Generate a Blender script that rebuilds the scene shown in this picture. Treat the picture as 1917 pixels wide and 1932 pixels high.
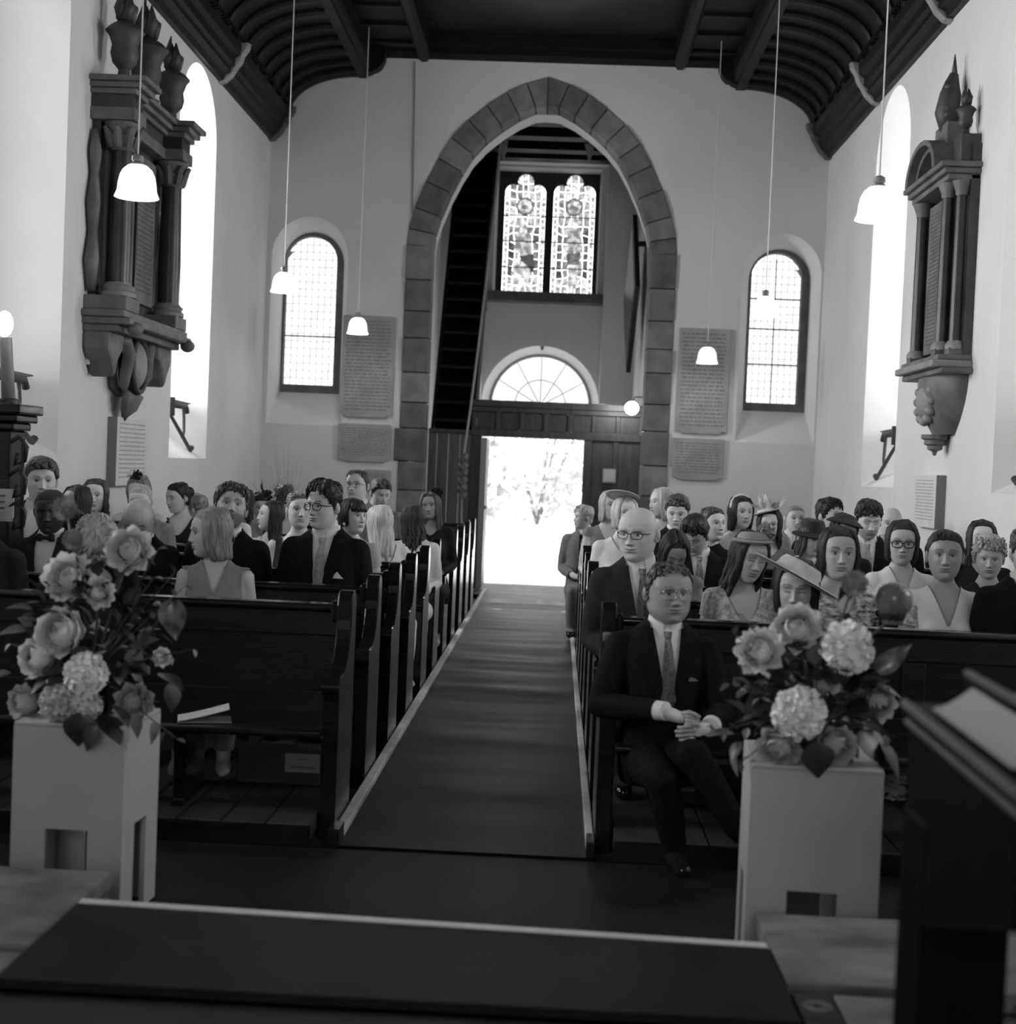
import bpy, bmesh, math, random
import numpy as np
from mathutils import Vector, Matrix, Euler
from mathutils.geometry import tessellate_polygon
from mathutils import noise as mnoise

for o in list(bpy.data.objects):
    bpy.data.objects.remove(o, do_unlink=True)
scene = bpy.context.scene
COL = scene.collection
rnd = random.Random(7)
PI = math.pi

# ------------------------------------------------------------------ camera
# X across the nave, Y down the nave towards the tower, Z up; camera at X=0, Y=0, eye 1.5 m over the nave floor
EYE = 1.5
FPX = 2700.0
CX, CY = 958.5, 966.0
VPX, VPY, ROLL = 1052.0, 885.0, 0.0425
_dy = np.array([VPX - CX, VPY - CY, FPX]); _dy /= np.linalg.norm(_dy)
_dx = np.array([1.0, ROLL, 0.0]); _dx[2] = -(_dx[0] * _dy[0] + _dx[1] * _dy[1]) / _dy[2]; _dx /= np.linalg.norm(_dx)
_dz = np.cross(_dx, _dy)
if _dz[1] > 0:
    _dz = -_dz
MCV = np.stack([_dx, _dy, _dz], axis=1)          # world -> camera (x right, y down, z forward)
cam_data = bpy.data.cameras.new('camera')
cam = bpy.data.objects.new('camera', cam_data)
COL.objects.link(cam)
_r, _d, _f = MCV[0], MCV[1], MCV[2]
cam.matrix_world = Matrix(((_r[0], -_d[0], -_f[0], 0), (_r[1], -_d[1], -_f[1], 0), (_r[2], -_d[2], -_f[2], EYE), (0, 0, 0, 1)))
cam_data.sensor_fit = 'HORIZONTAL'
cam_data.sensor_width = 36.0
cam_data.lens = 36.0 * FPX / 1917.0
cam_data.clip_start = 0.05
cam_data.clip_end = 300
cam_data.dof.use_dof = True
cam_data.dof.focus_distance = 8.0
cam_data.dof.aperture_fstop = 2.7
scene.camera = cam


def at(px, py, Y=None, X=None, Z=None):
    """point of the place seen at a photo pixel, at a known depth Y (or on a plane X or Z)"""
    d = MCV.T @ np.array([px - CX, py - CY, FPX])
    if Y is not None:
        t = Y / d[1]
    elif X is not None:
        t = X / d[0]
    else:
        t = (Z - EYE) / d[2]
    return Vector((d[0] * t, d[1] * t, EYE + d[2] * t))


# ------------------------------------------------------------------ light and exposure
scene.view_settings.view_transform = 'Standard'
scene.view_settings.look = 'None'
scene.view_settings.gamma = 1.0
scene.view_settings.use_curve_mapping = False
scene.view_settings.exposure = 0.0
scene.cycles.use_denoising = True
scene.cycles.max_bounces = 8
scene.cycles.diffuse_bounces = 5
scene.cycles.sample_clamp_indirect = 6.0

world = bpy.data.worlds.new('overcast sky')
scene.world = world
world.use_nodes = True
world.node_tree.nodes['Background'].inputs[0].default_value = (1, 1, 1, 1)
world.node_tree.nodes['Background'].inputs[1].default_value = 5.0


sun = bpy.data.lights.new('sun', 'SUN')
sun.energy = 6.0
sun.angle = 0.01
sun_o = bpy.data.objects.new('sun', sun)
sun_o.rotation_euler = (math.radians(-47), 0, math.radians(3))     # high in the west, shining in at the tower door
COL.objects.link(sun_o)


def area(name, loc, rot, sx, sy, power, spread=PI):
    l = bpy.data.lights.new(name, 'AREA')
    l.shape = 'RECTANGLE'
    l.size, l.size_y, l.energy = sx, sy, power
    l.spread = spread
    o = bpy.data.objects.new(name, l)
    o.location = loc
    o.rotation_euler = rot
    COL.objects.link(o)
    return o


XL, XR = -3.31, 2.81          # side walls
YW = 15.8                     # west wall of the nave
YE = -5.0                     # east end, behind the camera
XC = (XL + XR) / 2
WIN_Y = [4.72, 8.72, 12.72]
WIN_L_POWER, WIN_R_POWER, EAST_POWER = {4.72: 50, 8.72: 74, 12.72: 100}, {4.72: 18, 8.72: 32, 12.72: 46}, 95
for wy in WIN_Y:              # daylight that comes in at the side windows
    area('daylight_north', (XL - 0.62, wy, 3.25), (0, -PI / 2, 0), 2.6, 0.62, WIN_L_POWER[wy], math.radians(140 if wy > 12 else 100))
    area('daylight_south', (XR + 0.62, wy, 3.25), (0, PI / 2, 0), 2.6, 0.62, WIN_R_POWER[wy], math.radians(140 if wy > 12 else 100))
area('daylight_east', (XC, YE - 0.25, 3.3), (PI / 2, 0, 0), 2.2, 3.0, EAST_POWER)

# ------------------------------------------------------------------ materials (all grey: the picture is black and white)
MATS = {}


def mat(name, v=0.5, rough=0.6, v2=None, scale=8.0, bump=0.0, bscale=40.0, stretch=None, spec=0.5, emit=0.0, detail=4.0,
        metal=0.0, sheen=0.0, attr=None, alpha=None, trans=0.0, coat=0.0):
    if name in MATS:
        return MATS[name]
    m = bpy.data.materials.new(name)
    m.use_nodes = True
    nt = m.node_tree
    b = nt.nodes['Principled BSDF']
    b.inputs['Base Color'].default_value = (v, v, v, 1)
    b.inputs['Roughness'].default_value = rough
    b.inputs['Specular IOR Level'].default_value = spec
    b.inputs['Metallic'].default_value = metal
    b.inputs['Sheen Weight'].default_value = sheen
    b.inputs['Coat Weight'].default_value = coat
    b.inputs['Transmission Weight'].default_value = trans
    tc = nt.nodes.new('ShaderNodeTexCoord')
    mp = nt.nodes.new('ShaderNodeMapping')
    nt.links.new(tc.outputs['Object'], mp.inputs[0])
    if stretch:
        mp.inputs['Scale'].default_value = stretch
    col = None
    if v2 is not None:
        n = nt.nodes.new('ShaderNodeTexNoise')
        n.inputs['Scale'].default_value = scale
        n.inputs['Detail'].default_value = detail
        nt.links.new(mp.outputs[0], n.inputs['Vector'])
        r = nt.nodes.new('ShaderNodeMapRange')
        r.inputs[1].default_value = 0.32
        r.inputs[2].default_value = 0.68
        r.inputs[3].default_value = v
        r.inputs[4].default_value = v2
        nt.links.new(n.outputs[0], r.inputs[0])
        col = r.outputs[0]
    if attr:
        a = nt.nodes.new('ShaderNodeAttribute')
        a.attribute_name = attr
        mx = nt.nodes.new('ShaderNodeMath')
        mx.operation = 'MULTIPLY'
        nt.links.new(a.outputs['Fac'], mx.inputs[0])
        if col is not None:
            nt.links.new(col, mx.inputs[1])
        else:
            mx.inputs[1].default_value = v
        col = mx.outputs[0]
    if col is not None:
        nt.links.new(col, b.inputs['Base Color'])
    if bump:
        n2 = nt.nodes.new('ShaderNodeTexNoise')
        n2.inputs['Scale'].default_value = bscale
        n2.inputs['Detail'].default_value = 5
        nt.links.new(mp.outputs[0], n2.inputs['Vector'])
        bp = nt.nodes.new('ShaderNodeBump')
        bp.inputs['Strength'].default_value = bump
        bp.inputs['Distance'].default_value = 0.01
        nt.links.new(n2.outputs[0], bp.inputs['Height'])
        nt.links.new(bp.outputs[0], b.inputs['Normal'])
    if emit:
        b.inputs['Emission Color'].default_value = (1, 1, 1, 1)
        b.inputs['Emission Strength'].default_value = emit
    MATS[name] = m
    return m


PLASTER = mat('lime plaster', 0.66, 0.9, 0.72, 1.3, 0.25, 14, spec=0.2)
PLASTER_W = mat('white reveal plaster', 0.70, 0.9, 0.74, 2.0, 0.15, 20, spec=0.2)
PLASTER_T = mat('tower plaster', 0.62, 0.9, 0.68, 1.3, 0.2, 14, spec=0.2)
STONE = mat('red sandstone', 0.12, 0.9, 0.20, 5.0, 0.5, 30, spec=0.2)
STONE2 = mat('red sandstone pale', 0.16, 0.9, 0.26, 5.0, 0.5, 30, spec=0.2)
STONE3 = mat('red sandstone dark', 0.09, 0.9, 0.16, 5.0, 0.5, 30, spec=0.2)
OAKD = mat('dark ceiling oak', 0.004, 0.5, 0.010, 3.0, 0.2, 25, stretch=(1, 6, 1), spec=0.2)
PEW = mat('dark varnished oak', 0.005, 0.17, 0.013, 4.0, 0.05, 30, stretch=(1, 1, 8), spec=0.45)
PEWB = mat('dark varnished oak boards', 0.006, 0.28, 0.015, 3.0, 0.12, 25, stretch=(0.6, 6, 6), spec=0.35)
FLOORB = mat('worn floor boards', 0.025, 0.6, 0.05, 3.0, 0.2, 20, stretch=(8, 1, 1))
CARPET = mat('dark wool carpet', 0.008, 0.50, 0.017, 2.5, 0.35, 160, spec=0.18)
FLAG = mat('worn flagstone', 0.10, 0.75, 0.28, 4.0, 0.35, 18, stretch=(1, 1.6, 1))
FLAGD = mat('dark flagstone joint', 0.02, 0.8, 0.04, 5.0, 0.3, 20)
KERB = mat('pale stone kerb', 0.62, 0.7, 0.78, 12.0, 0.3, 60)
WHITE = mat('white painted board', 0.5, 0.6, 0.54, 3.0, 0.06, 60)
BRONZE = mat('dark marble', 0.015, 0.35, 0.035, 6.0, 0.1, 40)
ALAB = mat('grey monument stone', 0.09, 0.6, 0.17, 6.0, 0.3, 40)
ALABL = mat('light monument stone', 0.19, 0.6, 0.28, 6.0, 0.3, 40)
ALABD = mat('dark monument stone', 0.03, 0.55, 0.07, 6.0, 0.3, 40)
SLATE = mat('tablet stone', 0.30, 0.75, 0.40, 5.0, 0.15, 40)
SLATEW = mat('pale tablet stone', 0.6, 0.75, 0.68, 5.0, 0.1, 40)
INK = mat('incised lettering', 0.14, 0.9)
INK2 = mat('faint lettering', 0.4, 0.9)
IRON = mat('black iron', 0.015, 0.45, 0.03, 20)
LEAD = mat('lead came', 0.06, 0.6)
SCREEN = mat('oak screen', 0.035, 0.45, 0.07, 3.0, 0.15, 25, stretch=(6, 6, 1))
PAPER = mat('white paper', 0.8, 0.8)
CORD = mat('pale flex', 0.7, 0.6)


# ------------------------------------------------------------------ mesh helpers
class MB:
    """collects shapes, then links them as ONE mesh object"""

    def __init__(self):
        self.v, self.f, self.a = [], [], []

    def add(self, vs, fs, a=1.0):
        n = len(self.v)
        self.v += [tuple(p) for p in vs]
        self.f += [tuple(i + n for i in f) for f in fs]
        self.a += [a] * len(vs)
        return self

    def box(self, x0, x1, y0, y1, z0, z1):
        return self.add([(x0, y0, z0), (x1, y0, z0), (x1, y1, z0), (x0, y1, z0), (x0, y0, z1), (x1, y0, z1), (x1, y1, z1), (x0, y1, z1)],
                        [(3, 2, 1, 0), (4, 5, 6, 7), (0, 1, 5, 4), (1, 2, 6, 5), (2, 3, 7, 6), (3, 0, 4, 7)])

    def prism(self, poly, fn, t0, t1):
        """poly: 2-D outline, fn(a, b, t) -> point; solid between t0 and t1"""
        n = len(poly)
        vs = [fn(a, b, t0) for a, b in poly] + [fn(a, b, t1) for a, b in poly]
        tri = tessellate_polygon([[Vector((a, b, 0)) for a, b in poly]])
        fs = [tuple(t) for t in tri] + [tuple(i + n for i in reversed(t)) for t in tri]
        fs += [(i, (i + 1) % n, n + (i + 1) % n, n + i) for i in range(n)]
        return self.add(vs, fs)

    def loft(self, rings, closed=True, cap0=True, cap1=True):
        n = len(rings[0])
        vs = [p for r in rings for p in r]
        fs = []
        for k in range(len(rings) - 1):
            for i in range(n if closed else n - 1):
                j = (i + 1) % n
                fs.append((k * n + i, k * n + j, (k + 1) * n + j, (k + 1) * n + i))
        if closed and cap0:
            fs.append(tuple(range(n - 1, -1, -1)))
        if closed and cap1:
            fs.append(tuple(range((len(rings) - 1) * n, len(rings) * n)))
        return self.add(vs, fs)

    def tube(self, pts, rad, n=8, flat=1.0, up=None):
        pts = [Vector(p) for p in pts]
        if not isinstance(rad, (list, tuple)):
            rad = [rad] * len(pts)
        t0 = (pts[1] - pts[0]).normalized()
        ref = Vector(up) if up else (Vector((0, 0, 1)) if abs(t0.z) < 0.9 else Vector((1, 0, 0)))
        rings = []
        for i, p in enumerate(pts):
            t = (pts[min(i + 1, len(pts) - 1)] - pts[max(i - 1, 0)])
            if t.length < 1e-9:
                t = t0.copy()
            t.normalize()
            s = t.cross(ref)
            if s.length < 1e-4:
                s = t.cross(Vector((0.3, 0.9, 0.2)))
            s.normalize()
            u = s.cross(t).normalized()
            ref = u
            rings.append([p + s * math.cos(2 * PI * k / n) * rad[i] + u * math.sin(2 * PI * k / n) * rad[i] * flat for k in range(n)])
        return self.loft(rings)

    def lathe(self, prof, n=16, c=(0, 0, 0), fn=None, sweep=2 * PI, start=0.0):
        """prof: (radius, height) pairs round the vertical axis at c"""
        full = abs(sweep - 2 * PI) < 1e-6
        m = n if full else n + 1
        rings = []
        for r, h in prof:
            ring = []
            for k in range(m):
                a = start + sweep * k / n
                p = (c[0] + r * math.cos(a), c[1] + r * math.sin(a), c[2] + h)
                ring.append(fn(p) if fn else p)
            rings.append(ring)
        return self.loft(rings, closed=full)

    def ball(self, c, r, n=12, m=8, fn=None):
        if not isinstance(r, (list, tuple)):
            r = (r, r, r)
        rings = []
        for j in range(m + 1):
            e = -PI / 2 + PI * j / m
            ce = max(math.cos(e), 0.02)
            rings.append([(c[0] + r[0] * ce * math.cos(2 * PI * k / n), c[1] + r[1] * ce * math.sin(2 * PI * k / n), c[2] + r[2] * math.sin(e)) for k in range(n)])
        return self.loft(rings)

    def mesh(self, name, smooth=False):
        me = bpy.data.meshes.new(name)
        me.from_pydata(self.v, [], self.f)
        if smooth:
            me.polygons.foreach_set('use_smooth', [True] * len(me.polygons))
        me.update()
        return me

    def build(self, name, material, parent=None, smooth=False, bevel=0.0, loc=None, angle=None):
        me = self.mesh(name, smooth)
        bm = bmesh.new()
        bm.from_mesh(me)
        bmesh.ops.recalc_face_normals(bm, faces=bm.faces)
        bm.to_mesh(me)
        bm.free()
        o = bpy.data.objects.new(name, me)
        COL.objects.link(o)
        if material:
            me.materials.append(material)
        if parent:
            o.parent = parent
        if loc is not None:
            o.location = loc
        if bevel:
            b = o.modifiers.new('edge', 'BEVEL')
            b.width = bevel
            b.segments = 2
            b.limit_method = 'ANGLE'
            b.angle_limit = math.radians(40)
        if smooth and angle:
            smooth_by_angle(me, angle)
        return o


def smooth_by_angle(me, deg):
    bm = bmesh.new()
    bm.from_mesh(me)
    lim = math.radians(deg)
    for e in bm.edges:
        if len(e.link_faces) == 2 and e.calc_face_angle(0) > lim:
            e.smooth = False
    for f in bm.faces:
        f.smooth = True
    bm.to_mesh(me)
    bm.free()


def tag(o, label=None, cat=None, group=None, kind=None):
    if label:
        o['label'] = label
    if cat:
        o['category'] = cat
    if group:
        o['group'] = group
    if kind:
        o['kind'] = kind
    return o


def empty(name, loc=(0, 0, 0), rz=0.0, parent=None):
    o = bpy.data.objects.new(name, None)
    o.empty_display_size = 0.1
    o.location = loc
    o.rotation_euler = (0, 0, rz)
    if parent:
        o.parent = parent
    COL.objects.link(o)
    return o


def inst(name, me, parent=None, loc=(0, 0, 0), rot=(0, 0, 0), scale=(1, 1, 1), material=None):
    """another object that shares mesh data"""
    o = bpy.data.objects.new(name, me)
    o.location, o.rotation_euler, o.scale = loc, rot, scale
    if parent:
        o.parent = parent
    COL.objects.link(o)
    if material is not None:
        if not me.materials:
            me.materials.append(material)
        o.material_slots[0].link = 'OBJECT'
        o.material_slots[0].material = material
    return o


def copy_tree(o, parent=None):
    c = o.copy()
    COL.objects.link(c)
    c.parent = parent
    for ch in list(o.children):
        copy_tree(ch, c)
    return c


def struct(name, mb, material, label=None, **k):
    o = mb.build(name, material, **k)
    o['kind'] = 'structure'
    if label:
        o['label'] = label
    return o


def arch_loop(x0, x1, z0, zs, zt, n=10, pointed=True):
    """closed outline of an opening: bottom left, bottom right, then over the arch; pointed or round head"""
    pts = [(x0, z0), (x1, z0)]
    w = (x1 - x0) / 2
    c = (x0 + x1) / 2
    h = zt - zs
    if pointed:
        R = (w * w + h * h) / (2 * w)
        a1 = math.atan2(h, R - w) if R > w else PI / 2
        a1 = math.asin(min(1, h / R))
        for k in range(n + 1):
            a = a1 * k / n
            pts.append((x1 - R + R * math.cos(a), zs + R * math.sin(a)))
        for k in range(n - 1, -1, -1):
            a = a1 * k / n
            pts.append((x0 + R - R * math.cos(a), zs + R * math.sin(a)))
    else:
        for k in range(2 * n + 1):
            a = PI * k / (2 * n)
            pts.append((c + w * math.cos(a), zs + h * math.sin(a)))
    return pts


def slab(mb, outer, holes, fn, t0, t1):
    """solid wall: outer outline and holes [(inner loop at t0, outer loop at t1)], fn(a, b, t) -> point"""
    for t, sel, rev in ((t0, 0, False), (t1, 1, True)):
        loops = [outer] + [h[sel] for h in holes]
        tri = tessellate_polygon([[Vector((a, b, 0)) for a, b in L] for L in loops])
        vs = [fn(a, b, t) for L in loops for a, b in L]
        mb.add(vs, [tuple(reversed(x)) if rev else tuple(x) for x in tri])
    n = len(outer)
    mb.add([fn(a, b, t0) for a, b in outer] + [fn(a, b, t1) for a, b in outer],
           [(i, (i + 1) % n, n + (i + 1) % n, n + i) for i in range(n)])
    return mb


def reveal(mb, l0, l1, fn, t0, t1):
    n = len(l0)
    return mb.add([fn(a, b, t0) for a, b in l0] + [fn(a, b, t1) for a, b in l1],
                  [(i, (i + 1) % n, n + (i + 1) % n, n + i) for i in range(n)])


# ================================================================== STRUCTURE
ZC = 6.3
WT = 0.85

# --- floors
mb = MB(); mb.box(XL - 0.3, XR + 0.3, 3.3, 20.6, -0.12, 0.0)
struct('floor', mb, FLAGD)


def pew_platform(x0, x1, name):
    mb = MB()
    r = empty(name, (0, 0, 0)); tag(r, kind='structure')
    n = 14
    w = (x1 - x0) / n
    for i in range(n):
        b = MB(); b.box(x0 + i * w + 0.004, x0 + (i + 1) * w - 0.004, 5.42, 15.3, 0.03, 0.10)
        b.build('floor_board', FLOORB, r, bevel=0.004)
    b = MB(); b.box(x0, x1, 5.38, 5.415, 0.0, 0.096); b.build('riser', PEW, r)
    b = MB(); b.box(x0 + 0.01, x1 - 0.01, 5.43, 15.28, 0.0, 0.03); b.build('joist_bed', FLAGD, r)
    return r


pew_platform(XL, -0.89, 'floor_pews_north')
pew_platform(0.275, XR, 'floor_pews_south')


def wavy_sheet(x0, x1, y0, y1, z, nx, ny, amp, freq):
    mb = MB()
    vs = []
    for j in range(ny + 1):
        y = y0 + (y1 - y0) * j / ny
        for i in range(nx + 1):
            x = x0 + (x1 - x0) * i / nx
            e = min(1, min(i, nx - i) / 2) * min(1, min(j, ny - j) / 2) * min(1, max(0.0, (y - 5.5) / 3.0) + 0.12)
            vs.append((x, y, z + e * amp * (mnoise.noise(Vector((x * 0.5, y * freq, 3.1))) + 0.4 * mnoise.noise(Vector((x * 1.5, y * freq * 2.3, 8))))))
    fs = [(j * (nx + 1) + i, j * (nx + 1) + i + 1, (j + 1) * (nx + 1) + i + 1, (j + 1) * (nx + 1) + i) for j in range(ny) for i in range(nx)]
    n = len(vs)
    mb.add(vs, fs)
    mb.box(x0, x1, y0, y1, z - 0.02, z - 0.014)
    return mb


o = wavy_sheet(-0.774, 0.171, 5.4, 17.25, 0.030, 10, 190, 0.030, 2.2).build('aisle_carpet', CARPET, smooth=True)
tag(o, 'dark carpet runner laid down the central aisle to the open door', 'carpet')
o = wavy_sheet(-2.6, 2.2, 4.03, 5.37, 0.024, 30, 12, 0.010, 1.5).build('front_carpet', CARPET, smooth=True)
tag(o, 'dark carpet across the front of the nave below the chancel step', 'carpet')

# pale kerb either side of the aisle, laid in lengths
for nm, x0, x1, ph in (('trim_1', -0.82, -0.775, 0.0), ('trim_2', 0.172, 0.205, 0.35)):
    r = empty(nm); tag(r, kind='structure')
    y = 5.55 - ph
    b = MB(); b.box(x0, x1, 5.40, 5.545, 0.0, 0.09); b.build('end_block', PEW, r, bevel=0.006)
    y = 5.55
    k = 0
    while y < 16.9:
        L = 1.05 + 0.25 * math.sin(k * 2.1 + ph * 5)
        b = MB(); b.box(x0, x1, y + 0.004, min(y + L, 16.9), 0.0, 0.055)
        b.build('kerb_stone', KERB, r, bevel=0.006)
        y += L
        k += 1

# --- chancel: raised platform the camera stands on
PZ = 0.30
YS_L, YS_R = 3.742, 3.67
r = empty('floor_chancel'); tag(r, kind='structure')
b = MB(); b.prism([(XL, YE), (XR, YE), (XR, 3.2), (XL, 3.2)], lambda a, c, t: (a, c, t), 0.0, PZ - 0.03); b.build('platform_bed', FLAGD, r)
b = MB(); b.prism([(-1.26, 3.15), (0.64, 3.15), (0.64, YS_R - 0.02), (-1.26, YS_L - 0.02)], lambda a, c, t: (a, c, t), 0.0, PZ - 0.03); b.build('step_bed', FLAGD, r)
b = MB(); b.prism([(XL, 3.15), (-1.228, 3.15), (-1.228, 4.0), (XL, 4.02)], lambda a, c, t: (a, c, t), 0.0, PZ - 0.055); b.build('dwarf_wall', STONE, r)
b = MB(); b.prism([(0.604, 3.15), (XR, 3.15), (XR, 3.955), (0.604, 3.93)], lambda a, c, t: (a, c, t), 0.0, PZ - 0.055); b.build('dwarf_wall', STONE, r)
# flagstones either side
for x0, x1 in ((XL, -2.3), (-2.295, -1.222)):
    b = MB(); b.prism([(x0, 3.38), (x1, 3.38), (x1, 4.01), (x0, 4.02)], lambda a, c, t: (a, c, t), PZ - 0.05, PZ); b.build('stone_slab', FLAG, r, bevel=0.008)
    b = MB(); b.prism([(x0, 2.6), (x1, 2.6), (x1, 3.34), (x0, 3.34)], lambda a, c, t: (a, c, t), PZ - 0.05, PZ - 0.004); b.build('stone_slab', FLAG, r, bevel=0.008)
for x0, x1 in ((0.597, 1.02), (1.026, 1.9), (1.905, XR)):
    b = MB(); b.prism([(x0, 3.40), (x1, 3.405), (x1, 3.945), (x0, 3.94)], lambda a, c, t: (a, c, t), PZ - 0.05, PZ); b.build('stone_slab', FLAG, r, bevel=0.008)
    b = MB(); b.prism([(x0 + 0.1, 2.5), (x1, 2.5), (x1, 3.35), (x0 + 0.1, 3.35)], lambda a, c, t: (a, c, t), PZ - 0.05, PZ - 0.004); b.build('stone_slab', FLAG, r, bevel=0.008)
# strip of encaustic tiles at the carpet edge
for k in range(5):
    y1 = 3.345 - k * 0.17
    b = MB(); b.box(0.602, 0.69, y1 - 0.165, y1, PZ - 0.05, PZ - 0.003)
    t = b.build('floor_tile', FLAGD, r, bevel=0.004)
    b = MB()
    for q in range(3):
        b.lathe([(0.012 + 0.009 * q, 0), (0.012 + 0.009 * q, 0.0012), (0.016 + 0.009 * q, 0.0012), (0.016 + 0.009 * q, 0)], 12, (0.646, y1 - 0.083, PZ - 0.003))
    b.build('tile_pattern', FLAG, t)
b = MB(); b.prism([(-1.217, 3.15), (0.590, 3.15), (0.588, YS_R - 0.035), (-1.217, YS_L - 0.035)], lambda a, c, t: (a, c, t), PZ - 0.02, PZ + 0.002)
tag(b.build('chancel_carpet', CARPET), 'dark carpet on the raised chancel platform in front of the camera', 'carpet')
b = MB(); b.prism([(-1.217, YS_L - 0.035), (0.588, YS_R - 0.035), (0.588, YS_R), (-1.217, YS_L)], lambda a, c, t: (a, c, t), PZ - 0.045, PZ + 0.006)
struct('trim_3', b, KERB, bevel=0.004)

# --- side walls with splayed windows
def side_wall(name, x, sgn):
    """sgn -1 north wall (solid towards -X), +1 south wall"""
    fn = lambda a, b, t: (x + sgn * t, a, b)
    holes, loops = [], []
    for wy in WIN_Y:
        inner = arch_loop(wy - 0.645, wy + 0.645, 1.46, 4.33, 4.95, 10, False)
        outer = arch_loop(wy - 0.34, wy + 0.34, 1.95, 4.33, 4.70, 10, False)
        holes.append((inner, outer))
    out = [(YE - 0.4, -0.1), (20.9, -0.1), (20.9, ZC), (YE - 0.4, ZC)]
    mb = MB(); slab(mb, out, holes, fn, 0.0, WT)
    w = struct(name, mb, PLASTER)
    for i, (a, b) in enumerate(holes):
        m2 = MB(); reveal(m2, a, b, fn, 0.0, WT)
        m2.build('window_reveal', PLASTER_W, w)
        m3 = MB()
        glass = arch_loop(WIN_Y[i] - 0.35, WIN_Y[i] + 0.35, 1.94, 4.33, 4.71, 10, False)
        m3.prism(glass, lambda p, q, t: fn(p, q, t), WT - 0.04, WT - 0.02)
        m3.build('window_pane', GLASSW, w)
    return w


GLASSW = mat('bright frosted glass', 0.9, 0.4, emit=1.0)
side_wall('wall_north', XL, -1)
side_wall('wall_south', XR, 1)

# --- east wall behind the camera
fe = lambda a, b, t: (a, YE - t, b)
mb = MB()
ew = (arch_loop(XC - 1.3, XC + 1.3, 1.6, 3.6, 5.0, 10), arch_loop(XC - 1.1, XC + 1.1, 1.75, 3.6, 4.8, 10))
slab(mb, [(XL, -0.1), (XR, -0.1), (XR, ZC), (XL, ZC)], [ew], fe, 0.0, 0.5)
reveal(mb, ew[0], ew[1], fe, 0.0, 0.5)
w = struct('wall_east', mb, PLASTER)
m3 = MB(); m3.prism(ew[1], fe, 0.46, 0.48); m3.build('window_pane', GLASSW, w)

# --- west wall with tower arch and two round-headed windows
ACX = -0.28
_half = [(1.485, 3.9), (1.47, 4.08), (1.41, 4.31), (1.30, 4.60), (1.175, 4.86), (1.04, 5.09), (0.865, 5.29), (0.665, 5.46), (0.45, 5.605), (0.235, 5.71), (0.0, 5.785)]


def ring_offset(d):
    """arch outline (right side, springing to apex) moved inwards by d"""
    out = []
    n = len(_half)
    for i, (hx, z) in enumerate(_half):
        a = Vector(_half[max(i - 1, 0)]); b = Vector(_half[min(i + 1, n - 1)])
        if i == n - 1:
            out.append((0.0, z - d * 1.18))
            continue
        t = (b - a).normalized()
        nrm = Vector((-t.y, t.x))
        p = Vector((hx, z)) + nrm * d
        out.append((max(p.x, 0.0), p.y))
    return out


def arch_full(d, z0):
    R = ring_offset(d)
    right = [(ACX + x, z) for x, z in R]
    left = [(ACX - x, z) for x, z in reversed(R[:-1])]
    return [(ACX - (1.485 - d), z0), (ACX + (1.485 - d), z0)] + right + left


fw = lambda a, b, t: (a, YW + t, b)
AW = 0.85
wl_i = arch_loop(-3.255, -2.405, 1.88, 3.72, 4.17, 10, False)
wl_o = arch_loop(-3.20, -2.53, 2.28, 3.72, 4.06, 10, False)
wr_i = arch_loop(1.93, 2.79, 1.88, 3.72, 4.17, 10, False)
wr_o = arch_loop(2.07, 2.74, 2.28, 3.72, 4.06, 10, False)
mb = MB()
arch_cut = arch_full(0.0, 0.0)
slab(mb, [(XL, -0.1), (XR, -0.1), (XR, ZC), (XL, ZC)], [(arch_cut, arch_cut), (wl_i, wl_o), (wr_i, wr_o)], fw, 0.0, AW)
ww = struct('wall_west', mb, PLASTER)
for a, b in ((wl_i, wl_o), (wr_i, wr_o)):
    m2 = MB(); reveal(m2, a, b, fw, 0.0, 0.5)
    m2.build('window_reveal', PLASTER_W, ww)
# plaster soffit behind the arch stones
m2 = MB(); reveal(m2, arch_full(0.29, 0.0), arch_full(0.25, 0.0), fw, 0.30, AW)
m2.build('arch_soffit', PLASTER_T, ww)

# the tower arch, stone by stone
ar = empty('stone_arch', (0, 0, 0)); tag(ar, kind='structure')
smats = [STONE, STONE2, STONE3, STONE, STONE2, STONE]


def arch_stone(poly, k, d0=0.0):
    b = MB(); b.prism(poly, fw, -0.012 - 0.008 * ((k * 7) % 3), 0.30)
    b.build('stone_block', smats[(k * 5 + k // 3) % 6], ar, bevel=0.012)


for sgn in (-1, 1):
    z = 0.0
    k = 0 if sgn < 0 else 3
    while z < 3.88:
        h = min(0.30 + 0.13 * (((k * 37) % 11) / 11 - 0.3), 3.9 - z)
        if 3.9 - z - h < 0.12:
            h = 3.9 - z
        w_ = 0.285 + (0.05 if (k % 4 == 1 and z < 1.6) else 0)
        xo, xi = ACX + sgn * (1.487 - 0 + (w_ - 0.285)), ACX + sgn * (1.487 - 0.29)
        arch_stone([(xo, z + 0.004), (xi, z + 0.004), (xi, z + h - 0.004), (xo, z + h - 0.004)], k)
        z += h
        k += 1
    A, B = ring_offset(0.0), ring_offset(0.29)
    A = [(1.487, 3.9)] + A[1:]
    for i in range(len(A) - 1):
        g = 0.0035
        q = []
        for P, s in ((A[i], 0), (A[i + 1], 1), (B[i + 1], 1), (B[i], 0)):
            q.append(Vector(P))
        dd = (q[1] - q[0]).normalized() * g
        d2 = (q[2] - q[3]).normalized() * g
        q = [q[0] + dd, q[1] - dd, q[2] - d2, q[3] + d2]
        arch_stone([(ACX + sgn * p.x, p.y) for p in q], k)
        k += 1

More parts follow.
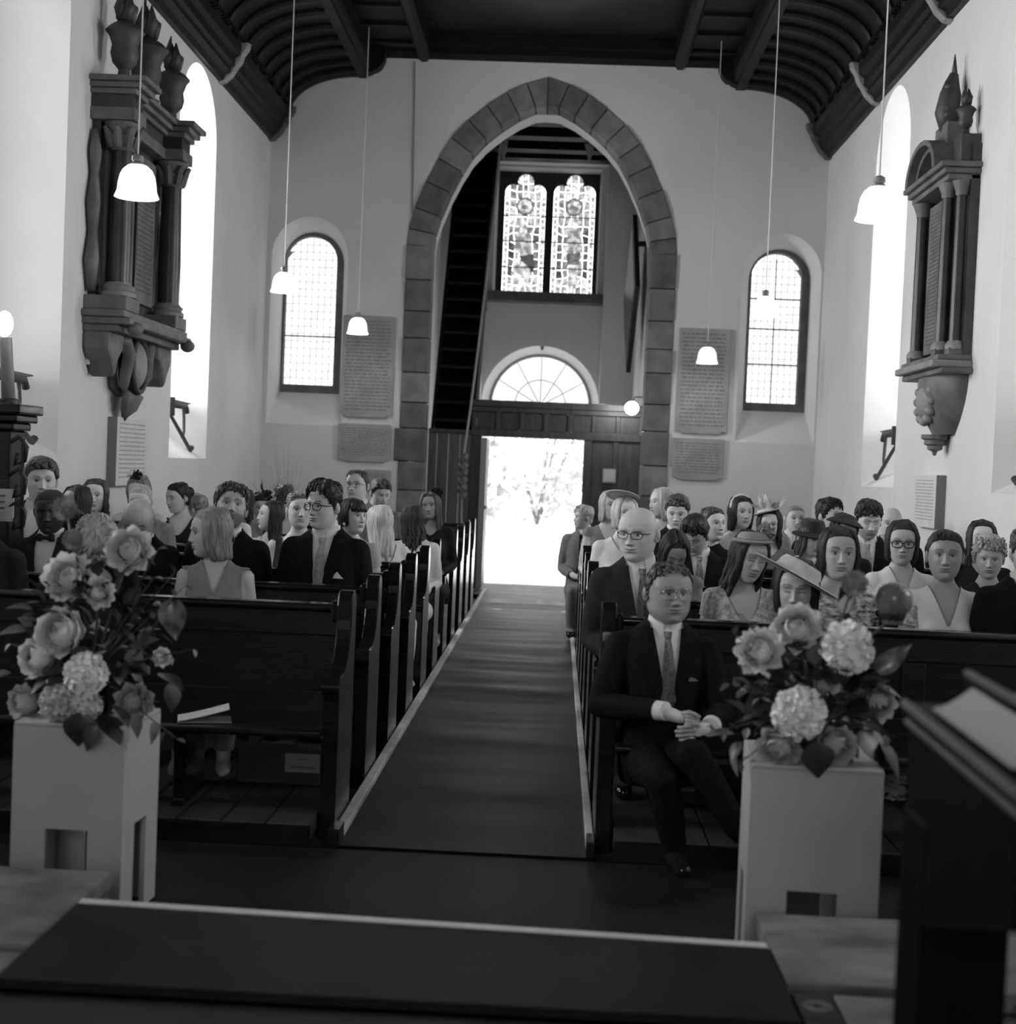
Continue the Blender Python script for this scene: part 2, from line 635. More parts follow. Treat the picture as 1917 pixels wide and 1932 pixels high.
# window stone frames, lead and panes in the west wall
PANE = mat('clear leaded glass', 0.25, 0.3, 0.35, 7.0, emit=1.35)
PANE2 = mat('clear leaded glass dim', 0.25, 0.3, 0.35, 7.0, emit=1.1)


def leaded_window(name, x0, x1, z0, zs, zt, y, nx, nz, bars):
    r = empty(name); tag(r, kind='structure')
    f = lambda a, b, t: (a, y + t, b)
    b = MB()
    b_out = arch_loop(x0 - 0.10, x1 + 0.10, z0 - 0.10, zs, zt + 0.11, 10, False)
    b_in = arch_loop(x0, x1, z0, zs, zt, 10, False)
    slab(b, b_out, [(b_in, b_in)], f, -0.06, 0.14)
    reveal(b, b_in, b_in, f, -0.06, 0.14)
    b.build('window_frame', STONE, r, bevel=0.01)
    lead = MB()
    cx, hw, hh = (x0 + x1) / 2, (x1 - x0) / 2, zt - zs

    def top(x):
        q = max(0.0, 1 - ((x - cx) / hw) ** 2)
        return zs + hh * math.sqrt(q)
    dx, dz = (x1 - x0) / nx, (zt - z0) / nz
    for i in range(nx):
        for j in range(nz):
            a0, a1 = x0 + i * dx + 0.002, x0 + (i + 1) * dx - 0.002
            c0, c1 = z0 + j * dz + 0.002, z0 + (j + 1) * dz - 0.002
            t0, t1 = top(a0), top(a1)
            if min(c0, t0, t1) != c0 and max(t0, t1) < c0 + 0.012:
                continue
            poly = [(a0, c0), (a1, c0), (a1, min(c1, max(t1, c0 + 0.002))), (a0, min(c1, max(t0, c0 + 0.002)))]
            m = MB(); m.prism(poly, f, 0.055, 0.06)
            m.build('pane', PANE if (i * 3 + j * 7) % 5 else PANE2, r)
    for i in range(1, nx):
        x = x0 + i * dx
        lead.box(x - 0.0025, x + 0.0025, y + 0.045, y + 0.06, z0, top(x))
    for j in range(1, nz):
        z = z0 + j * dz
        h = hw if z < zs else hw * math.sqrt(max(0, 1 - ((z - zs) / hh) ** 2))
        lead.box(cx - h, cx + h, y + 0.046, y + 0.06, z - 0.0025, z + 0.0025)
    lead.build('lead_lattice', LEADL, r)
    for z in bars:
        h = hw if z < zs else hw * math.sqrt(max(0, 1 - ((z - zs) / hh) ** 2))
        b = MB(); b.tube([(cx - h, y + 0.03, z), (cx + h, y + 0.03, z)], 0.009, 6)
        b.build('saddle_bar', IRON, r)
    if bars and len(bars) > 2:
        b = MB(); b.tube([(cx, y + 0.035, z0), (cx, y + 0.035, zt - 0.06)], 0.007, 6)
        b.build('saddle_bar', IRON, r)
    return r


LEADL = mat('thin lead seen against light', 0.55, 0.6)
leaded_window('window_1', -3.185, -2.60, 2.34, 3.75, 4.03, YW + 0.52, 8, 20, [2.9])
leaded_window('window_2', 2.09, 2.66, 2.34, 3.75, 4.03, YW + 0.52, 8, 20, [2.78, 3.18, 3.52])
# what closes the west windows outside is the sky itself

# --- tower room behind the arch
YT0, YT1 = YW + AW, 20.0
TXL, TXR = -1.75, 0.99
mb = MB(); mb.box(TXL - 0.4, TXL, YT0, YT1 + 0.9, -0.1, ZC); struct('wall_tower_north', mb, PLASTER_T)
mb = MB(); mb.box(TXR, TXR + 0.4, YT0, YT1 + 0.9, -0.1, ZC); struct('wall_tower_south', mb, PLASTER_T)
ft = lambda a, b, t: (a, YT1 + t, b)
rec = [(-1.13, 0.0), (0.535, 0.0), (0.535, 5.76), (-1.13, 5.76)]
mb = MB(); slab(mb, [(TXL, -0.1), (TXR, -0.1), (TXR, ZC), (TXL, ZC)], [(rec, rec)], ft, 0.0, 0.3)
reveal(mb, rec, rec, ft, 0.0, 0.3)
tw = struct('wall_tower_west', mb, PLASTER_T)
DCX, DZ = -0.29, 2.40
din = arch_loop(DCX - 0.83, DCX + 0.83, 0.0, DZ, DZ + 0.83, 12, False)
dout = arch_loop(DCX - 0.72, DCX + 0.72, 0.0, DZ, DZ + 0.72, 12, False)
win_in = [(-1.03, 3.96), (0.45, 3.96), (0.45, 5.73), (-1.03, 5.73)]
win_out = [(-0.985, 3.98), (0.43, 3.98), (0.43, 5.70), (-0.985, 5.70)]
mb = MB(); slab(mb, [(-1.13, 0.0), (0.535, 0.0), (0.535, 5.76), (-1.13, 5.76)], [(din, dout), (win_in, win_out)], lambda a, b, t: (a, YT1 + 0.3 + t, b), 0.0, 0.35)
reveal(mb, win_in, win_out, lambda a, b, t: (a, YT1 + 0.3 + t, b), 0.0, 0.35)
mb.build('recess_wall', PLASTER_T, tw)
m2 = MB(); reveal(m2, din, dout, lambda a, b, t: (a, YT1 + 0.3 + t, b), 0.0, 0.35); m2.build('door_reveal', PLASTER_W, tw)
b = MB(); b.box(-1.16, 0.545, YT1 + 0.06, YT1 + 0.32, 3.82, 3.96); b.build('window_ledge', STONE3, tw, bevel=0.01)
mb = MB(); mb.box(TXL, TXR, 17.26, 20.66, -0.01, 0.012); struct('floor_tower', mb, mat('pale tower paving', 0.5, 0.8, 0.62, 3.0))
# tower ceiling beams
mb = MB(); mb.box(TXL, TXR, YT0, YT1, 5.95, 6.05); struct('ceiling_tower', mb, OAKD)
for k, (y, z) in enumerate(((17.3, 5.62), (18.3, 5.68), (19.3, 5.74))):
    mb = MB(); mb.box(TXL, TXR, y - 0.12, y + 0.12, z, z + 0.3); struct('trim_%d' % (10 + k), mb, OAKD)
mb = MB(); mb.box(TXL, TXR, YT1 - 0.25, YT1 - 0.005, 5.74, 5.95); struct('trim_13', mb, OAKD)
for x in (-0.86, 0.23):
    b = MB()
    b.tube([(x, 18.3, 5.72), (x, 18.22, 5.6), (x + 0.01, 18.24, 5.5), (x, 18.28, 5.40)], [0.05, 0.06, 0.035, 0.015], 8)
    tag(b.build('timber_bracket', mat('weathered bracket', 0.2, 0.8, 0.3, 8)), 'pale carved bracket under the %s end of the tower beam' % ('north' if x < 0 else 'south'), 'bracket')

# fanlight over the west door
r = empty('window_3'); tag(r, kind='structure')
YF = YT1 + 0.62
FANG = mat('fanlight glass', 0.3, 0.4, emit=1.05)
for k in range(6):
    a0, a1 = PI * k / 6 + 0.012, PI * (k + 1) / 6 - 0.012
    for r0, r1 in ((0.05, 0.36), (0.375, 0.70)):
        poly = [(DCX + r0 * math.cos(a0), DZ + r0 * math.sin(a0))] + [(DCX + r1 * math.cos(a0 + (a1 - a0) * q / 4), DZ + r1 * math.sin(a0 + (a1 - a0) * q / 4)) for q in range(5)] + [(DCX + r0 * math.cos(a1), DZ + r0 * math.sin(a1))]
        b = MB(); b.prism(poly, lambda p, q, t: (p, YF + t, q), 0.0, 0.006); b.build('pane', FANG, r)
b = MB()
for k in range(1, 6):
    a = PI * k / 6
    b.tube([(DCX + 0.05 * math.cos(a), YF, DZ + 0.05 * math.sin(a)), (DCX + 0.71 * math.cos(a), YF, DZ + 0.71 * math.sin(a))], 0.008, 6)
b.tube([(DCX + 0.367 * math.cos(PI * k / 16), YF, DZ + 0.367 * math.sin(PI * k / 16)) for k in range(17)], 0.008, 6)
b.build('glazing_bars', mat('white glazing bar', 0.75), r)
b = MB(); b.tube([(DCX + 0.715 * math.cos(PI * k / 20), YF - 0.01, DZ + 0.715 * math.sin(PI * k / 20)) for k in range(21)], 0.022, 6)
b.build('window_frame', mat('grey frame', 0.35), r)
b = MB(); b.box(DCX - 0.72, DCX + 0.72, YF - 0.05, YF + 0.04, DZ - 0.09, DZ + 0.0); b.build('transom', SCREEN, r)
b = MB(); b.prism([(DCX - 0.03, 3.22), (DCX + 0.03, 3.22), (DCX + 0.012, 3.17), (DCX - 0.012, 3.17)], lambda p, q, t: (p, YT1 + 0.28 + t, q), 0, 0.03); b.build('keystone', STONE, r)

# --- ceiling: coved, boarded, with beams, ribs and a moulded cornice
def cprof(s):
    """profile on one side, s=-1 north / +1 south; distances from the wall"""
    x = XL if s < 0 else XR
    k = -s
    pts = [(x + k * 0.0, 5.34), (x + k * 0.17, 5.30)]
    for i in range(9):
        a = PI / 2 * i / 8
        pts.append((x + k * (0.17 + 0.80 * (1 - math.cos(a)) ), 5.30 + 0.45 * math.sin(a)))
    return pts


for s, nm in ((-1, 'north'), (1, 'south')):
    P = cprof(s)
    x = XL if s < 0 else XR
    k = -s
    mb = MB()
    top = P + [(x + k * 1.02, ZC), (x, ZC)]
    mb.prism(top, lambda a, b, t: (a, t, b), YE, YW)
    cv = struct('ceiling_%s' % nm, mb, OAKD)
    # ribs on the cove
    ribs = [15.72, 15.60]
    y = 15.25
    while y > 4.5:
        ribs.append(y); y -= 0.40
    big = 0
    rp = []
    for i in range(13):
        a = PI / 2 * i / 12
        rp.append((x + k * (0.17 + 0.80 * (1 - math.cos(a)) - 0.0 + 0.0), 5.30 + 0.45 * math.sin(a)))
    shared = {}
    for i, yy in enumerate(ribs):
        wid = 0.05 if i % 3 else 0.085
        if wid not in shared:
            b = MB()
            rings = []
            for j, (px, pz) in enumerate(rp):
                q0 = Vector(rp[max(j - 1, 0)]); q1 = Vector(rp[min(j + 1, 12)])
                t = (q1 - q0).normalized()
                nrm = Vector((t.y, -t.x)) * (1 if k > 0 else -1)
                o_ = Vector((px, pz)) + nrm * 0.05
                m_ = Vector((px, pz)) + nrm * 0.03
                rings.append([(px, -wid, pz), (m_.x, -wid, m_.y), (o_.x, -wid * 0.45, o_.y), (o_.x, wid * 0.45, o_.y), (m_.x, wid, m_.y), (px, wid, pz)])
            b.loft(rings)
            shared[wid] = b.build('cove_rib', OAKD, cv, loc=(0, yy, 0)).data
        else:
            inst('cove_rib', shared[wid], cv, (0, yy, 0))
    # longitudinal beams
    bx = x + k * 1.0
    b = MB()
    prof = [(-0.10, 6.1), (-0.10, 5.80), (-0.085, 5.755), (-0.05, 5.74), (-0.05, 5.70), (0.05, 5.70), (0.05, 5.74), (0.085, 5.755), (0.10, 5.80), (0.10, 6.1)]
    b.prism([(bx + p, q) for p, q in prof], lambda a, c, t: (a, t, c), YE, YW); b.build('ceiling_beam', OAKD, cv)
    bx2 = x + k * 1.66
    prof2 = [(-0.07, 6.2), (-0.07, 5.95), (-0.03, 5.90), (0.03, 5.90), (0.07, 5.95), (0.07, 6.2)]
    b = MB(); b.prism([(bx2 + p, q) for p, q in prof2], lambda a, c, t: (a, t, c), YE, YW); b.build('ceiling_beam', OAKD, cv)
    # boarded flat between the beams with cross fillets
    b = MB(); b.box(min(bx, bx2), max(bx, bx2), YE, YW, 6.0, 6.06); b.build('ceiling_board', OAKD, cv)
    yy = 15.4
    me = None
    while yy > 8:
        if me is None:
            b = MB(); b.box(min(bx, bx2) + 0.09, max(bx, bx2) - 0.07, -0.035, 0.035, 5.965, 6.0)
            me = b.build('cross_fillet', OAKD, cv, loc=(0, yy, 0), bevel=0.01).data
        else:
            inst('cross_fillet', me, cv, (0, yy, 0))
        yy -= 0.62
    # cornice
    cor = empty('cornice_%s' % nm); tag(cor, kind='structure')
    prof = [(0.0, 4.98), (0.05, 4.98), (0.07, 5.03), (0.12, 5.06), (0.12, 5.10), (0.155, 5.12), (0.16, 5.19), (0.205, 5.22), (0.215, 5.30), (0.19, 5.34), (0.0, 5.34)]
    ys = [YW, 13.38, 10.95, 8.5, 6.0, YE]
    for y1, y0 in zip(ys[:-1], ys[1:]):
        b = MB(); b.prism([(x + k * p, q) for p, q in prof], lambda a, c, t: (a, t, c), y0 + 0.0, y1 - 0.0)
        b.build('cornice_length', OAKD, cor)
    # beads along the top edge
    b = MB()
    yy = 15.6
    while yy > 7.0:
        b.box(x + k * 0.20, x + k * 0.235, yy, yy + 0.045, 5.335, 5.375)
        yy -= 0.085
    b.build('bead_row', OAKD, cor)['kind'] = 'stuff'
    # pale carved corbel blocks
    CORB = mat('pale carved corbel', 0.22, 0.8, 0.36, 14, 0.5, 60)
    for ci, yy in enumerate((YW - 0.10, 13.38, 10.95)):
        b = MB()
        rings = []
        for j in range(7):
            t = j / 6
            zz = 4.96 + 0.36 * t
            pr = 0.06 + 0.22 * t ** 0.7 + 0.012 * math.sin(t * 18)
            rings.append([(x, yy - 0.055, zz), (x + k * pr, yy - 0.055, zz + 0.02), (x + k * (pr + 0.02), yy, zz + 0.02), (x + k * pr, yy + 0.055, zz + 0.02), (x, yy + 0.055, zz)])
        b.loft(rings)
        b.build('corbel', CORB if ci else mat('dark carved corbel', 0.06, 0.8, 0.12, 14, 0.5, 60), cor, bevel=0.008)
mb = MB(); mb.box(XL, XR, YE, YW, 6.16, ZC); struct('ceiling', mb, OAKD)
# moulded wall plate over the west wall
b = MB(); b.prism([(YW - 0.20, 6.2), (YW - 0.20, 6.05), (YW - 0.12, 6.02), (YW - 0.12, 5.97), (YW - 0.002, 5.93), (YW - 0.002, 6.2)], lambda a, c, t: (t, a, c), XL + 1.0, XR - 1.0)
struct('trim_20', b, OAKD)
# curved spandrel pieces beside the beams, on the wall
for s in (-1, 1):
    bx = (XL + 1.0) if s < 0 else (XR - 1.0)
    k = -s
    pl = [(bx, 5.70), (bx + k * 0.11, 5.74)]
    for i in range(6):
        a = PI / 2 * i / 5
        pl.append((bx + k * (0.11 + 0.14 * math.sin(a)), 5.95 - 0.20 * math.cos(a)))
    pl += [(bx + k * 0.25, 6.05), (bx, 6.05)]
    b = MB(); b.prism(pl, lambda a, c, t: (a, t, c), YW - 0.16, YW - 0.003)
    struct('trim_%d' % (22 + (s > 0)), b, OAKD)
# flat timber tie over the nave, near the camera end of the view
for yy in (11.0, 8.5):
    b = MB(); b.box(XL + 1.66, XR - 1.66, yy - 0.09, yy + 0.09, 6.0, 6.17)
    struct('trim_%d' % int(24 + yy), b, OAKD)
# roof slab keeps the sky out
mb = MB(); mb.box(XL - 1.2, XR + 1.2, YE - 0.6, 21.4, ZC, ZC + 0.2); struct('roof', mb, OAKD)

# --- outside the west door
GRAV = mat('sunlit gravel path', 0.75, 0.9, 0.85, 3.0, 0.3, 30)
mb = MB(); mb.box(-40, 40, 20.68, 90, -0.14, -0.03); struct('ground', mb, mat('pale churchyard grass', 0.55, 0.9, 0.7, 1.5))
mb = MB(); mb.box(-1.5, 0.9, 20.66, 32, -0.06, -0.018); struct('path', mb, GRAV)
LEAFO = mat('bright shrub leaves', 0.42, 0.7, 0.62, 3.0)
BARK = mat('shrub stem', 0.2, 0.8)


def shrub(c, rx, rz, n, seed, label):
    rr = random.Random(seed)
    root = empty('garden_shrub', c)
    tag(root, label, 'shrub', 'shrubs outside the west door')
    b = MB()
    for k in range(n):
        d = Vector((rr.gauss(0, 1), rr.gauss(0, 1), rr.gauss(0, 1))).normalized() * (0.55 + 0.45 * rr.random())
        p = Vector((d.x * rx, d.y * rx, rz + d.z * rz))
        s = 0.10 + 0.1 * rr.random()
        u = Vector((rr.gauss(0, 1), rr.gauss(0, 1), rr.gauss(0, 1))).normalized()
        w = u.cross(Vector((rr.gauss(0, 1), rr.gauss(0, 1), rr.gauss(0, 1)))).normalized()
        b.add([p - u * s, p + w * s * 0.5, p + u * s, p - w * s * 0.5], [(0, 1, 2, 3)])
    b.build('foliage', LEAFO, root)['kind'] = 'stuff'
    b = MB()
    for k in range(5):
        a = k * 1.3
        b.tube([(0, 0, 0), (0.3 * rx * math.cos(a), 0.3 * rx * math.sin(a), rz * 0.8), (0.6 * rx * math.cos(a), 0.6 * rx * math.sin(a), rz * 1.4)], [0.05, 0.035, 0.015], 6)
    b.build('stem', BARK, root)


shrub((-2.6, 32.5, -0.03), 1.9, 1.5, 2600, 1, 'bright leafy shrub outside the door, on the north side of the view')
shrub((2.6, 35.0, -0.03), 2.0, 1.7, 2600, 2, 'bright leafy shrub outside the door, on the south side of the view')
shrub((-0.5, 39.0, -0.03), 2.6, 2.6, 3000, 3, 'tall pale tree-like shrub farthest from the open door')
# ================================================================== TOWER FITTINGS
# --- two-light stained glass window
r = empty('window_4'); tag(r, kind='structure')
YG = YT1 + 0.58
SG = [mat('stained glass %d' % i, 0.6, 0.3, emit=e) for i, e in enumerate((0.95, 0.66, 0.42, 0.22, 0.09, 0.03))]
for _m in SG:                       # painted detail in the coloured glass
    _nt = _m.node_tree; _b = _nt.nodes['Principled BSDF']; _e = _b.inputs['Emission Strength'].default_value
    _tc = _nt.nodes.new('ShaderNodeTexCoord'); _n = _nt.nodes.new('ShaderNodeTexNoise'); _r = _nt.nodes.new('ShaderNodeMapRange')
    _n.inputs['Scale'].default_value = 17.0; _n.inputs['Detail'].default_value = 3.0
    _r.inputs[1].default_value = 0.40; _r.inputs[2].default_value = 0.60; _r.inputs[3].default_value = _e * 0.35; _r.inputs[4].default_value = _e * 1.1
    _nt.links.new(_tc.outputs['Object'], _n.inputs['Vector']); _nt.links.new(_n.outputs[0], _r.inputs[0]); _nt.links.new(_r.outputs[0], _b.inputs['Emission Strength'])
    _b.inputs['Base Color'].default_value = (.15, .15, .15, 1)
fg = lambda a, b, t: (a, YG + t, b)


def cusp(x0, x1, z0, z1):
    """light with a trefoil head"""
    w = x1 - x0; c = (x0 + x1) / 2
    pts = [(x0, z0), (x1, z0), (x1, z1 - 0.30)]
    for k in range(7):
        a = -0.25 + (PI * 0.5 + 0.6) * k / 6
        pts.append((c + w * 0.31 + w * 0.19 * math.cos(a), z1 - 0.27 + 0.12 * math.sin(a)))
    for k in range(9):
        a = -0.35 + (PI + 0.7) * k / 8
        pts.append((c + w * 0.2 * math.cos(a), z1 - 0.12 + 0.12 * math.sin(a)))
    for k in range(7):
        a = PI * 0.5 - 0.35 + (PI * 0.5 + 0.6) * k / 6
        pts.append((c - w * 0.31 + w * 0.19 * math.cos(a), z1 - 0.27 + 0.12 * math.sin(a)))
    pts.append((x0, z1 - 0.30))
    return pts


lights = [(-0.912, -0.33, 3.99, 5.69), (-0.215, 0.375, 3.99, 5.70)]
b = MB()
hol = [(cusp(*L), cusp(*L)) for L in lights]
slab(b, [(-1.0, 3.94), (0.45, 3.94), (0.45, 5.74), (-1.0, 5.74)], hol, fg, -0.05, 0.03)
for h in hol:
    reveal(b, h[0], h[1], fg, -0.05, 0.03)
b.build('window_frame', mat('dark window stone', 0.03, 0.8), r)
rr = random.Random(5)
for li, (x0, x1, z0, z1) in enumerate(lights):
    w = x1 - x0
    bw = 0.065
    nz = 17
    for j in range(nz):
        c0, c1 = z0 + (z1 - 0.3 - z0) * j / nz, z0 + (z1 - 0.3 - z0) * (j + 1) / nz
        for a0, a1 in ((x0, x0 + bw), (x1 - bw, x1)):
            m = MB(); m.prism([(a0 + 0.006, c0 + 0.005), (a1 - 0.004, c0 + 0.005), (a1 - 0.004, c1 - 0.005), (a0 + 0.006, c1 - 0.005)], fg, 0.0, 0.005)
            m.build('pane', SG[(j + li) % 2], r)
    nx, nz = 5, 14
    gx = [x0 + bw + (w - 2 * bw) * i / nx for i in range(nx + 1)]
    gz = [z0 + (z1 - z0) * j / nz for j in range(nz + 1)]
    P = {}
    for i in range(nx + 1):
        for j in range(nz + 1):
            P[i, j] = (gx[i] + (0 if i in (0, nx) else rr.uniform(-0.02, 0.02)), gz[j] + (0 if j in (0, 9) else rr.uniform(-0.025, 0.025)))
    for i in range(nx):
        for j in range(nz):
            c = [P[i, j], P[i + 1, j], P[i + 1, j + 1], P[i, j + 1]]
            mx, mz = sum(p[0] for p in c) / 4, sum(p[1] for p in c) / 4
            q = [(mx + (p[0] - mx) * 0.93, mz + (p[1] - mz) * 0.94) for p in c]
            t = (mz - z0) / (z1 - z0)
            mid = abs(mx - (x0 + x1) / 2) < 0.13
            k = rr.choice((0, 0, 0, 1, 1, 2))
            if t < 0.13:
                k = rr.choice((0, 0, 1))
            elif t < 0.55 and not mid:
                k = rr.choice((2, 3, 4, 4, 3))
            elif t < 0.55:
                k = rr.choice((0, 1, 2))
            m = MB(); m.prism(q, fg, 0.0, 0.005); m.build('pane', SG[k], r)
    # medallion and a draped figure, leaded as larger pieces in front
    cx = (x0 + x1) / 2
    fig = [([(cx + 0.13 * math.cos(2 * PI * k / 14), z1 - 0.46 + 0.13 * math.sin(2 * PI * k / 14)) for k in range(14)], 3),
           ([(cx + 0.10 * math.cos(2 * PI * k / 14), z1 - 0.46 + 0.10 * math.sin(2 * PI * k / 14)) for k in range(14)], 0),
           ([(cx - 0.06, z1 - 0.5), (cx + 0.06, z1 - 0.5), (cx + 0.04, z1 - 0.45), (cx - 0.05, z1 - 0.44)], 2)]
    if li == 0:
        fig += [([(cx - 0.02 + 0.06 * math.cos(2 * PI * k / 12), 4.93 + 0.07 * math.sin(2 * PI * k / 12)) for k in range(12)], 0),
                ([(cx - 0.10, 4.86), (cx + 0.08, 4.86), (cx + 0.13, 4.6), (cx + 0.02, 4.52), (cx - 0.14, 4.62)], 1),
                ([(cx - 0.05, 4.52), (cx + 0.15, 4.56), (cx + 0.16, 4.3), (cx + 0.02, 4.28)], 4),
                ([(cx - 0.17, 4.28), (cx - 0.02, 4.45), (cx + 0.1, 4.35), (cx + 0.13, 4.12), (cx - 0.13, 4.10)], 0)]
    else:
        fig += [([(cx + 0.02 + 0.055 * math.cos(2 * PI * k / 12), 5.02 + 0.065 * math.sin(2 * PI * k / 12)) for k in range(12)], 0),
                ([(cx - 0.09, 4.95), (cx + 0.11, 4.95), (cx + 0.13, 4.62), (cx - 0.07, 4.58)], 1),
                ([(cx - 0.08, 4.58), (cx + 0.12, 4.6), (cx + 0.10, 4.42), (cx - 0.07, 4.42)], 3),
                ([(cx - 0.05, 4.42), (cx + 0.02, 4.42), (cx + 0.01, 4.1), (cx - 0.05, 4.1)], 0),
                ([(cx + 0.03, 4.42), (cx + 0.09, 4.42), (cx + 0.07, 4.08), (cx + 0.02, 4.08)], 0)]
    for q, (poly, k) in enumerate(fig):
        m = MB(); m.prism(poly, fg, -0.006 - 0.003 * q, -0.003 - 0.003 * q); m.build('pane', SG[k], r)
    b = MB()
    for z in (4.0 + 0.36, 4.0 + 0.73, 4.0 + 1.09):
        b.box(x0, x1, YG - 0.03, YG - 0.022, z - 0.008, z + 0.008)
    b.build('saddle_bar', LEAD, r)

# --- oak lobby screen with open doorway
YS = 17.3
sc = empty('oak_screen', (0, 0, 0)); tag(sc, kind='structure', label='dark panelled oak lobby screen with an open doorway under the tower arch')


def spart(name, x0, x1, z0, z1, y0=0.0, y1=0.06, m=SCREEN, p=None, bev=0.006):
    b = MB(); b.box(x0, x1, YS + y0, YS + y1, z0, z1)
    return b.build(name, m, p or sc, bevel=bev)


spart('top_rail', -1.06, TXR, 2.22, 2.30, -0.05, 0.10)
spart('cornice_moulding', -1.06, TXR, 2.16, 2.22, -0.025, 0.08)
spart('lintel', -1.06, TXR, 1.86, 1.95, -0.02, 0.08)
for i in range(7):
    x0 = -1.04 + i * (TXR + 1.04) / 7
    x1 = x0 + (TXR + 1.04) / 7
    spart('stile', x0 - 0.02, x0 + 0.03, 1.95, 2.16, 0, 0.06)
    spart('panel', x0 + 0.03, x1 - 0.02, 1.95, 2.16, 0.02, 0.045)
spart('door_post', -1.06, -0.93, 0, 1.86, -0.01, 0.09)
spart('door_post', 0.305, 0.40, 0, 1.86, -0.01, 0.09)
spart('skirting', 0.40, TXR, 0.0, 0.25, 0, 0.06)
spart('mid_rail', 0.40, TXR, 0.95, 1.06, 0, 0.06)
spart('stile', 0.66, 0.72, 0.25, 1.86, 0, 0.06)
for x0, x1 in ((0.40, 0.66), (0.72, TXR)):
    spart('panel', x0, x1, 0.25, 0.95, 0.02, 0.045)
    spart('panel', x0, x1, 1.06, 1.86, 0.02, 0.045)
# lower boarded part below the stair
for i in range(5):
    x0 = TXL + i * 0.14
    spart('board', x0 + 0.003, x0 + 0.137, 0.0, 1.88, 0.0, 0.05, mat('grey boarding', 0.09, 0.5, 0.14, 3, stretch=(6, 6, 1)))
spart('capping', TXL, -1.06, 1.88, 1.93, -0.02, 0.08)
# door leaf folded back, seen edge on
d = empty('door_1'); tag(d, kind='structure')
b = MB(); b.box(-0.925, -0.875, YS - 0.03, YS + 0.82, 0.02, 1.84); b.build('door_leaf', SCREEN, d, bevel=0.006)
b = MB(); b.box(-0.935, -0.865, YS - 0.045, YS - 0.028, 0.02, 1.84); b.build('leaf_edge', mat('pale door edge', 0.35, 0.4), d)
b = MB(); b.ball((-0.86, YS + 0.05, 1.0), 0.025); b.build('knob', mat('brass', 0.4, 0.3, metal=1.0), d)
# notice on the screen
b = MB(); b.box(0.545, 0.705, YS - 0.028, YS - 0.001, 1.36, 1.53)
n = b.build('screen_notice', mat('notice frame', 0.3, 0.6)); tag(n, 'small framed notice fixed to the oak screen beside the doorway', 'notice')
b = MB(); b.box(0.56, 0.69, YS - 0.032, YS - 0.027, 1.375, 1.515); b.build('paper', mat('grey paper', 0.45), n)

# --- steep stair to the bell chamber
st = empty('bell_stair', (-1.30, 17.42, 1.93)); tag(st, 'steep black stair rising inside the tower arch to the bell chamber', 'stair')
DY, DZ_ = 2.35, 3.85
for sx in (-0.245, 0.245):
    b = MB(); b.prism([(0, 0), (0.24, 0), (DY + 0.24, DZ_), (DY, DZ_)], lambda a, c, t: (t, a, c), sx - 0.02, sx + 0.02); b.build('stringer', OAKD, st)
tm = None
for i in range(17):
    q = (i + 0.5) / 17
    if tm is None:
        b = MB(); b.box(-0.225, 0.225, 0.0, 0.23, -0.018, 0.018)
        tm = b.build('tread', OAKD, st, loc=(0, DY * q, DZ_ * q)).data
    else:
        inst('tread', tm, st, (0, DY * q, DZ_ * q))
b = MB(); b.prism([(0.22, 0), (0.235, 0), (DY + 0.235, DZ_), (DY + 0.22, DZ_)], lambda a, c, t: (t, a, c), -0.225, 0.225); b.build('back_boarding', OAKD, st)
HR = mat('worn handrail', 0.16, 0.4)
for sx in (0.29,):
    b = MB(); b.tube([(sx, -0.12, 0.05), (sx, 0.0, 0.35), (sx, DY * 0.5 - 0.05, DZ_ * 0.5 + 0.3), (sx, DY, DZ_ + 0.1)], 0.022, 8); b.build('handrail', HR, st, smooth=True)
    b = MB()
    for q in (0.08, 0.4, 0.72):
        b.tube([(sx, DY * q, DZ_ * q + 0.32), (sx, DY * q + 0.12, DZ_ * q + 0.02)], 0.014, 6)
    b.build('rail_bracket', OAKD, st)

# bell rope hitched to the stair with its striped woollen grip
rp = empty('bell_rope', (-1.12, 16.98, 0.0)); tag(rp, 'bell rope with thick twisted woollen grip hanging beside the tower stair', 'rope')
b = MB(); b.tube([(0.0, 0, 1.62), (0.05, 0.15, 2.2), (0.12, 0.4, 3.2), (0.2, 0.8, 4.6), (0.24, 1.0, 5.62)], 0.016, 6); b.build('rope', mat('pale rope', 0.4, 0.9), rp)
b = MB()
pts, rad = [], []
for k in range(40):
    t = k / 39
    pts.append((0.02 * math.sin(k * 0.9), 0.02 * math.cos(k * 0.9), 1.62 - 0.5 * t)); rad.append(0.036 + 0.008 * (k % 2))
b.tube(pts, rad, 10); b.build('woollen_grip', mat('striped wool', 0.05, 0.95, 0.3, 30, stretch=(1, 1, 6)), rp)
b = MB(); b.tube([(0.0, 0, 1.12), (0.0, 0.01, 0.9), (0.03, 0, 0.5), (0.0, 0.0, 0.03)], 0.013, 6); b.build('tail_end', mat('pale rope', 0.4), rp)

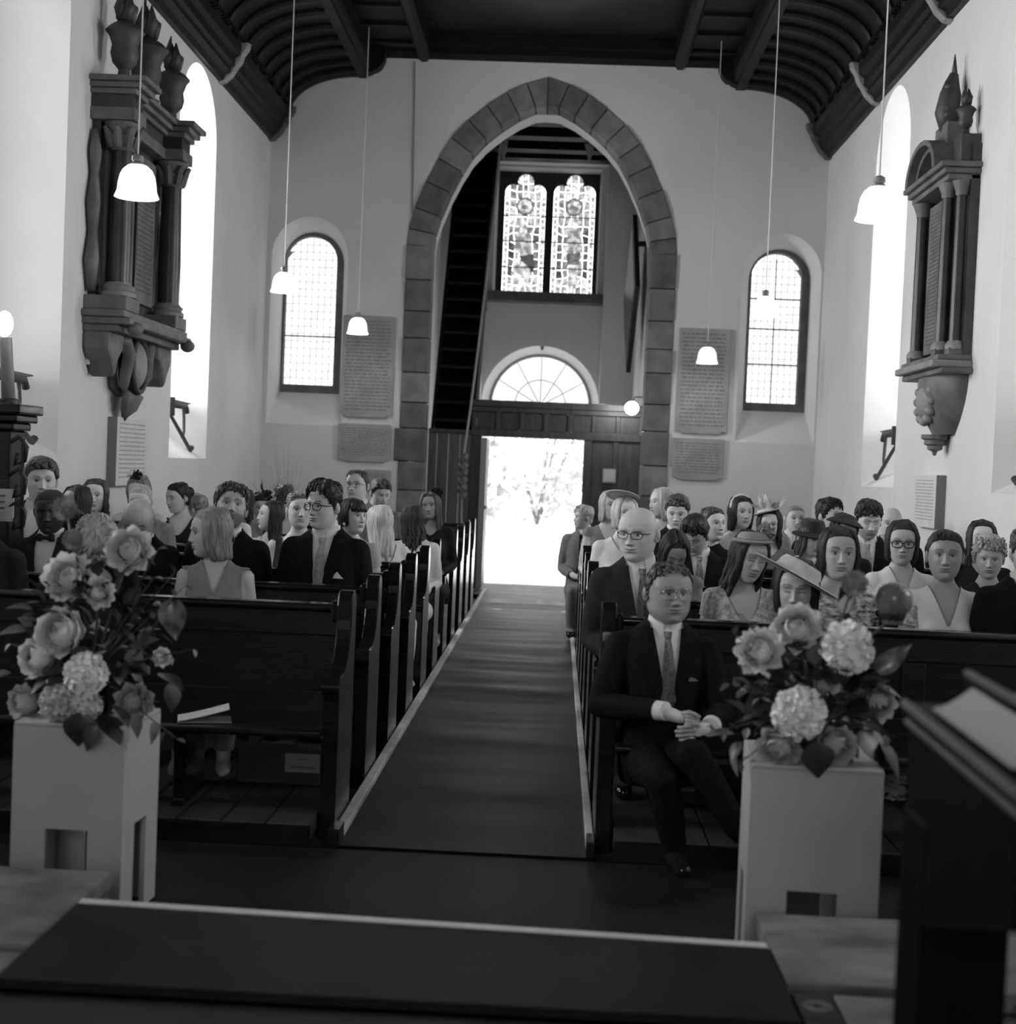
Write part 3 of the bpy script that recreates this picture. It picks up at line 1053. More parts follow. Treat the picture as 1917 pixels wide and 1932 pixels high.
# --- lozenge-shaped funeral hatchment on the south tower wall
h = empty('hatchment', (TXR - 0.02, 18.2, 3.75), 0.045); tag(h, 'dark lozenge-shaped painted board hung on the tower side wall', 'painting')
b = MB(); b.prism([(0, -1.0), (0.8, 0), (0, 1.0), (-0.8, 0)], lambda a, c, t: (-t, a, c), 0.10, 0.16); b.build('frame', OAKD, h, bevel=0.01)
b = MB(); b.prism([(0, -0.86), (0.68, 0), (0, 0.86), (-0.68, 0)], lambda a, c, t: (-t, a, c), 0.16, 0.165); b.build('painted_panel', mat('dark painted panel', 0.02, 0.4, 0.06, 4), h)
b = MB(); b.box(-0.12, 0.10, -0.03, 0.03, 0.6, 0.66); b.build('hanger', IRON, h)

# thin cable run beside the arch
b = MB(); b.tube([tuple(at(783, 116, YW - 0.012)), tuple(at(781, 250, YW - 0.012)), tuple(at(778, 402, YW - 0.012))], 0.006, 6)
tag(b.build('wall_cable', mat('grey cable', 0.2)), 'thin grey cable running down the west wall beside the arch', 'cable')

# --- globe wall lamp by the arch
g = empty('globe_lamp', (0.84, 16.86, 2.25)); tag(g, 'glowing white globe lamp on the jamb right above the oak screen corner', 'lamp')
b = MB(); b.ball((0, 0, 0), 0.082, 16, 12); b.build('globe', mat('lit opal globe', 0.9, 0.3, emit=9.0), g, smooth=True)
b = MB(); b.tube([(0.0, 0, 0.07), (0.03, 0, 0.13), (0.14, 0, 0.13)], 0.012, 6); b.build('bracket', IRON, g)
lp = bpy.data.lights.new('globe_light', 'POINT'); lp.energy = 14; lp.shadow_soft_size = 0.09
lo = bpy.data.objects.new('globe_light', lp); lo.location = (-0.13, -0.02, 0.0); lo.parent = g; COL.objects.link(lo)

# ================================================================== NAVE FITTINGS
def lettering(mb, rows, z_top, z_bot, u0, u1, place, seed, dash=(0.02, 0.07), hgt=0.35):
    """rows of short worn strokes: the inscription cannot be read in the photo"""
    q = random.Random(seed)
    dzr = (z_top - z_bot) / rows
    for i in range(rows):
        z = z_top - (i + 0.5) * dzr
        u = u0 + q.uniform(0, 0.02)
        end = u1 - q.uniform(0, 0.04)
        while u < end:
            L = q.uniform(*dash)
            L = min(L, end - u)
            hh = dzr * hgt * q.uniform(0.7, 1.1)
            place(mb, u, u + L, z - hh / 2, z + hh / 2)
            u += L + q.uniform(0.008, 0.018)


def wall_tablet(x0, x1, z0, z1, label, rows, seed, ears=True):
    t = empty('memorial_tablet', ((x0 + x1) / 2, YW - 0.002, z0)); tag(t, label, 'tablet')
    w = (x1 - x0) / 2; h = z1 - z0
    prof = [(-w, 0.03), (-w * 0.8, 0.03), (-w * 0.75, 0.0), (w * 0.75, 0.0), (w * 0.8, 0.03), (w, 0.03), (w, h), (-w, h)] if ears else [(-w, 0), (w, 0), (w, h), (-w, h)]
    b = MB(); b.prism(prof, lambda a, c, tt: (a, -tt, c), 0.0, 0.035); b.build('stone_panel', SLATE, t, bevel=0.006)
    b = MB()
    lettering(b, rows, h - 0.04, 0.07, -w + 0.03, w - 0.03, lambda m, u0, u1, c0, c1: m.box(u0, u1, -0.037, -0.034, c0, c1), seed)
    b.build('lettering', mat('worn tablet lettering', 0.2, 0.9), t)
    return t


wall_tablet(-2.43, -1.85, 1.98, 3.10, 'large grey inscribed stone tablet left of the tower arch', 26, 1)
wall_tablet(-2.44, -1.86, 1.49, 1.91, 'small inscribed stone tablet under the large one left of the arch', 12, 2)
wall_tablet(1.27, 1.83, 1.95, 3.10, 'large grey inscribed stone tablet right of the tower arch', 24, 3)
wall_tablet(1.25, 1.81, 1.44, 1.90, 'small inscribed stone tablet under the large one right of the arch', 11, 4)
wall_tablet(-2.14, -1.84, 1.17, 1.41, 'smallest plain stone tablet low on the wall beside the arch', 7, 5, False)


def side_tablet(x, sgn, y0, y1, z0, z1, label, seed):
    t = empty('side_wall_tablet', (x, (y0 + y1) / 2, z0)); tag(t, label, 'tablet')
    w = (y1 - y0) / 2
    b = MB(); b.box(min(0, sgn * 0.07), max(0, sgn * 0.07), -w, w, 0, z1 - z0); b.build('stone_panel', SLATEW, t, bevel=0.004)
    b = MB()
    lettering(b, 13, z1 - z0 - 0.03, 0.05, -w + 0.05, w - 0.05, lambda m, u0, u1, c0, c1: m.box(min(sgn * 0.07, sgn * 0.072), max(sgn * 0.07, sgn * 0.072), u0, u1, c0, c1), seed)
    b.build('lettering', INK2, t)
    b = MB(); b.box(min(0, sgn * 0.068), max(0, sgn * 0.068), -w - 0.012, -w - 0.001, -0.002, z1 - z0); b.build('dark_edge', mat('grey side edge', 0.2, 0.8), t)  # strip of darker grey along one side face of the panel
    return t


side_tablet(XL, 1, 10.42, 11.2, 1.24, 1.75, 'pale inscribed tablet on the north wall under the hanging monument', 11)
side_tablet(XR, -1, 10.46, 11.1, 1.18, 1.57, 'pale inscribed tablet on the south wall under the hanging monument', 12)
b = MB(); b.box(XL, XL + 0.03, 9.86, 9.99, 2.09, 2.17)
sw = b.build('wall_switch_box', SLATEW, bevel=0.004); tag(sw, 'little pale switch box on the north wall', 'switch')
b = MB(); b.box(XL + 0.03, XL + 0.034, 9.87, 9.92, 2.10, 2.16); b.build('rocker', mat('grey rocker', 0.3), sw)


# --- baroque wall monuments
def letter_w(m, w):
    return lambda mb, u0, u1, c0, c1: mb.box(m * w, m * (w + 0.0025), u0, u1, c0, c1) if m > 0 else mb.box(m * (w + 0.0025), m * w, u0, u1, c0, c1)


def mbox(m, w0, w1, u0, u1, z0, z1):
    b = MB(); b.box(min(m * w0, m * w1), max(m * w0, m * w1), u0, u1, z0, z1)
    return b


def urn(name, parent, w, u, z, s, material, flame=True):
    b = MB()
    b.lathe([(0.09 * s, 0), (0.09 * s, 0.03 * s), (0.045 * s, 0.05 * s), (0.04 * s, 0.09 * s), (0.085 * s, 0.14 * s), (0.10 * s, 0.2 * s), (0.09 * s, 0.26 * s), (0.115 * s, 0.33 * s), (0.14 * s, 0.36 * s), (0.10 * s, 0.40 * s), (0.05 * s, 0.43 * s)], 14, (w, u, z))
    b.lathe([(0.055 * s, 0.43 * s), (0.03 * s, 0.46 * s)], 10, (w, u, z))
    o = b.build(name, material, parent, smooth=True, angle=40)
    if flame:
        f = MB()
        for k in range(5):
            a = k * 1.26
            rr_ = 0.035 * s
            f.tube([(w + rr_ * math.cos(a), u + rr_ * math.sin(a), z + 0.44 * s), (w + 0.05 * s * math.cos(a + 0.5), u + 0.05 * s * math.sin(a + 0.5), z + 0.53 * s),
                    (w + 0.02 * s * math.cos(a + 1.2), u + 0.02 * s * math.sin(a + 1.2), z + (0.60 + 0.05 * (k % 3)) * s)], [0.035 * s, 0.04 * s, 0.004], 7)
        f.build('flame', material, o, smooth=True)
    return o


mL = empty('wall_monument', (XL, 10.58, 0)); tag(mL, 'large dark wall monument with columns and flaming urns on the north wall', 'monument')
mbox(1, 0, 0.06, -0.72, 0.72, 2.45, 3.9).build('back_slab', ALABD, mL)
for u0, u1 in ((-0.52, -0.015), (0.015, 0.52)):
    p = mbox(1, 0.06, 0.10, u0, u1, 2.62, 3.72).build('inscription_panel', ALAB, mL, bevel=0.006)
    b = MB(); lettering(b, 26, 3.66, 2.7, u0 + 0.04, u1 - 0.04, letter_w(1, 0.10), 21 + int(u0 > 0), (0.03, 0.12), 0.3); b.build('lettering', mat('monument lettering', 0.11, 0.9), p)
mbox(1, 0.06, 0.115, -0.013, 0.013, 2.62, 3.74).build('centre_fillet', BRONZE, mL)
for u in (-0.64, 0.64):
    b = MB(); b.lathe([(0.085, 0), (0.088, 0.3), (0.075, 0.93)], 18, (0.19, u, 2.66)); c = b.build('column', BRONZE, mL, smooth=True, angle=40)
    b = MB(); b.lathe([(0.125, 0), (0.125, 0.03), (0.105, 0.045), (0.12, 0.07), (0.095, 0.09), (0.09, 0.10)], 18, (0.19, u, 2.57)); b.build('column_base', ALABL, c, smooth=True, angle=40)
    b = MB(); b.lathe([(0.08, 0), (0.09, 0.02), (0.08, 0.03), (0.10, 0.10), (0.085, 0.105), (0.125, 0.18), (0.13, 0.19)], 18, (0.19, u, 3.58))
    for k in range(8):
        a = k * PI / 4
        b.tube([(0.19 + 0.08 * math.cos(a), u + 0.08 * math.sin(a), 3.60), (0.19 + 0.11 * math.cos(a), u + 0.11 * math.sin(a), 3.70), (0.19 + 0.14 * math.cos(a), u + 0.14 * math.sin(a), 3.735)], [0.03, 0.026, 0.012], 6)
    b.build('capital', ALAB, c, smooth=True, angle=50)
    mbox(1, 0.0, 0.31, u - 0.14, u + 0.14, 3.775, 3.86).build('architrave_block', ALAB, mL, bevel=0.006)
    mbox(1, 0.0, 0.29, u - 0.125, u + 0.125, 3.86, 3.95).build('frieze_block', BRONZE, mL)
    for k, (w_, z_) in enumerate(((0.32, 3.95), (0.36, 3.99), (0.40, 4.03))):
        mbox(1, 0.0, w_, u - 0.15 - 0.02 * k, u + 0.15 + 0.02 * k, z_, z_ + 0.038).build('cornice_moulding', ALAB, mL, bevel=0.008)
    mbox(1, 0, 0.30, u - 0.16, u + 0.16, 2.47, 2.57).build('pedestal_block', ALAB, mL, bevel=0.008)
    # carved side scroll
    b = MB(); s_ = 1 if u > 0 else -1
    b.tube([(0.04, u + s_ * 0.12, 2.6), (0.05, u + s_ * 0.17, 2.8), (0.04, u + s_ * 0.12, 3.0), (0.05, u + s_ * 0.16, 3.2), (0.04, u + s_ * 0.12, 3.4), (0.05, u + s_ * 0.15, 3.55), (0.03, u + s_ * 0.12, 3.7)], [0.03, 0.055, 0.035, 0.05, 0.03, 0.045, 0.02], 8)
    b.build('side_scroll', ALAB, mL, smooth=True)
mbox(1, 0.0, 0.17, -0.5, 0.5, 3.775, 3.86).build('architrave', ALAB, mL, bevel=0.006)
mbox(1, 0.0, 0.15, -0.5, 0.5, 3.86, 3.95).build('frieze', ALABD, mL)
for k, (w_, z_) in enumerate(((0.19, 3.95), (0.23, 3.99), (0.27, 4.03))):
    mbox(1, 0.0, w_, -0.48, 0.48, z_, z_ + 0.038).build('cornice_moulding', ALAB, mL, bevel=0.008)
urn('urn', mL, 0.17, -0.6, 4.068, 0.98, ALABD)
urn('urn', mL, 0.15, 0.0, 4.068, 1.12, ALABD)
urn('urn', mL, 0.17, 0.62, 4.068, 0.98, ALABD)
for k, (w_, z0, z1) in enumerate(((0.30, 2.42, 2.47), (0.34, 2.37, 2.42), (0.25, 2.32, 2.37))):
    mbox(1, 0, w_, -0.84 + 0.02 * k, 0.84 - 0.02 * k, z0, z1).build('shelf_moulding', ALAB, mL, bevel=0.01)
for u in (-0.7, 0.7):
    MB().ball((0.34, u, 2.35), (0.06, 0.06, 0.05), 8, 6).build('shelf_boss', ALAB, mL, smooth=True)
for s_ in (-1, 1):
    b = MB(); b.prism([(s_ * 0.80, 2.33), (s_ * 0.42, 2.33), (s_ * 0.45, 2.22), (s_ * 0.56, 2.14), (s_ * 0.63, 2.0), (s_ * 0.72, 2.12), (s_ * 0.80, 2.2)], lambda a, c, t: (t, a, c), 0.0, 0.19)
    b.build('apron_bracket', ALAB, mL, bevel=0.03)
    b = MB(); b.tube([(0.12, s_ * 0.40, 2.30), (0.15, s_ * 0.30, 2.30), (0.16, s_ * 0.22, 2.2), (0.15, s_ * 0.26, 2.08), (0.12, s_ * 0.2, 1.98), (0.1, s_ * 0.12, 1.95)], [0.03, 0.05, 0.05, 0.045, 0.035, 0.02], 8)
    b.build('apron_scroll', ALAB, mL, smooth=True)
b = MB(); b.ball((0.13, 0.0, 2.14), (0.09, 0.155, 0.185), 16, 10); b.build('cartouche', ALABL, mL, smooth=True)
b = MB(); b.tube([(0.17, 0.17 * math.cos(2 * PI * k / 20), 2.14 + 0.2 * math.sin(2 * PI * k / 20)) for k in range(21)], 0.022, 6); b.build('cartouche_rim', ALABD, mL, smooth=True)
b = MB()
b.prism([(-0.16, 2.34), (0.16, 2.34), (0.3, 2.34), (0.2, 1.96), (0.0, 1.9), (-0.2, 1.96), (-0.3, 2.34)], lambda a, c, t: (t, a, c), 0.0, 0.06); b.build('apron_back', ALAB, mL, bevel=0.02)
b = MB()
for k in range(7):
    u = (k - 3) * 0.035
    b.tube([(0.08, u * 0.6, 1.96), (0.13, u * 1.3, 1.90), (0.10, u * 1.0, 1.82), (0.06, u * 0.2, 1.74 - 0.01 * (3 - abs(k - 3)))], [0.03, 0.04, 0.032, 0.006], 7)
b.build('leaf_pendant', ALAB, mL, smooth=True)

mR = empty('wall_monument', (XR, 10.47, 0)); tag(mR, 'tall narrow wall monument with arched pediment and bowl bracket on the south wall', 'monument')
mbox(-1, 0, 0.06, -0.5, 0.5, 2.4, 3.85).build('back_slab', ALABD, mR)
p = mbox(-1, 0.06, 0.11, -0.22, 0.40, 2.46, 3.56).build('inscription_panel', ALAB, mR, bevel=0.006)
b = MB(); lettering(b, 34, 3.5, 2.52, -0.18, 0.36, letter_w(-1, 0.11), 31, (0.04, 0.2), 0.3); b.build('lettering', mat('monument lettering', 0.11, 0.9), p)
for u, w_, rr_ in ((-0.31, 0.16, 0.05), (-0.43, 0.10, 0.045), (0.47, 0.14, 0.05)):
    b = MB(); b.lathe([(rr_, 0), (rr_ * 0.9, 1.02)], 14, (-w_, u, 2.5)); c = b.build('column', BRONZE, mR, smooth=True, angle=40)
    b = MB(); b.lathe([(rr_ * 1.5, 0), (rr_ * 1.5, 0.03), (rr_ * 1.1, 0.06)], 14, (-w_, u, 2.44)); b.build('column_base', ALABL, c, smooth=True, angle=40)
    b = MB(); b.lathe([(rr_, 0), (rr_ * 1.05, 0.03), (rr_ * 1.6, 0.1), (rr_ * 1.6, 0.12)], 14, (-w_, u, 3.5)); b.build('capital', ALAB, c, smooth=True, angle=40)
    mbox(-1, 0, w_ + 0.06, u - 0.055, u + 0.055, 2.40, 2.45).build('pedestal_block', ALAB, mR, bevel=0.006)
    b = MB(); b.box(-(w_ - 0.02), -0.06, u - 0.03, u + 0.03, 2.46, 3.5); b.build('pilaster_strip', ALAB, mR)
for k, (w_, z_) in enumerate(((0.22, 3.60), (0.25, 3.64), (0.28, 3.68))):
    mbox(-1, 0, w_, -0.50 - 0.02 * k, 0.52 + 0.02 * k, z_, z_ + 0.038).build('cornice_moulding', ALAB, mR, bevel=0.008)
for q, (r0, r1, w_) in enumerate(((0.36, 0.42, 0.28), (0.30, 0.35, 0.22))):
    poly = [(0.10 + r1 * math.cos(PI * k / 14), 3.72 + 0.62 * r1 * math.sin(PI * k / 14)) for k in range(15)] + [(0.10 + r0 * math.cos(PI * k / 14), 3.72 + 0.62 * r0 * math.sin(PI * k / 14)) for k in range(14, -1, -1)]
    b = MB(); b.prism(poly, lambda a, c, t: (-t, a, c), 0.0, w_); b.build('pediment_moulding', ALAB, mR, bevel=0.006)
b = MB(); b.prism([(0.10 + 0.32 * math.cos(PI * k / 14), 3.72 + 0.2 * math.sin(PI * k / 14)) for k in range(15)], lambda a, c, t: (-t, a, c), 0.0, 0.12); b.build('tympanum', ALABD, mR)
mbox(-1, 0.0, 0.16, -0.16, 0.16, 3.9, 4.08).build('crest_block', ALAB, mR, bevel=0.01)
mbox(-1, 0.0, 0.14, -0.48, -0.28, 3.72, 3.92).build('crest_block', ALABD, mR, bevel=0.01)
b = MB()
b.tube([(-0.09, 0.0, 4.06), (-0.12, 0.02, 4.18), (-0.11, -0.02, 4.3), (-0.09, 0.03, 4.4), (-0.08, 0.02, 4.46)], [0.08, 0.085, 0.075, 0.05, 0.03], 10)
for k in range(6):
    b.ball((-0.12, 0.07 * math.cos(k * 2.1), 4.1 + 0.05 * k), (0.045, 0.045, 0.04), 8, 6)
b.tube([(-0.08, 0.02, 4.44), (-0.08, 0.02, 4.52), (-0.08, 0.025, 4.60)], [0.025, 0.014, 0.003], 6)
b.build('crest_finial', ALABD, mR, smooth=True)
urn('urn', mR, -0.09, -0.38, 3.92, 0.5, ALABD)
for k, (w_, z0, z1) in enumerate(((0.24, 2.36, 2.40), (0.28, 2.31, 2.36), (0.22, 2.27, 2.31))):
    mbox(-1, 0, w_, -0.52 - 0.02 * k, 0.52 + 0.02 * k, z0, z1).build('shelf_moulding', ALABL if k == 1 else ALAB, mR, bevel=0.01)
b = MB()
rings = []
for j in range(9):
    t = j / 8
    z = 2.28 - 0.42 * t
    hw = 0.46 * math.cos(t * 1.25) ** 0.8
    dp = 0.20 * math.cos(t * 1.2) ** 0.7
    rings.append([(-dp * math.sin(PI * k / 16) * (1 + 0.05 * (k % 2)), hw * math.cos(PI * k / 16), z) for k in range(17)])
b.loft(rings, closed=False)
b.build('bowl_bracket', ALAB, mR, smooth=True, angle=30)
b = MB(); b.ball((-0.15, 0.04, 2.10), (0.075, 0.17, 0.13), 16, 10)
for k in range(12):
    a_ = 2 * PI * k / 12
    b.ball((-0.165, 0.04 + 0.19 * math.cos(a_), 2.10 + 0.145 * math.sin(a_)), (0.04, 0.045, 0.035), 8, 6)
b.build('carved_cartouche', ALABL, mR, smooth=True)
b = MB(); b.lathe([(0.10, 0.0), (0.10, -0.03), (0.075, -0.04), (0.08, -0.07), (0.055, -0.08), (0.055, -0.105), (0.02, -0.12), (0.01, -0.15)], 14, (-0.09, 0.0, 1.86)); b.build('pendant_finial', ALAB, mR, smooth=True, angle=40)

# --- hanging bell-shaped pendant lamps
SHADE = mat('lit opal glass shade', 0.9, 0.4, emit=1.05)


def pendant(loc, label):
    p = empty('pendant_lamp', loc); tag(p, label, 'lamp', 'pendant lamps over the pews')
    b = MB()
    prof = [(0.022, 0.088), (0.05, 0.082), (0.075, 0.06), (0.09, 0.03), (0.098, -0.01), (0.102, -0.05), (0.112, -0.075), (0.116, -0.083)]
    b.lathe(prof + [(r_ - 0.004, h_ - 0.002) for r_, h_ in reversed(prof)], 28)
    b.build('shade', SHADE, p, smooth=True)
    b = MB(); b.lathe([(0.012, 0.14), (0.03, 0.13), (0.032, 0.11), (0.022, 0.10), (0.034, 0.092), (0.034, 0.086), (0.0, 0.085)], 14); b.build('cap', mat('lamp cap', 0.22, 0.4), p, smooth=True, angle=40)
    b = MB(); b.tube([(0, 0, 0.13), (0, 0, 6.02 - loc[2])], 0.0045, 6); b.build('flex', CORD, p)
    b = MB(); b.ball((0, 0, 0.0), (0.03, 0.03, 0.04), 10, 8); b.build('bulb', mat('lit bulb', 0.9, 0.3, emit=12.0), p, smooth=True)
    l = bpy.data.lights.new('lamp_light', 'POINT'); l.energy = 7; l.shadow_soft_size = 0.04
    lo = bpy.data.objects.new('lamp_light', l); lo.location = (0, 0, -0.055); lo.parent = p; COL.objects.link(lo)
    return p


pendant((-2.25, 7.43, 2.905), 'white bell-shaped lamp hanging in front of the north monument')
pendant((-2.41, 12.25, 3.0), 'white bell-shaped lamp hanging in front of the left west window')
pendant((-2.135, 14.85, 2.90), 'white bell-shaped lamp hanging before the large left tablet')
pendant((1.56, 7.33, 2.905), 'white bell-shaped lamp hanging beside the south wall monument')
pendant((1.70, 12.25, 2.95), 'white bell-shaped lamp hanging in front of the right west window')
pendant((1.51, 15.04, 2.75), 'white bell-shaped lamp hanging before the large right tablet')


# --- opening shelves of the window vents, seen in the splays
def vent_stay(x, sgn, wy, label):
    v = empty('window_vent', (x, wy, 1.9)); tag(v, label, 'window vent')
    G = mat('grey painted vent', 0.05, 0.6)
    b = MB(); b.prism([(-0.50, 0.05), (0.40, 0.05), (0.50, 0.062), (0.50, 0.07), (-0.5, 0.085)], lambda a, c, t: (sgn * t, a, c), 0.12, 0.34); b.build('vent_flap', mat('pale vent flap', 0.12, 0.7), v, bevel=0.004)
    b = MB(); b.tube([(sgn * 0.13, -0.5, 0.03), (sgn * 0.13, 0.36, 0.03), (sgn * 0.13, 0.40, -0.02)], 0.026, 8); b.build('flap_edge', G, v, smooth=True)
    b = MB(); b.tube([(sgn * 0.12, 0.24, 0.03), (sgn * 0.12, 0.27, -0.10), (sgn * 0.11, 0.24, -0.20), (sgn * 0.11, 0.20, -0.26)], 0.015, 8); b.build('curved_stay', G, v, smooth=True)
    b = MB(); b.tube([(sgn * 0.10, -0.30, -0.05), (sgn * 0.10, 0.20, -0.26), (sgn * 0.10, 0.46, -0.37), (sgn * 0.10, 0.50, -0.34)], [0.015, 0.018, 0.018, 0.026], 8); b.build('diagonal_arm', G, v, smooth=True)
    b = MB(); b.box(min(0, sgn * 0.13), max(0, sgn * 0.13), -0.53, -0.49, -0.08, 0.08); b.build('hinge_bracket', G, v)
    return v


for wy, t in ((8.72, 'nearer'), (12.72, 'farther')):
    vent_stay(XL, -1, wy, 'grey iron vent with curved stay in the %s north window' % t)
    vent_stay(XR, 1, wy, 'grey iron vent with curved stay in the %s south window' % t)

# --- bare twigs in a vase against the west wall corner
tw_ = empty('twig_arrangement', (-2.88, 15.32, 0.0)); tag(tw_, 'tall dried twig arrangement in a vase by the left west window', 'arrangement')
q = random.Random(3)
b = MB()
for k in range(46):
    a = q.uniform(0, 2 * PI); h_ = q.uniform(0.9, 1.75); s_ = q.uniform(0.08, 0.30)
    m1 = (0.35 * s_ * math.cos(a), 0.35 * s_ * math.sin(a), 0.55 * h_)
    e = (s_ * math.cos(a), s_ * math.sin(a), h_)
    b.tube([(0, 0, 0.35), m1, e], [0.005, 0.003, 0.001], 4)
    for j in range(5):
        t = 0.5 + 0.1 * j
        p_ = Vector(m1).lerp(Vector(e), (t - 0.4))
        b.tube([p_, p_ + Vector((q.uniform(-0.08, 0.08), q.uniform(-0.08, 0.08), q.uniform(0.02, 0.12)))], [0.003, 0.001], 4)
b.build('twigs', mat('pale dried twig', 0.42, 0.9), tw_)
b = MB(); b.lathe([(0.07, 0), (0.11, 0.1), (0.12, 0.25), (0.07, 0.36), (0.085, 0.4)], 16); b.build('vase', mat('dark vase', 0.05, 0.3), tw_, smooth=True)

# --- candle lamp on a carved stand at the north wall (left edge of the view)
cs = empty('candle_stand', (-2.80, 7.08, 0.10)); tag(cs, 'dark carved wooden stand with iron scrollwork and a lit candle lamp', 'stand')
b = MB(); b.box(-0.10, 0.10, -0.10, 0.10, 0.0, 1.48); b.build('post', PEW, cs, bevel=0.01)
for k, (w_, z0, z1) in enumerate(((0.12, 1.48, 1.52), (0.145, 1.52, 1.56), (0.165, 1.56, 1.61))):
    b = MB(); b.box(-w_, w_, -w_, w_, z0, z1); b.build('capital_moulding', PEW, cs, bevel=0.01)
b = MB()
for k in range(3):
    z = 1.42 - 0.16 * k
    b.tube([(0.10, -0.11, z), (0.15, -0.12, z + 0.03), (0.19, -0.12, z - 0.02), (0.18, -0.12, z - 0.09), (0.13, -0.12, z - 0.11), (0.145, -0.12, z - 0.05)], 0.011, 6)
b.tube([(0.17, -0.12, 1.44), (0.175, -0.12, 0.98)], 0.009, 6)
b.build('iron_scrollwork', IRON, cs, smooth=True)
b = MB(); b.tube([(0.045, 0, 1.61), (0.02, 0, 1.94)], [0.034, 0.03], 12); b.build('candle_tube', mat('grey candle tube', 0.22, 0.5), cs, smooth=True)
b = MB(); b.lathe([(0.055, 0), (0.055, 0.02), (0.036, 0.03)], 14, (0.045, 0, 1.61)); b.build('drip_pan', IRON, cs, smooth=True, angle=40)
b = MB(); b.ball((0.012, 0, 2.01), (0.042, 0.042, 0.065), 14, 10); b.build('bulb', mat('lit candle bulb', 0.9, 0.3, emit=12.0), cs, smooth=True)
nb = MB(); nb.box(-0.10, 0.13, -0.121, -0.108, 1.03, 1.19)
nt_ = nb.build('stand_notice', mat('notice paper', 0.5, 0.8)); nt_.location = (-2.80, 7.08, 0.10)
tag(nt_, 'small printed notice pinned to the candle stand', 'notice')
b = MB()
lettering(b, 4, 1.17, 1.05, -0.08, 0.11, lambda m, u0, u1, c0, c1: m.box(u0, u1, -0.1225, -0.1212, c0, c1), 51)
b.build('print', INK, nt_)

# --- white plinths
def plinth(cx, cy, rot, s, h, label):
    p = empty('flower_plinth', (cx, cy, 0.03), rot); tag(p, label, 'plinth', 'white plinths under the flowers')
    t = 0.018
    hh = 0.30
    hs = s / 2
    ow = s * 0.19

    def panel(fn):
        b = MB()
        slab(b, [(-hs, 0.0), (-ow, 0.0), (-ow, hh), (ow, hh), (ow, 0.0), (hs, 0.0), (hs, h), (-hs, h)], [], fn, 0.0, t)
        return b
    panel(lambda a, c, w: (a, -hs + w, c)).build('front_panel', WHITE, p)
    panel(lambda a, c, w: (a, hs - w, c)).build('back_panel', WHITE, p)
    panel(lambda a, c, w: (-hs + w, a * (1 - 2 * t / s), c)).build('side_panel', WHITE, p)
    panel(lambda a, c, w: (hs - w, a * (1 - 2 * t / s), c)).build('side_panel', WHITE, p)
    b = MB(); b.box(-hs, hs, -hs, hs, h, h + 0.012); b.build('top', WHITE, p, bevel=0.004)
    return p


PL1 = plinth(-1.456, 4.495, -0.034, 0.35, 0.615, 'white plinth with square cut-outs under the flowers, empty front pew behind')
PL2 = plinth(0.785, 4.24, -0.07, 0.37, 0.645, 'white plinth with square cut-outs beside the seated man in front')

# --- reading lectern close to the camera
lc = empty('reading_lectern', (0.66, 2.62, PZ)); tag(lc, 'black wooden reading lectern close to the camera at the right edge', 'lectern')
BLK = mat('black lectern wood', 0.002, 0.6, 0.005, 6, spec=0.1)
b = MB(); b.box(-0.005, 0.15, -0.16, 0.0, 0.05, 0.62); b.build('post', BLK, lc, bevel=0.01)
b = MB(); b.box(-0.05, 0.45, -0.35, 0.10, 0.0, 0.05); b.build('foot', BLK, lc, bevel=0.01)
b = MB(); b.prism([(0.0, 0.78), (0.0, 0.46), (-0.16, 0.44), (-0.62, 0.58), (-0.62, 0.76)], lambda a, c, t: (t, a, c), 0.0, 0.62); b.build('desk_body', BLK, lc, bevel=0.008)
b = MB(); b.prism([(0.02, 0.800), (0.02, 0.782), (-0.64, 0.762), (-0.64, 0.780)], lambda a, c, t: (t, a, c), -0.005, 0.65); b.build('desk_top', BLK, lc, bevel=0.004)
EDG = mat('worn lectern edge', 0.12, 0.6)
b = MB(); b.tube([(-0.006, 0.02, 0.797), (-0.006, -0.64, 0.777)], 0.009, 6); b.build('edge_bead', EDG, lc)
b = MB(); b.tube([(0.0, 0.015, 0.765), (0.0, -0.63, 0.747)], 0.007, 6); b.build('edge_bead', EDG, lc)
# open book on it
bk = empty('open_book', (0.66, 2.62, PZ)); tag(bk, 'open white book lying on the black reading lectern', 'book')
pz = lambda y: 0.806 + y * 0.03
for x0 in (0.112, 0.374):
    b = MB()
    rows_ = []
    for j in range(9):
        x = x0 + 0.26 * j / 8
        hgt = 0.012 + 0.022 * math.sin(PI * (0.15 + 0.75 * j / 8))
        rows_.append([(x, -0.06, pz(-0.06) + hgt), (x, -0.44, pz(-0.44) + hgt), (x, -0.44, pz(-0.44) + 0.006), (x, -0.06, pz(-0.06) + 0.006)])
    b.loft(rows_)
    b.build('page_block', mat('book page', 0.5, 0.8), bk, smooth=True, angle=40)
b = MB(); b.prism([(-0.05, pz(-0.05) + 0.005), (-0.05, pz(-0.05)), (-0.45, pz(-0.45)), (-0.45, pz(-0.45) + 0.005)], lambda a, c, t: (t, a, c), 0.108, 0.64); b.build('cover', BLK, bk)
# loose sheet leaning on the rail
b = MB()
rows_ = []
for j in range(6):
    t = j / 5
    x = 0.022 + 0.068 * t; dz_ = 0.006 + 0.040 * t ** 1.5
    rows_.append([(x, -0.07, 0.80 - 0.002 + dz_), (x, -0.52, 0.786 + dz_), (x, -0.52, 0.7845 + dz_), (x, -0.07, 0.7965 + dz_)])
b.loft(rows_)
ps = b.build('paper_sheet', mat('loose paper', 0.55, 0.8), smooth=True, angle=40, loc=(0.66, 2.62, PZ)); tag(ps, 'loose white sheet leaning on the rail of the black lectern', 'paper')
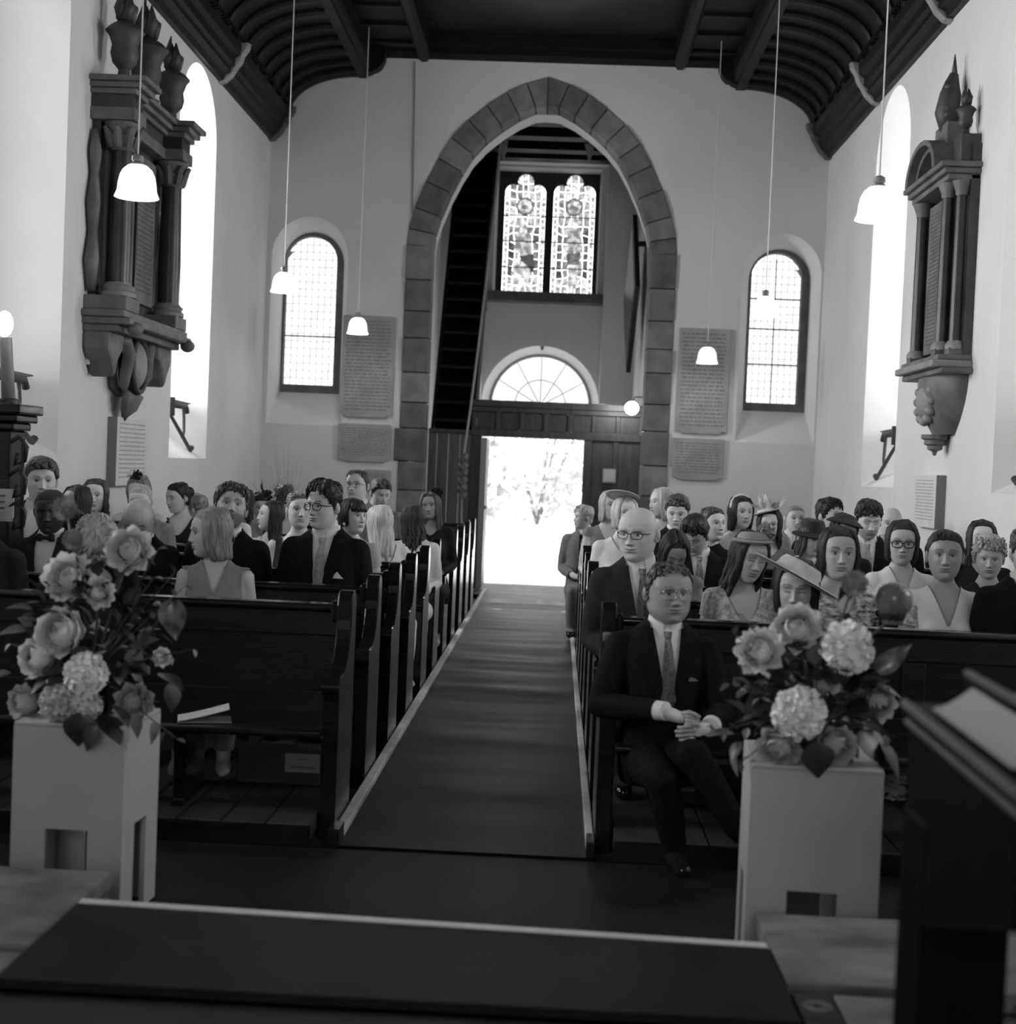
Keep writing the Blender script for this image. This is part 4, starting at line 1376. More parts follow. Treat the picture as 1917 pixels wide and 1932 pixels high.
# raised brass rail beside the book
b = MB(); b.tube([(0.10, 0.0, 0.86), (0.10, -0.55, 0.85)], 0.008, 6); b.build('page_rail', EDG, lc)
b = MB(); b.prism([(0.0, 0.795), (0.0, 0.856), (-0.55, 0.846), (-0.55, 0.775)], lambda a, c, t: (t, a, c), 0.096, 0.104); b.build('rail_board', BLK, lc)

# ================================================================== PEWS
def make_pew(side, length, first=False):
    """origin at the aisle end on the floor, back plane at y=0, sitters face -Y; side -1 runs to -X, +1 to +X"""
    p = empty('church_pew', (0, 0, 0))
    sx = lambda a: side * a
    # aisle bench end
    prof = [(0.045, 0.0), (0.045, 0.78), (0.05, 0.90), (0.03, 0.945), (0.005, 0.958), (-0.035, 0.958), (-0.065, 0.945), (-0.085, 0.90)]
    for k in range(9):
        a = PI / 2 * k / 8
        prof.append((-0.085 - 0.20 * (1 - math.cos(a)), 0.84 - 0.20 * math.sin(a)))
    prof += [(-0.34, 0.645), (-0.375, 0.635), (-0.385, 0.60), (-0.375, 0.57), (-0.355, 0.55), (-0.355, 0.0)]
    b = MB(); b.prism(prof, lambda a, c, t: (sx(t), a, c), -0.032, 0.032)
    e = b.build('bench_end', PEW, p, bevel=0.012)
    # shoulder blocks that thicken head and elbow
    b = MB(); b.box(min(sx(0.026), sx(0.06)), max(sx(0.026), sx(0.06)), -0.075, 0.035, 0.83, 0.915); b.build('head_block', PEW, e, bevel=0.01)
    b = MB(); b.tube([(sx(-0.036), -0.36, 0.605), (sx(0.036), -0.36, 0.605)], 0.034, 12); b.build('elbow_roll', PEW, e, smooth=True, angle=40)
    # far end at the wall
    b = MB(); b.prism(prof, lambda a, c, t: (sx(t), a, c), length - 0.03, length); b.build('bench_end', PEW, p, bevel=0.006)
    x0, x1 = 0.03, length - 0.03

    def bx(name, a0, a1, y0, y1, z0, z1, m=PEWB, par=None, bev=0.006):
        b = MB(); b.box(min(sx(a0), sx(a1)), max(sx(a0), sx(a1)), y0, y1, z0, z1)
        return b.build(name, m, par or p, bevel=bev)
    # capping rail, with rounded nosing that catches the light
    b = MB(); b.prism([(-0.045, 0.868), (-0.055, 0.878), (-0.055, 0.890), (-0.045, 0.90), (0.035, 0.90), (0.045, 0.89), (0.045, 0.868)], lambda a, c, t: (sx(t), a, c), x0, x1)
    b.build('capping_rail', mat('polished capping oak', 0.006, 0.12, 0.015, 3.0, stretch=(0.6, 6, 6), spec=0.6), p, bevel=0.003)
    bx('top_rail', x0, x1, -0.03, 0.02, 0.765, 0.868)
    bx('bottom_rail', x0, x1, -0.03, 0.02, 0.43, 0.535)
    n = 2
    span = (x1 - x0 - 0.10) / n
    bx('stile', x0, x0 + 0.10, -0.03, 0.02, 0.535, 0.765)
    for i in range(n):
        a0 = x0 + 0.10 + i * span
        bx('panel', a0 - 0.005, a0 + span - 0.09, -0.012, 0.006, 0.53, 0.77, PEWB, None, 0.0)
        bx('stile', a0 + span - 0.10, a0 + span, -0.03, 0.02, 0.535, 0.765)
    b = MB(); b.prism([(-0.03, 0.44), (-0.03, 0.41), (-0.40, 0.405), (-0.418, 0.415), (-0.418, 0.432), (-0.40, 0.44)], lambda a, c, t: (sx(t), a, c), x0, x1)
    b.build('seat', PEWB, p, bevel=0.004)
    for a in (0.60, 1.72):
        b = MB(); b.prism([(-0.02, 0.10), (-0.02, 0.408), (-0.36, 0.404), (-0.33, 0.30), (-0.33, 0.12), (-0.36, 0.10)], lambda q, c, t: (sx(t), q, c), a - 0.025, a + 0.025)
        b.build('seat_support', PEW, p, bevel=0.006)
    bx('book_ledge', x0, x1, 0.02, 0.13, 0.72, 0.742)
    bx('ledge_lip', x0, x1, 0.118, 0.132, 0.742, 0.765)
    return p


PITCH, Y1 = 0.88, 5.95
NL, NR = 11, 11
pl = make_pew(-1, 2.42)
prr = make_pew(1, 2.52)
ordn = ['front', 'second', 'third', 'fourth', 'fifth', 'sixth', 'seventh', 'eighth', 'ninth', 'tenth', 'eleventh']
for proto, x, nm, cnt in ((pl, -0.854, 'left', NL), (prr, 0.239, 'right', NR)):
    for i in range(cnt):
        o = proto if i == 0 else copy_tree(proto)
        o.location = (x, Y1 + PITCH * i, 0.0)
        tag(o, 'dark oak pew, %s row from the chancel on the %s of the aisle' % (ordn[i], nm), 'pew', 'oak pews %s of the aisle' % nm)

# under-pew heaters with their labels, and an order of service left on the front seat
for x0, x1, y, nm in ((-1.32, -0.92, 6.05, 'left'), (0.50, 0.92, 6.05, 'right')):
    b = MB(); b.box(x0, x1, y, y + 0.10, 0.10, 0.26)
    h_ = b.build('pew_heater', mat('dark heater case', 0.012, 0.6), bevel=0.008)
    tag(h_, 'low heater box with a pale label under the front pew, %s side' % nm, 'heater')
    lx = x1 - 0.19 if nm == 'left' else x0 + 0.03
    b = MB(); b.box(lx, lx + 0.15, y - 0.006, y - 0.001, 0.16, 0.24); l_ = b.build('label_plate', mat('grey label', 0.2, 0.7), h_)
    b = MB(); b.box(lx + 0.02, lx + 0.13, y - 0.008, y - 0.0065, 0.175, 0.188); b.box(lx + 0.06, lx + 0.10, y - 0.008, y - 0.0065, 0.212, 0.22); b.build('label_print', INK, l_)
os_ = empty('order_of_service', (-1.37, 5.64, 0.441), 0.25); tag(os_, 'half-open white order of service left on the empty front pew seat', 'booklet')
b = MB(); b.add([(-0.10, -0.07, 0.001), (0.11, -0.07, 0.001), (0.11, 0.07, 0.001), (-0.10, 0.07, 0.001), (-0.10, -0.07, 0.004), (0.11, -0.07, 0.004), (0.11, 0.07, 0.004), (-0.10, 0.07, 0.004)], [(3, 2, 1, 0), (4, 5, 6, 7), (0, 1, 5, 4), (1, 2, 6, 5), (2, 3, 7, 6), (3, 0, 4, 7)])
b.build('back_cover', mat('booklet paper grey', 0.3), os_)
b = MB()
rows_ = []
for j in range(7):
    t = j / 6
    x = -0.10 + 0.20 * t; z = 0.006 + 0.048 * t ** 1.2
    rows_.append([(x, -0.07, z), (x, 0.07, z), (x, 0.07, z + 0.003), (x, -0.07, z + 0.003)])
b.loft(rows_); b.build('front_cover', PAPER, os_, smooth=True, angle=40)
# ================================================================== PEOPLE: body, head, hair, clothes
SKIN_L = mat('skin light', 0.56, 0.5, 0.62, 9, attr='feat', spec=0.4)
SKIN_M = mat('skin medium', 0.42, 0.48, 0.48, 9, attr='feat', spec=0.4)
SKIN_T = mat('skin tan', 0.31, 0.45, 0.36, 9, attr='feat', spec=0.45)
SKIN_D = mat('skin dark', 0.045, 0.4, 0.06, 9, attr='feat', spec=0.5)
HAIR_K = mat('black hair', 0.006, 0.62, 0.02, 60, 0.3, 120, stretch=(1, 1, 0.15))
HAIR_B = mat('brown hair', 0.03, 0.55, 0.09, 60, 0.3, 120, stretch=(1, 1, 0.15))
HAIR_F = mat('fair hair', 0.13, 0.45, 0.30, 60, 0.3, 120, stretch=(1, 1, 0.15))
HAIR_W = mat('blonde hair', 0.38, 0.5, 0.6, 60, 0.3, 120, stretch=(1, 1, 0.15))
HAIR_G = mat('grey hair', 0.25, 0.55, 0.5, 60, 0.4, 120, stretch=(1, 1, 0.3))
SUIT = mat('black suit cloth', 0.005, 0.8, 0.009, 30, 0.1, 400, spec=0.12)
SUITG = mat('charcoal suit cloth', 0.02, 0.8, 0.032, 30, 0.1, 400, spec=0.12)
SUITM = mat('mid grey suit cloth', 0.16, 0.8, 0.22, 30, 0.1, 400)
SHIRT = mat('white shirt', 0.68, 0.7, 0.74, 8)
TIE1 = mat('grey tie', 0.16, 0.5, 0.28, 60)
TIE2 = mat('dark dotted tie', 0.03, 0.5, 0.10, 120, detail=0)
DRESS_L = mat('pale dress', 0.62, 0.7, 0.72, 14, 0.3, 25)
DRESS_M = mat('grey dress', 0.16, 0.7, 0.22, 14, 0.3, 25)
DRESS_D = mat('dark dress', 0.010, 0.75, 0.018, 14, 0.2, 25, spec=0.15)
DRESS_P = mat('ruffled patterned dress', 0.05, 0.7, 0.75, 38, 0.6, 50, stretch=(0.6, 1, 1.6), detail=1)
DRESS_E = mat('embroidered pale dress', 0.25, 0.7, 0.6, 45, 0.6, 60, detail=1)
HATP = mat('pale straw hat', 0.48, 0.8, 0.6, 30, 0.4, 120)
HATK = mat('black felt hat', 0.012, 0.8, 0.02, 20)
HATG = mat('grey felt hat', 0.22, 0.8, 0.3, 20, 0.3, 60)
WHITEH = mat('white hat felt', 0.8, 0.8)
FRAME = mat('spectacle frame', 0.012, 0.3)
METALF = mat('wire spectacle frame', 0.5, 0.25, metal=1.0)
SHOE = mat('polished black shoe', 0.008, 0.12, coat=0.5)
PEARL = mat('pale earring', 0.8, 0.2)


def sstep(a, b, x):
    t = np.clip((x - a) / (b - a), 0, 1)
    return t * t * (3 - 2 * t)


HP = np.array([(-.1225, .004, .03, .01), (-.120, .02, .056, .02), (-.112, .036, .072, .03), (-.10, .047, .079, .042), (-.085, .056, .083, .056), (-.065, .064, .086, .073), (-.04, .070, .088, .088), (-.015, .0735, .089, .097),
               (.01, .075, .089, .102), (.035, .0745, .0895, .102), (.06, .070, .085, .098), (.085, .060, .073, .085), (.10, .048, .058, .070), (.110, .033, .039, .050), (.116, .017, .02, .028), (.118, .003, .003, .006)])


def head_grid(nt, nz, front=0.66, wide=1.0, jaw=1.0, nose=1.0, face=True, long=1.0):
    wide, long = wide * 1.05, long * 0.975
    """returns theta, z, X, Y, Z grids of the bare head surface (face towards -Y)"""
    nf = int(nt * front)
    th = np.concatenate([np.linspace(-1.35, 1.35, nf, endpoint=False), np.linspace(1.35, 2 * PI - 1.35, nt - nf, endpoint=False)])
    s = np.linspace(-1, 1, nz)
    zz = np.sign(s) * np.abs(s) ** 1.0
    # denser rows over the face
    u = np.linspace(0, 1, nz)
    z = -0.1225 + 0.2405 * (u + 0.06 * np.sin(2 * PI * u))
    W = np.interp(z, HP[:, 0], HP[:, 1]); F = np.interp(z, HP[:, 0], HP[:, 2]); B = np.interp(z, HP[:, 0], HP[:, 3])
    k = np.array([1, 2, 1.]) / 4
    for A in (W, F, B):
        A[1:-1] = np.convolve(A, k, 'valid')
    Wj = W * wide * np.where(z < -0.03, 1 + (jaw - 1) * sstep(0.0, 1.0, (-0.03 - z) / 0.05), 1.0)
    T, Zg = np.meshgrid(th, z)
    c, s_ = np.cos(T), np.sin(T)
    p = 2 / 2.3
    X = Wj[:, None] * np.sign(s_) * np.abs(s_) ** p
    Yv = np.where(c > 0, -F[:, None], B[:, None]) * np.abs(c) ** p
    Yv += 0.010 * sstep(0.06, 0.118, Zg)
    if face:
        fr = sstep(0.05, 0.5, c)
        ax = np.abs(X)
        g = lambda a, sa, b, sb: np.exp(-((ax - a) / sa) ** 2 - ((Zg - b) / sb) ** 2)
        hn = np.interp(Zg, [-.048, -.040, -.031, -.026, .0, .022, .04], [0, .006, .021, .0225, .0125, .003, 0]) * nose
        sn = np.interp(Zg, [-.04, -.028, .02], [.012, .0105, .0065])
        f = hn * np.exp(-(X / sn) ** 2)
        f += .007 * g(.013, .007, -.031, .007) * nose
        f -= .0115 * g(.030, .016, .011, .011)
        f += .0075 * g(.031, .0115, .009, .0075)
        f += .0050 * g(.030, .022, .031, .007)
        f += .0045 * g(.042, .02, -.020, .02)
        f += .0060 * np.exp(-(X / .028) ** 2 - ((Zg + .058) / .02) ** 2)
        f += .0050 * np.exp(-(X / .019) ** 2 - ((Zg + .0535) / .0042) ** 2)
        f += .0055 * np.exp(-(X / .016) ** 2 - ((Zg + .0645) / .005) ** 2)
        f -= .0045 * np.exp(-(X / .021) ** 2 - ((Zg + .0588) / .0022) ** 2)
        f -= .0040 * np.exp(-(X / .02) ** 2 - ((Zg + .077) / .006) ** 2)
        f += .0065 * np.exp(-(X / .022) ** 2 - ((Zg + .098) / .013) ** 2)
        Yv = Yv - f * fr
    return T, Zg, X, Yv, Zg * long


def grid_faces(nz, nt, off=0):
    fs = []
    for j in range(nz - 1):
        for i in range(nt):
            k = (i + 1) % nt
            fs.append((off + j * nt + i, off + j * nt + k, off + (j + 1) * nt + k, off + (j + 1) * nt + i))
    fs.append(tuple(off + i for i in range(nt - 1, -1, -1)))
    fs.append(tuple(off + (nz - 1) * nt + i for i in range(nt)))
    return fs


def make_head(res=1, beard=0.0, eyes='open', brow=0.75, smile=0.0, lips=0.62, gaze=0.0, **k):
    nt, nz = {0: (46, 44), 1: (76, 76), 2: (104, 112)}[res]
    T, Z, X, Yv, Zo = head_grid(nt, nz, **k)
    c = np.cos(T)
    ax = np.abs(X)
    f = np.ones_like(X)
    fr = c > 0.15
    zb = 0.033 + 0.004 * np.sin(np.clip((ax - .012) / .04, 0, 1) * PI) - 0.05 * np.maximum(ax - .04, 0)
    bm = np.exp(-((Z - zb) / .0042) ** 2) * sstep(.010, .016, ax) * (1 - sstep(.046, .054, ax))
    f *= 1 - brow * bm * fr
    f *= 1 - 0.28 * np.exp(-((ax - .030) / .018) ** 2 - ((Z - .010) / .011) ** 2) * fr
    if eyes == 'open':
        e = ((ax - .031) / .0145) ** 2 + ((Z - .009) / .0058) ** 2
        f = np.where((e < 1) & fr, np.where(np.abs(X - np.sign(X) * .031 - gaze) < .0062, 0.10, 1.05), f)
        lid = np.exp(-((Z - .0148 + 9.0 * (ax - .031) ** 2) / .0024) ** 2) * (np.abs(ax - .031) < .016)
        f *= 1 - 0.8 * lid * fr
    elif eyes == 'down':
        lid = np.exp(-((Z - .0055 + 6.0 * (ax - .031) ** 2) / .0026) ** 2) * (np.abs(ax - .031) < .016)
        f *= 1 - 0.75 * lid * fr
    zl = Z - smile * 6.0 * X ** 2
    lp = np.exp(-(X / .023) ** 4) * np.exp(-((zl + .059) / .0085) ** 4)
    f *= 1 - (1 - lips) * lp * fr
    f *= 1 - 0.6 * np.exp(-(X / .024) ** 4 - ((zl + .0588) / .0024) ** 2) * fr
    f *= 1 - 0.7 * np.exp(-((ax - .0075) / .0042) ** 2 - ((Z + .0375) / .0035) ** 2) * fr
    if beard:
        m = sstep(-.030, -.052, Z) * (1 - np.exp(-(X / .016) ** 2 - ((Z + .060) / .008) ** 2) * 0.6) * sstep(-0.2, 0.1, c)
        m = np.maximum(m, sstep(.02, -.02, Z) * sstep(.066, .071, ax) * (c > -0.1))
        f *= 1 - beard * np.clip(m, 0, 1)
    V = np.stack([X, Yv, Zo], -1).reshape(-1, 3)
    F = grid_faces(nz, nt)
    fe = f.reshape(-1)
    # ears
    vs, fs, n0 = [V], list(F), len(V)
    wide = k.get('wide', 1.0)
    for s in (-1, 1):
        m = MB()
        m.ball((0, 0, 0), (0.0085, 0.019, 0.031), 10, 8)
        m.ball((s * 0.006, -0.002, 0.002), (0.005, 0.012, 0.020), 8, 6)
        a = np.array(m.v)
        a[:, 0] += s * 0.3 * (a[:, 1] + 0.019)
        a += np.array([s * 0.077 * wide, 0.016, -0.004])
        a[:, 2] *= k.get('long', 1.0)
        vs.append(a)
        fs += [tuple(i + n0 for i in q) for q in m.f]
        fe = np.concatenate([fe, np.full(len(a), 0.85)])
        n0 += len(a)
    return np.concatenate(vs), fs, fe


# ---- bodies: one continuous voxel-fused surface
ZS = 1.11


def rings_torso(sex, broad=1.0):
    if sex == 'm':
        t = [(-.03, .165, .12, .02), (.06, .178, .13, .0), (.16, .168, .125, -.005), (.26, .168, .122, -.005), (.36, .178, .125, 0), (.44, .184, .118, .005), (.505, .178, .098, .015), (.545, .150, .080, .022), (.575, .105, .068, .026), (.60, .068, .060, .028), (.64, .058, .058, .022), (.71, .055, .058, .012)]
    else:
        t = [(-.03, .17, .12, .02), (.06, .178, .125, .0), (.16, .150, .105, 0), (.23, .135, .095, 0), (.32, .150, .105, 0), (.40, .158, .105, .002), (.475, .155, .088, .012), (.525, .135, .070, .02), (.56, .090, .058, .024), (.59, .055, .052, .026), (.63, .047, .049, .022), (.71, .046, .05, .012)]
    return [(z * ZS if z < .62 else {.63: .69, .64: .695, .71: .735}[z], w * (broad if z < .57 else 1), d, y) for z, w, d, y in t]


def torso_front(sex, z, broad=1.0):
    t = rings_torso(sex, broad)
    zz = [a[0] for a in t]
    return np.interp(z, zz, [a[3] - a[2] for a in t])


POSE = dict(sh=(.172, .016, .557), el=(.222, .02, .285), wr=(.115, -.215, .235), hd=(.045, -.285, .21), hip=(.085, .02, .07), kn=(.105, -.40, .085), an=(.105, -.385, -.30), toe=(.115, -.53, -.325))


class Body:
    pass


_bodies = {}


def get_body(key, sex='m', pose=None, voxel=0.016, broad=1.0, hands=None):
    if key in _bodies:
        return _bodies[key]
    P = {}
    for k_, v_ in POSE.items():
        for s in (-1, 1):
            P[k_, s] = Vector((v_[0] * s * (0.9 if sex == 'f' and k_ in ('sh', 'el') else 1) * (broad if k_ in ('sh', 'el') else 1), v_[1], v_[2]))
    if pose:
        for k_, v_ in pose.items():
            P[k_] = Vector(v_)
    mb = MB()
    rings = []
    for z, w, d, y in rings_torso(sex, broad):
        rings.append([(w * math.copysign(abs(math.cos(a)) ** 0.85, math.cos(a)), y + d * math.copysign(abs(math.sin(a)) ** 0.85, math.sin(a)), z) for a in [2 * PI * i / 28 for i in range(28)]])
    mb.loft(rings)
    R = (.062, .05, .043, .031, .026) if sex == 'm' else (.050, .042, .036, .026, .022)
    for s in (-1, 1):
        sh, el, wr, hd = P['sh', s], P['el', s], P['wr', s], P['hd', s]
        mb.tube([sh + Vector((-s * .05, 0, .015)), sh, sh.lerp(el, .35), sh.lerp(el, .75), el, el.lerp(wr, .3), el.lerp(wr, .7), wr], [R[0] * .8, R[0], R[0] * .93, R[1], R[2], R[2] * 1.02, R[3] * 1.15, R[3]], 14)
        mb.ball(sh, R[0] * 0.98, 14, 10)
        mb.tube([wr, wr.lerp(hd, .4), hd], [R[3] * .95, R[4] * 1.35, R[4] * 1.0], 12, flat=0.7)
        hip, kn, an, toe = P['hip', s], P['kn', s], P['an', s], P['toe', s]
        mb.tube([hip, hip.lerp(kn, .5), kn], [.088, .078, .058], 16)
        mb.ball(kn, .058, 14, 10)
        mb.tube([kn, kn.lerp(an, .35), an], [.055, .055, .036], 14)
        mb.tube([an + Vector((0, .03, -.01)), an.lerp(toe, .4), toe], [.040, .042, .03], 12, flat=0.8)
        if sex == 'f':
            mb.ball((s * .068, -.075, .40), (.06, .055, .062), 14, 10)
    me = mb.mesh('body_tmp')
    bm = bmesh.new(); bm.from_mesh(me); bmesh.ops.recalc_face_normals(bm, faces=bm.faces); bm.to_mesh(me); bm.free()
    o = bpy.data.objects.new('body_tmp', me); COL.objects.link(o)
    r = o.modifiers.new('fuse', 'REMESH'); r.mode = 'VOXEL'; r.voxel_size = voxel
    sm = o.modifiers.new('smooth', 'SMOOTH'); sm.factor = 0.5; sm.iterations = 5
    dg = bpy.context.evaluated_depsgraph_get()
    me2 = bpy.data.meshes.new_from_object(o.evaluated_get(dg))
    b = Body()
    n = len(me2.vertices)
    V = np.empty(n * 3); me2.vertices.foreach_get('co', V); b.V = V.reshape(-1, 3)
    N = np.empty(n * 3); me2.vertices.foreach_get('normal', N); b.N = N.reshape(-1, 3)
    b.F = [tuple(p.vertices) for p in me2.polygons]
    b.P, b.sex, b.broad = P, sex, broad
    bpy.data.objects.remove(o, do_unlink=True)
    bpy.data.meshes.remove(me2); bpy.data.meshes.remove(me)
    _bodies[key] = b
    return b


def seg_dist(V, a, c):
    a, c = np.array(a), np.array(c)
    d = c - a
    t = np.clip(((V - a) @ d) / (d @ d), 0, 1)
    return np.linalg.norm(V - a - t[:, None] * d, axis=1)


def f_hand(b):
    """positive where not a hand: cut just above each wrist"""
    g = np.full(len(b.V), 1.0)
    for s in (-1, 1):
        wr, el, hd = (np.array(b.P[k_, s]) for k_ in ('wr', 'el', 'hd'))
        d = (el - wr) / np.linalg.norm(el - wr)
        dist = (b.V - wr) @ d - 0.012
        near = np.minimum(seg_dist(b.V, wr, hd), seg_dist(b.V, wr, wr + d * 0.12)) < 0.065
        g = np.where(near, np.minimum(g, dist), g)
    return g


def f_arm(b, cut):
    """positive where not a bare arm; cut = distance down the upper arm that stays covered"""
    g = np.full(len(b.V), 1.0)
    for s in (-1, 1):
        sh, el, wr, hd = (np.array(b.P[k_, s]) for k_ in ('sh', 'el', 'wr', 'hd'))
        d = (el - sh) / np.linalg.norm(el - sh)
        da = np.minimum(np.minimum(seg_dist(b.V, sh, el), seg_dist(b.V, el, wr)), seg_dist(b.V, wr, hd)) - 0.064
        side = np.abs(b.V[:, 0]) - (0.155 if b.sex == 'm' else 0.132) * b.broad
        inarm = (da < 0.004) & ((side > 0) | (seg_dist(b.V, el, hd) < 0.07))
        along = cut - (b.V - sh) @ d
        along = np.where(seg_dist(b.V, el, hd) < 0.075, -0.05, along)
        g = np.where(inarm, np.minimum(g, along), g)
    return g


def f_legs(b):
    return np.maximum(b.V[:, 2] - .17, b.V[:, 1] + .13)


def cloth(name, b, g, off, ruffle=0.0):
    """shell of the body where g > 0, cut exactly along g = 0"""
    Pn = b.V + b.N * off
    if ruffle:
        Pn = Pn + b.N * (ruffle * np.array([mnoise.noise(Vector(p) * 26) for p in b.V]))[:, None]
    idx, vs, fs = {}, [], []
    cut = {}

    def vert(i):
        if i not in idx:
            idx[i] = len(vs); vs.append(Pn[i])
        return idx[i]

    def edge(i, j):
        k_ = (min(i, j), max(i, j))
        if k_ not in cut:
            t = g[i] / (g[i] - g[j]) if g[i] != g[j] else 0.5
            cut[k_] = len(vs); vs.append(Pn[i] + (Pn[j] - Pn[i]) * t)
        return cut[k_]
    for f in b.F:
        ins = [g[i] > 0 for i in f]
        if all(ins):
            fs.append(tuple(vert(i) for i in f)); continue
        if not any(ins):
            continue
        poly = []
        for k_ in range(len(f)):
            i, j = f[k_], f[(k_ + 1) % len(f)]
            if g[i] > 0:
                poly.append(vert(i))
            if (g[i] > 0) != (g[j] > 0):
                poly.append(edge(i, j))
        if len(poly) > 2:
            fs.append(tuple(poly))
    me = bpy.data.meshes.new(name)
    me.from_pydata([tuple(v) for v in vs], [], fs)
    me.polygons.foreach_set('use_smooth', [True] * len(me.polygons))
    me.update()
    return me


_cloth = {}


def get_cloth(key, b, kind, par=None):
    k_ = (key, kind, par)
    if k_ in _cloth:
        return _cloth[k_]
    x, y, z = b.V[:, 0], b.V[:, 1], b.V[:, 2]
    front = y < (0.02 - 0.0 * z)
    if kind == 'jacket':
        zb = par or .28
        g = np.minimum(f_hand(b), f_legs(b))
        vv = np.abs(x) - np.clip((z - zb) * .165, 0, .066)
        g = np.minimum(g, np.where(front & (z > zb - .06), np.where(z > zb, vv, np.abs(x) + (zb - z) * .3), 1))
        g = np.minimum(g, np.where(front, .665 - z, .682 - z))
        me = cloth('jacket', b, g, .016)
    elif kind == 'shirt':
        g = np.minimum(np.minimum(.135 - np.abs(x), z - .18), .68 - z)
        g = np.minimum(g, .09 - y)
        me = cloth('shirt', b, g, .0065)
    elif kind == 'trousers':
        g = np.minimum(-f_legs(b) + .05, f_hand(b) - 0.0)
        armd = np.full(len(b.V), 1.0)
        for s in (-1, 1):
            armd = np.minimum(armd, np.minimum(seg_dist(b.V, b.P['el', s], b.P['wr', s]), seg_dist(b.V, b.P['wr', s], b.P['hd', s])) - .05)
        legd = np.full(len(b.V), 1.0)
        for s in (-1, 1):
            legd = np.minimum(legd, np.minimum(seg_dist(b.V, b.P['hip', s], b.P['kn', s]) - .1, seg_dist(b.V, b.P['kn', s], b.P['an', s]) - .07))
        g = np.minimum(g, armd - legd)
        foot = np.full(len(b.V), 1.0)
        for s in (-1, 1):
            foot = np.minimum(foot, np.where(seg_dist(b.V, b.P['an', s], b.P['toe', s]) < .07, (b.V - np.array(b.P['an', s])) @ (np.array(b.P['kn', s] - b.P['an', s]) / (b.P['kn', s] - b.P['an', s]).length) - .005, 1))
        g = np.minimum(g, foot)
        me = cloth('trousers', b, g, .014)
    elif kind == 'shoe':
        g = np.full(len(b.V), -1.0)
        for s in (par,):
            d = .055 - seg_dist(b.V, b.P['an', s], b.P['toe', s])
            k2 = (np.array(b.P['kn', s]) - np.array(b.P['an', s])); k2 /= np.linalg.norm(k2)
            g = np.maximum(g, np.minimum(d, .018 - (b.V - np.array(b.P['an', s])) @ k2))
        me = cloth('shoe', b, g, .008)
    elif kind in ('dress', 'sleeved', 'top'):
        neck, back, sl = par or (.43, .47, 0)
        # round or V neckline that rises to the shoulder
        if neck < 0:
            nf = -neck * ZS + np.abs(x) * 2.7
        else:
            nf = neck * ZS + 17.0 * x * x
        g = np.where(front, nf - z, back * ZS + 7.0 * x * x - z)
        g = np.minimum(g, .65 - z)
        if sl >= 9:
            g = np.minimum(g, f_hand(b))
        else:
            g = np.minimum(g, f_arm(b, sl))
        if kind == 'top':
            g = np.minimum(g, f_legs(b))
        else:
            for s in (-1, 1):
                g = np.minimum(g, np.where(seg_dist(b.V, b.P['an', s], b.P['toe', s]) < .07, -.2, z + .31))
        me = cloth('dress', b, g, .009)
    _cloth[k_] = me
    return me


# ---- hair
def hair_cap(thick=.014, top=.01, front=.078, temple=.035, side=-.012, nape=-.075, noise=.004, nf=35, seed=0, long=1.0, wide=1.0, part=None, sweep=0.0, res=1):
    nt, nz = (60, 56) if res else (40, 40)
    T, Z, X, Yv, Zo = head_grid(nt, nz, front=.5, face=False, long=long, wide=wide)
    a = np.abs(np.where(T > PI, T - 2 * PI, T))
    zh = np.interp(a, [0, .5, .95, 1.25, 1.5, 1.72, 1.95, 2.3, PI], [front, front - .004, temple + .02, temple - .01, side, side + .018, side - .01, nape + .01, nape])
    m = sstep(-.006, .007, Z - zh)
    d = np.stack([X, Yv, Z], -1); L = np.linalg.norm(d, axis=-1, keepdims=True); d = d / np.maximum(L, 1e-6)
    nz_ = np.array([mnoise.noise(Vector((p[0] * nf, p[1] * nf, p[2] * nf + seed * 7.3))) for p in d.reshape(-1, 3) * .1]).reshape(T.shape)
    h = thick * (.45 + .55 * sstep(-.02, .05, Z)) + top * sstep(.02, .11, Z) + noise * nz_ * 2 + sweep * sstep(.05, .1, Z) * np.clip(np.cos(T), 0, 1)
    if part is not None:
        h = h - .008 * np.exp(-((X - part) / .006) ** 2) * (Z > .05)
    off = -.008 + (.0095 + np.maximum(h - .0015, 0) * sstep(.0, .045, Z - zh)) * m
    V = np.stack([X, Yv, Zo], -1) + d * off[..., None]
    mb = MB(); mb.add(V.reshape(-1, 3), grid_faces(nz, nt))
    return mb


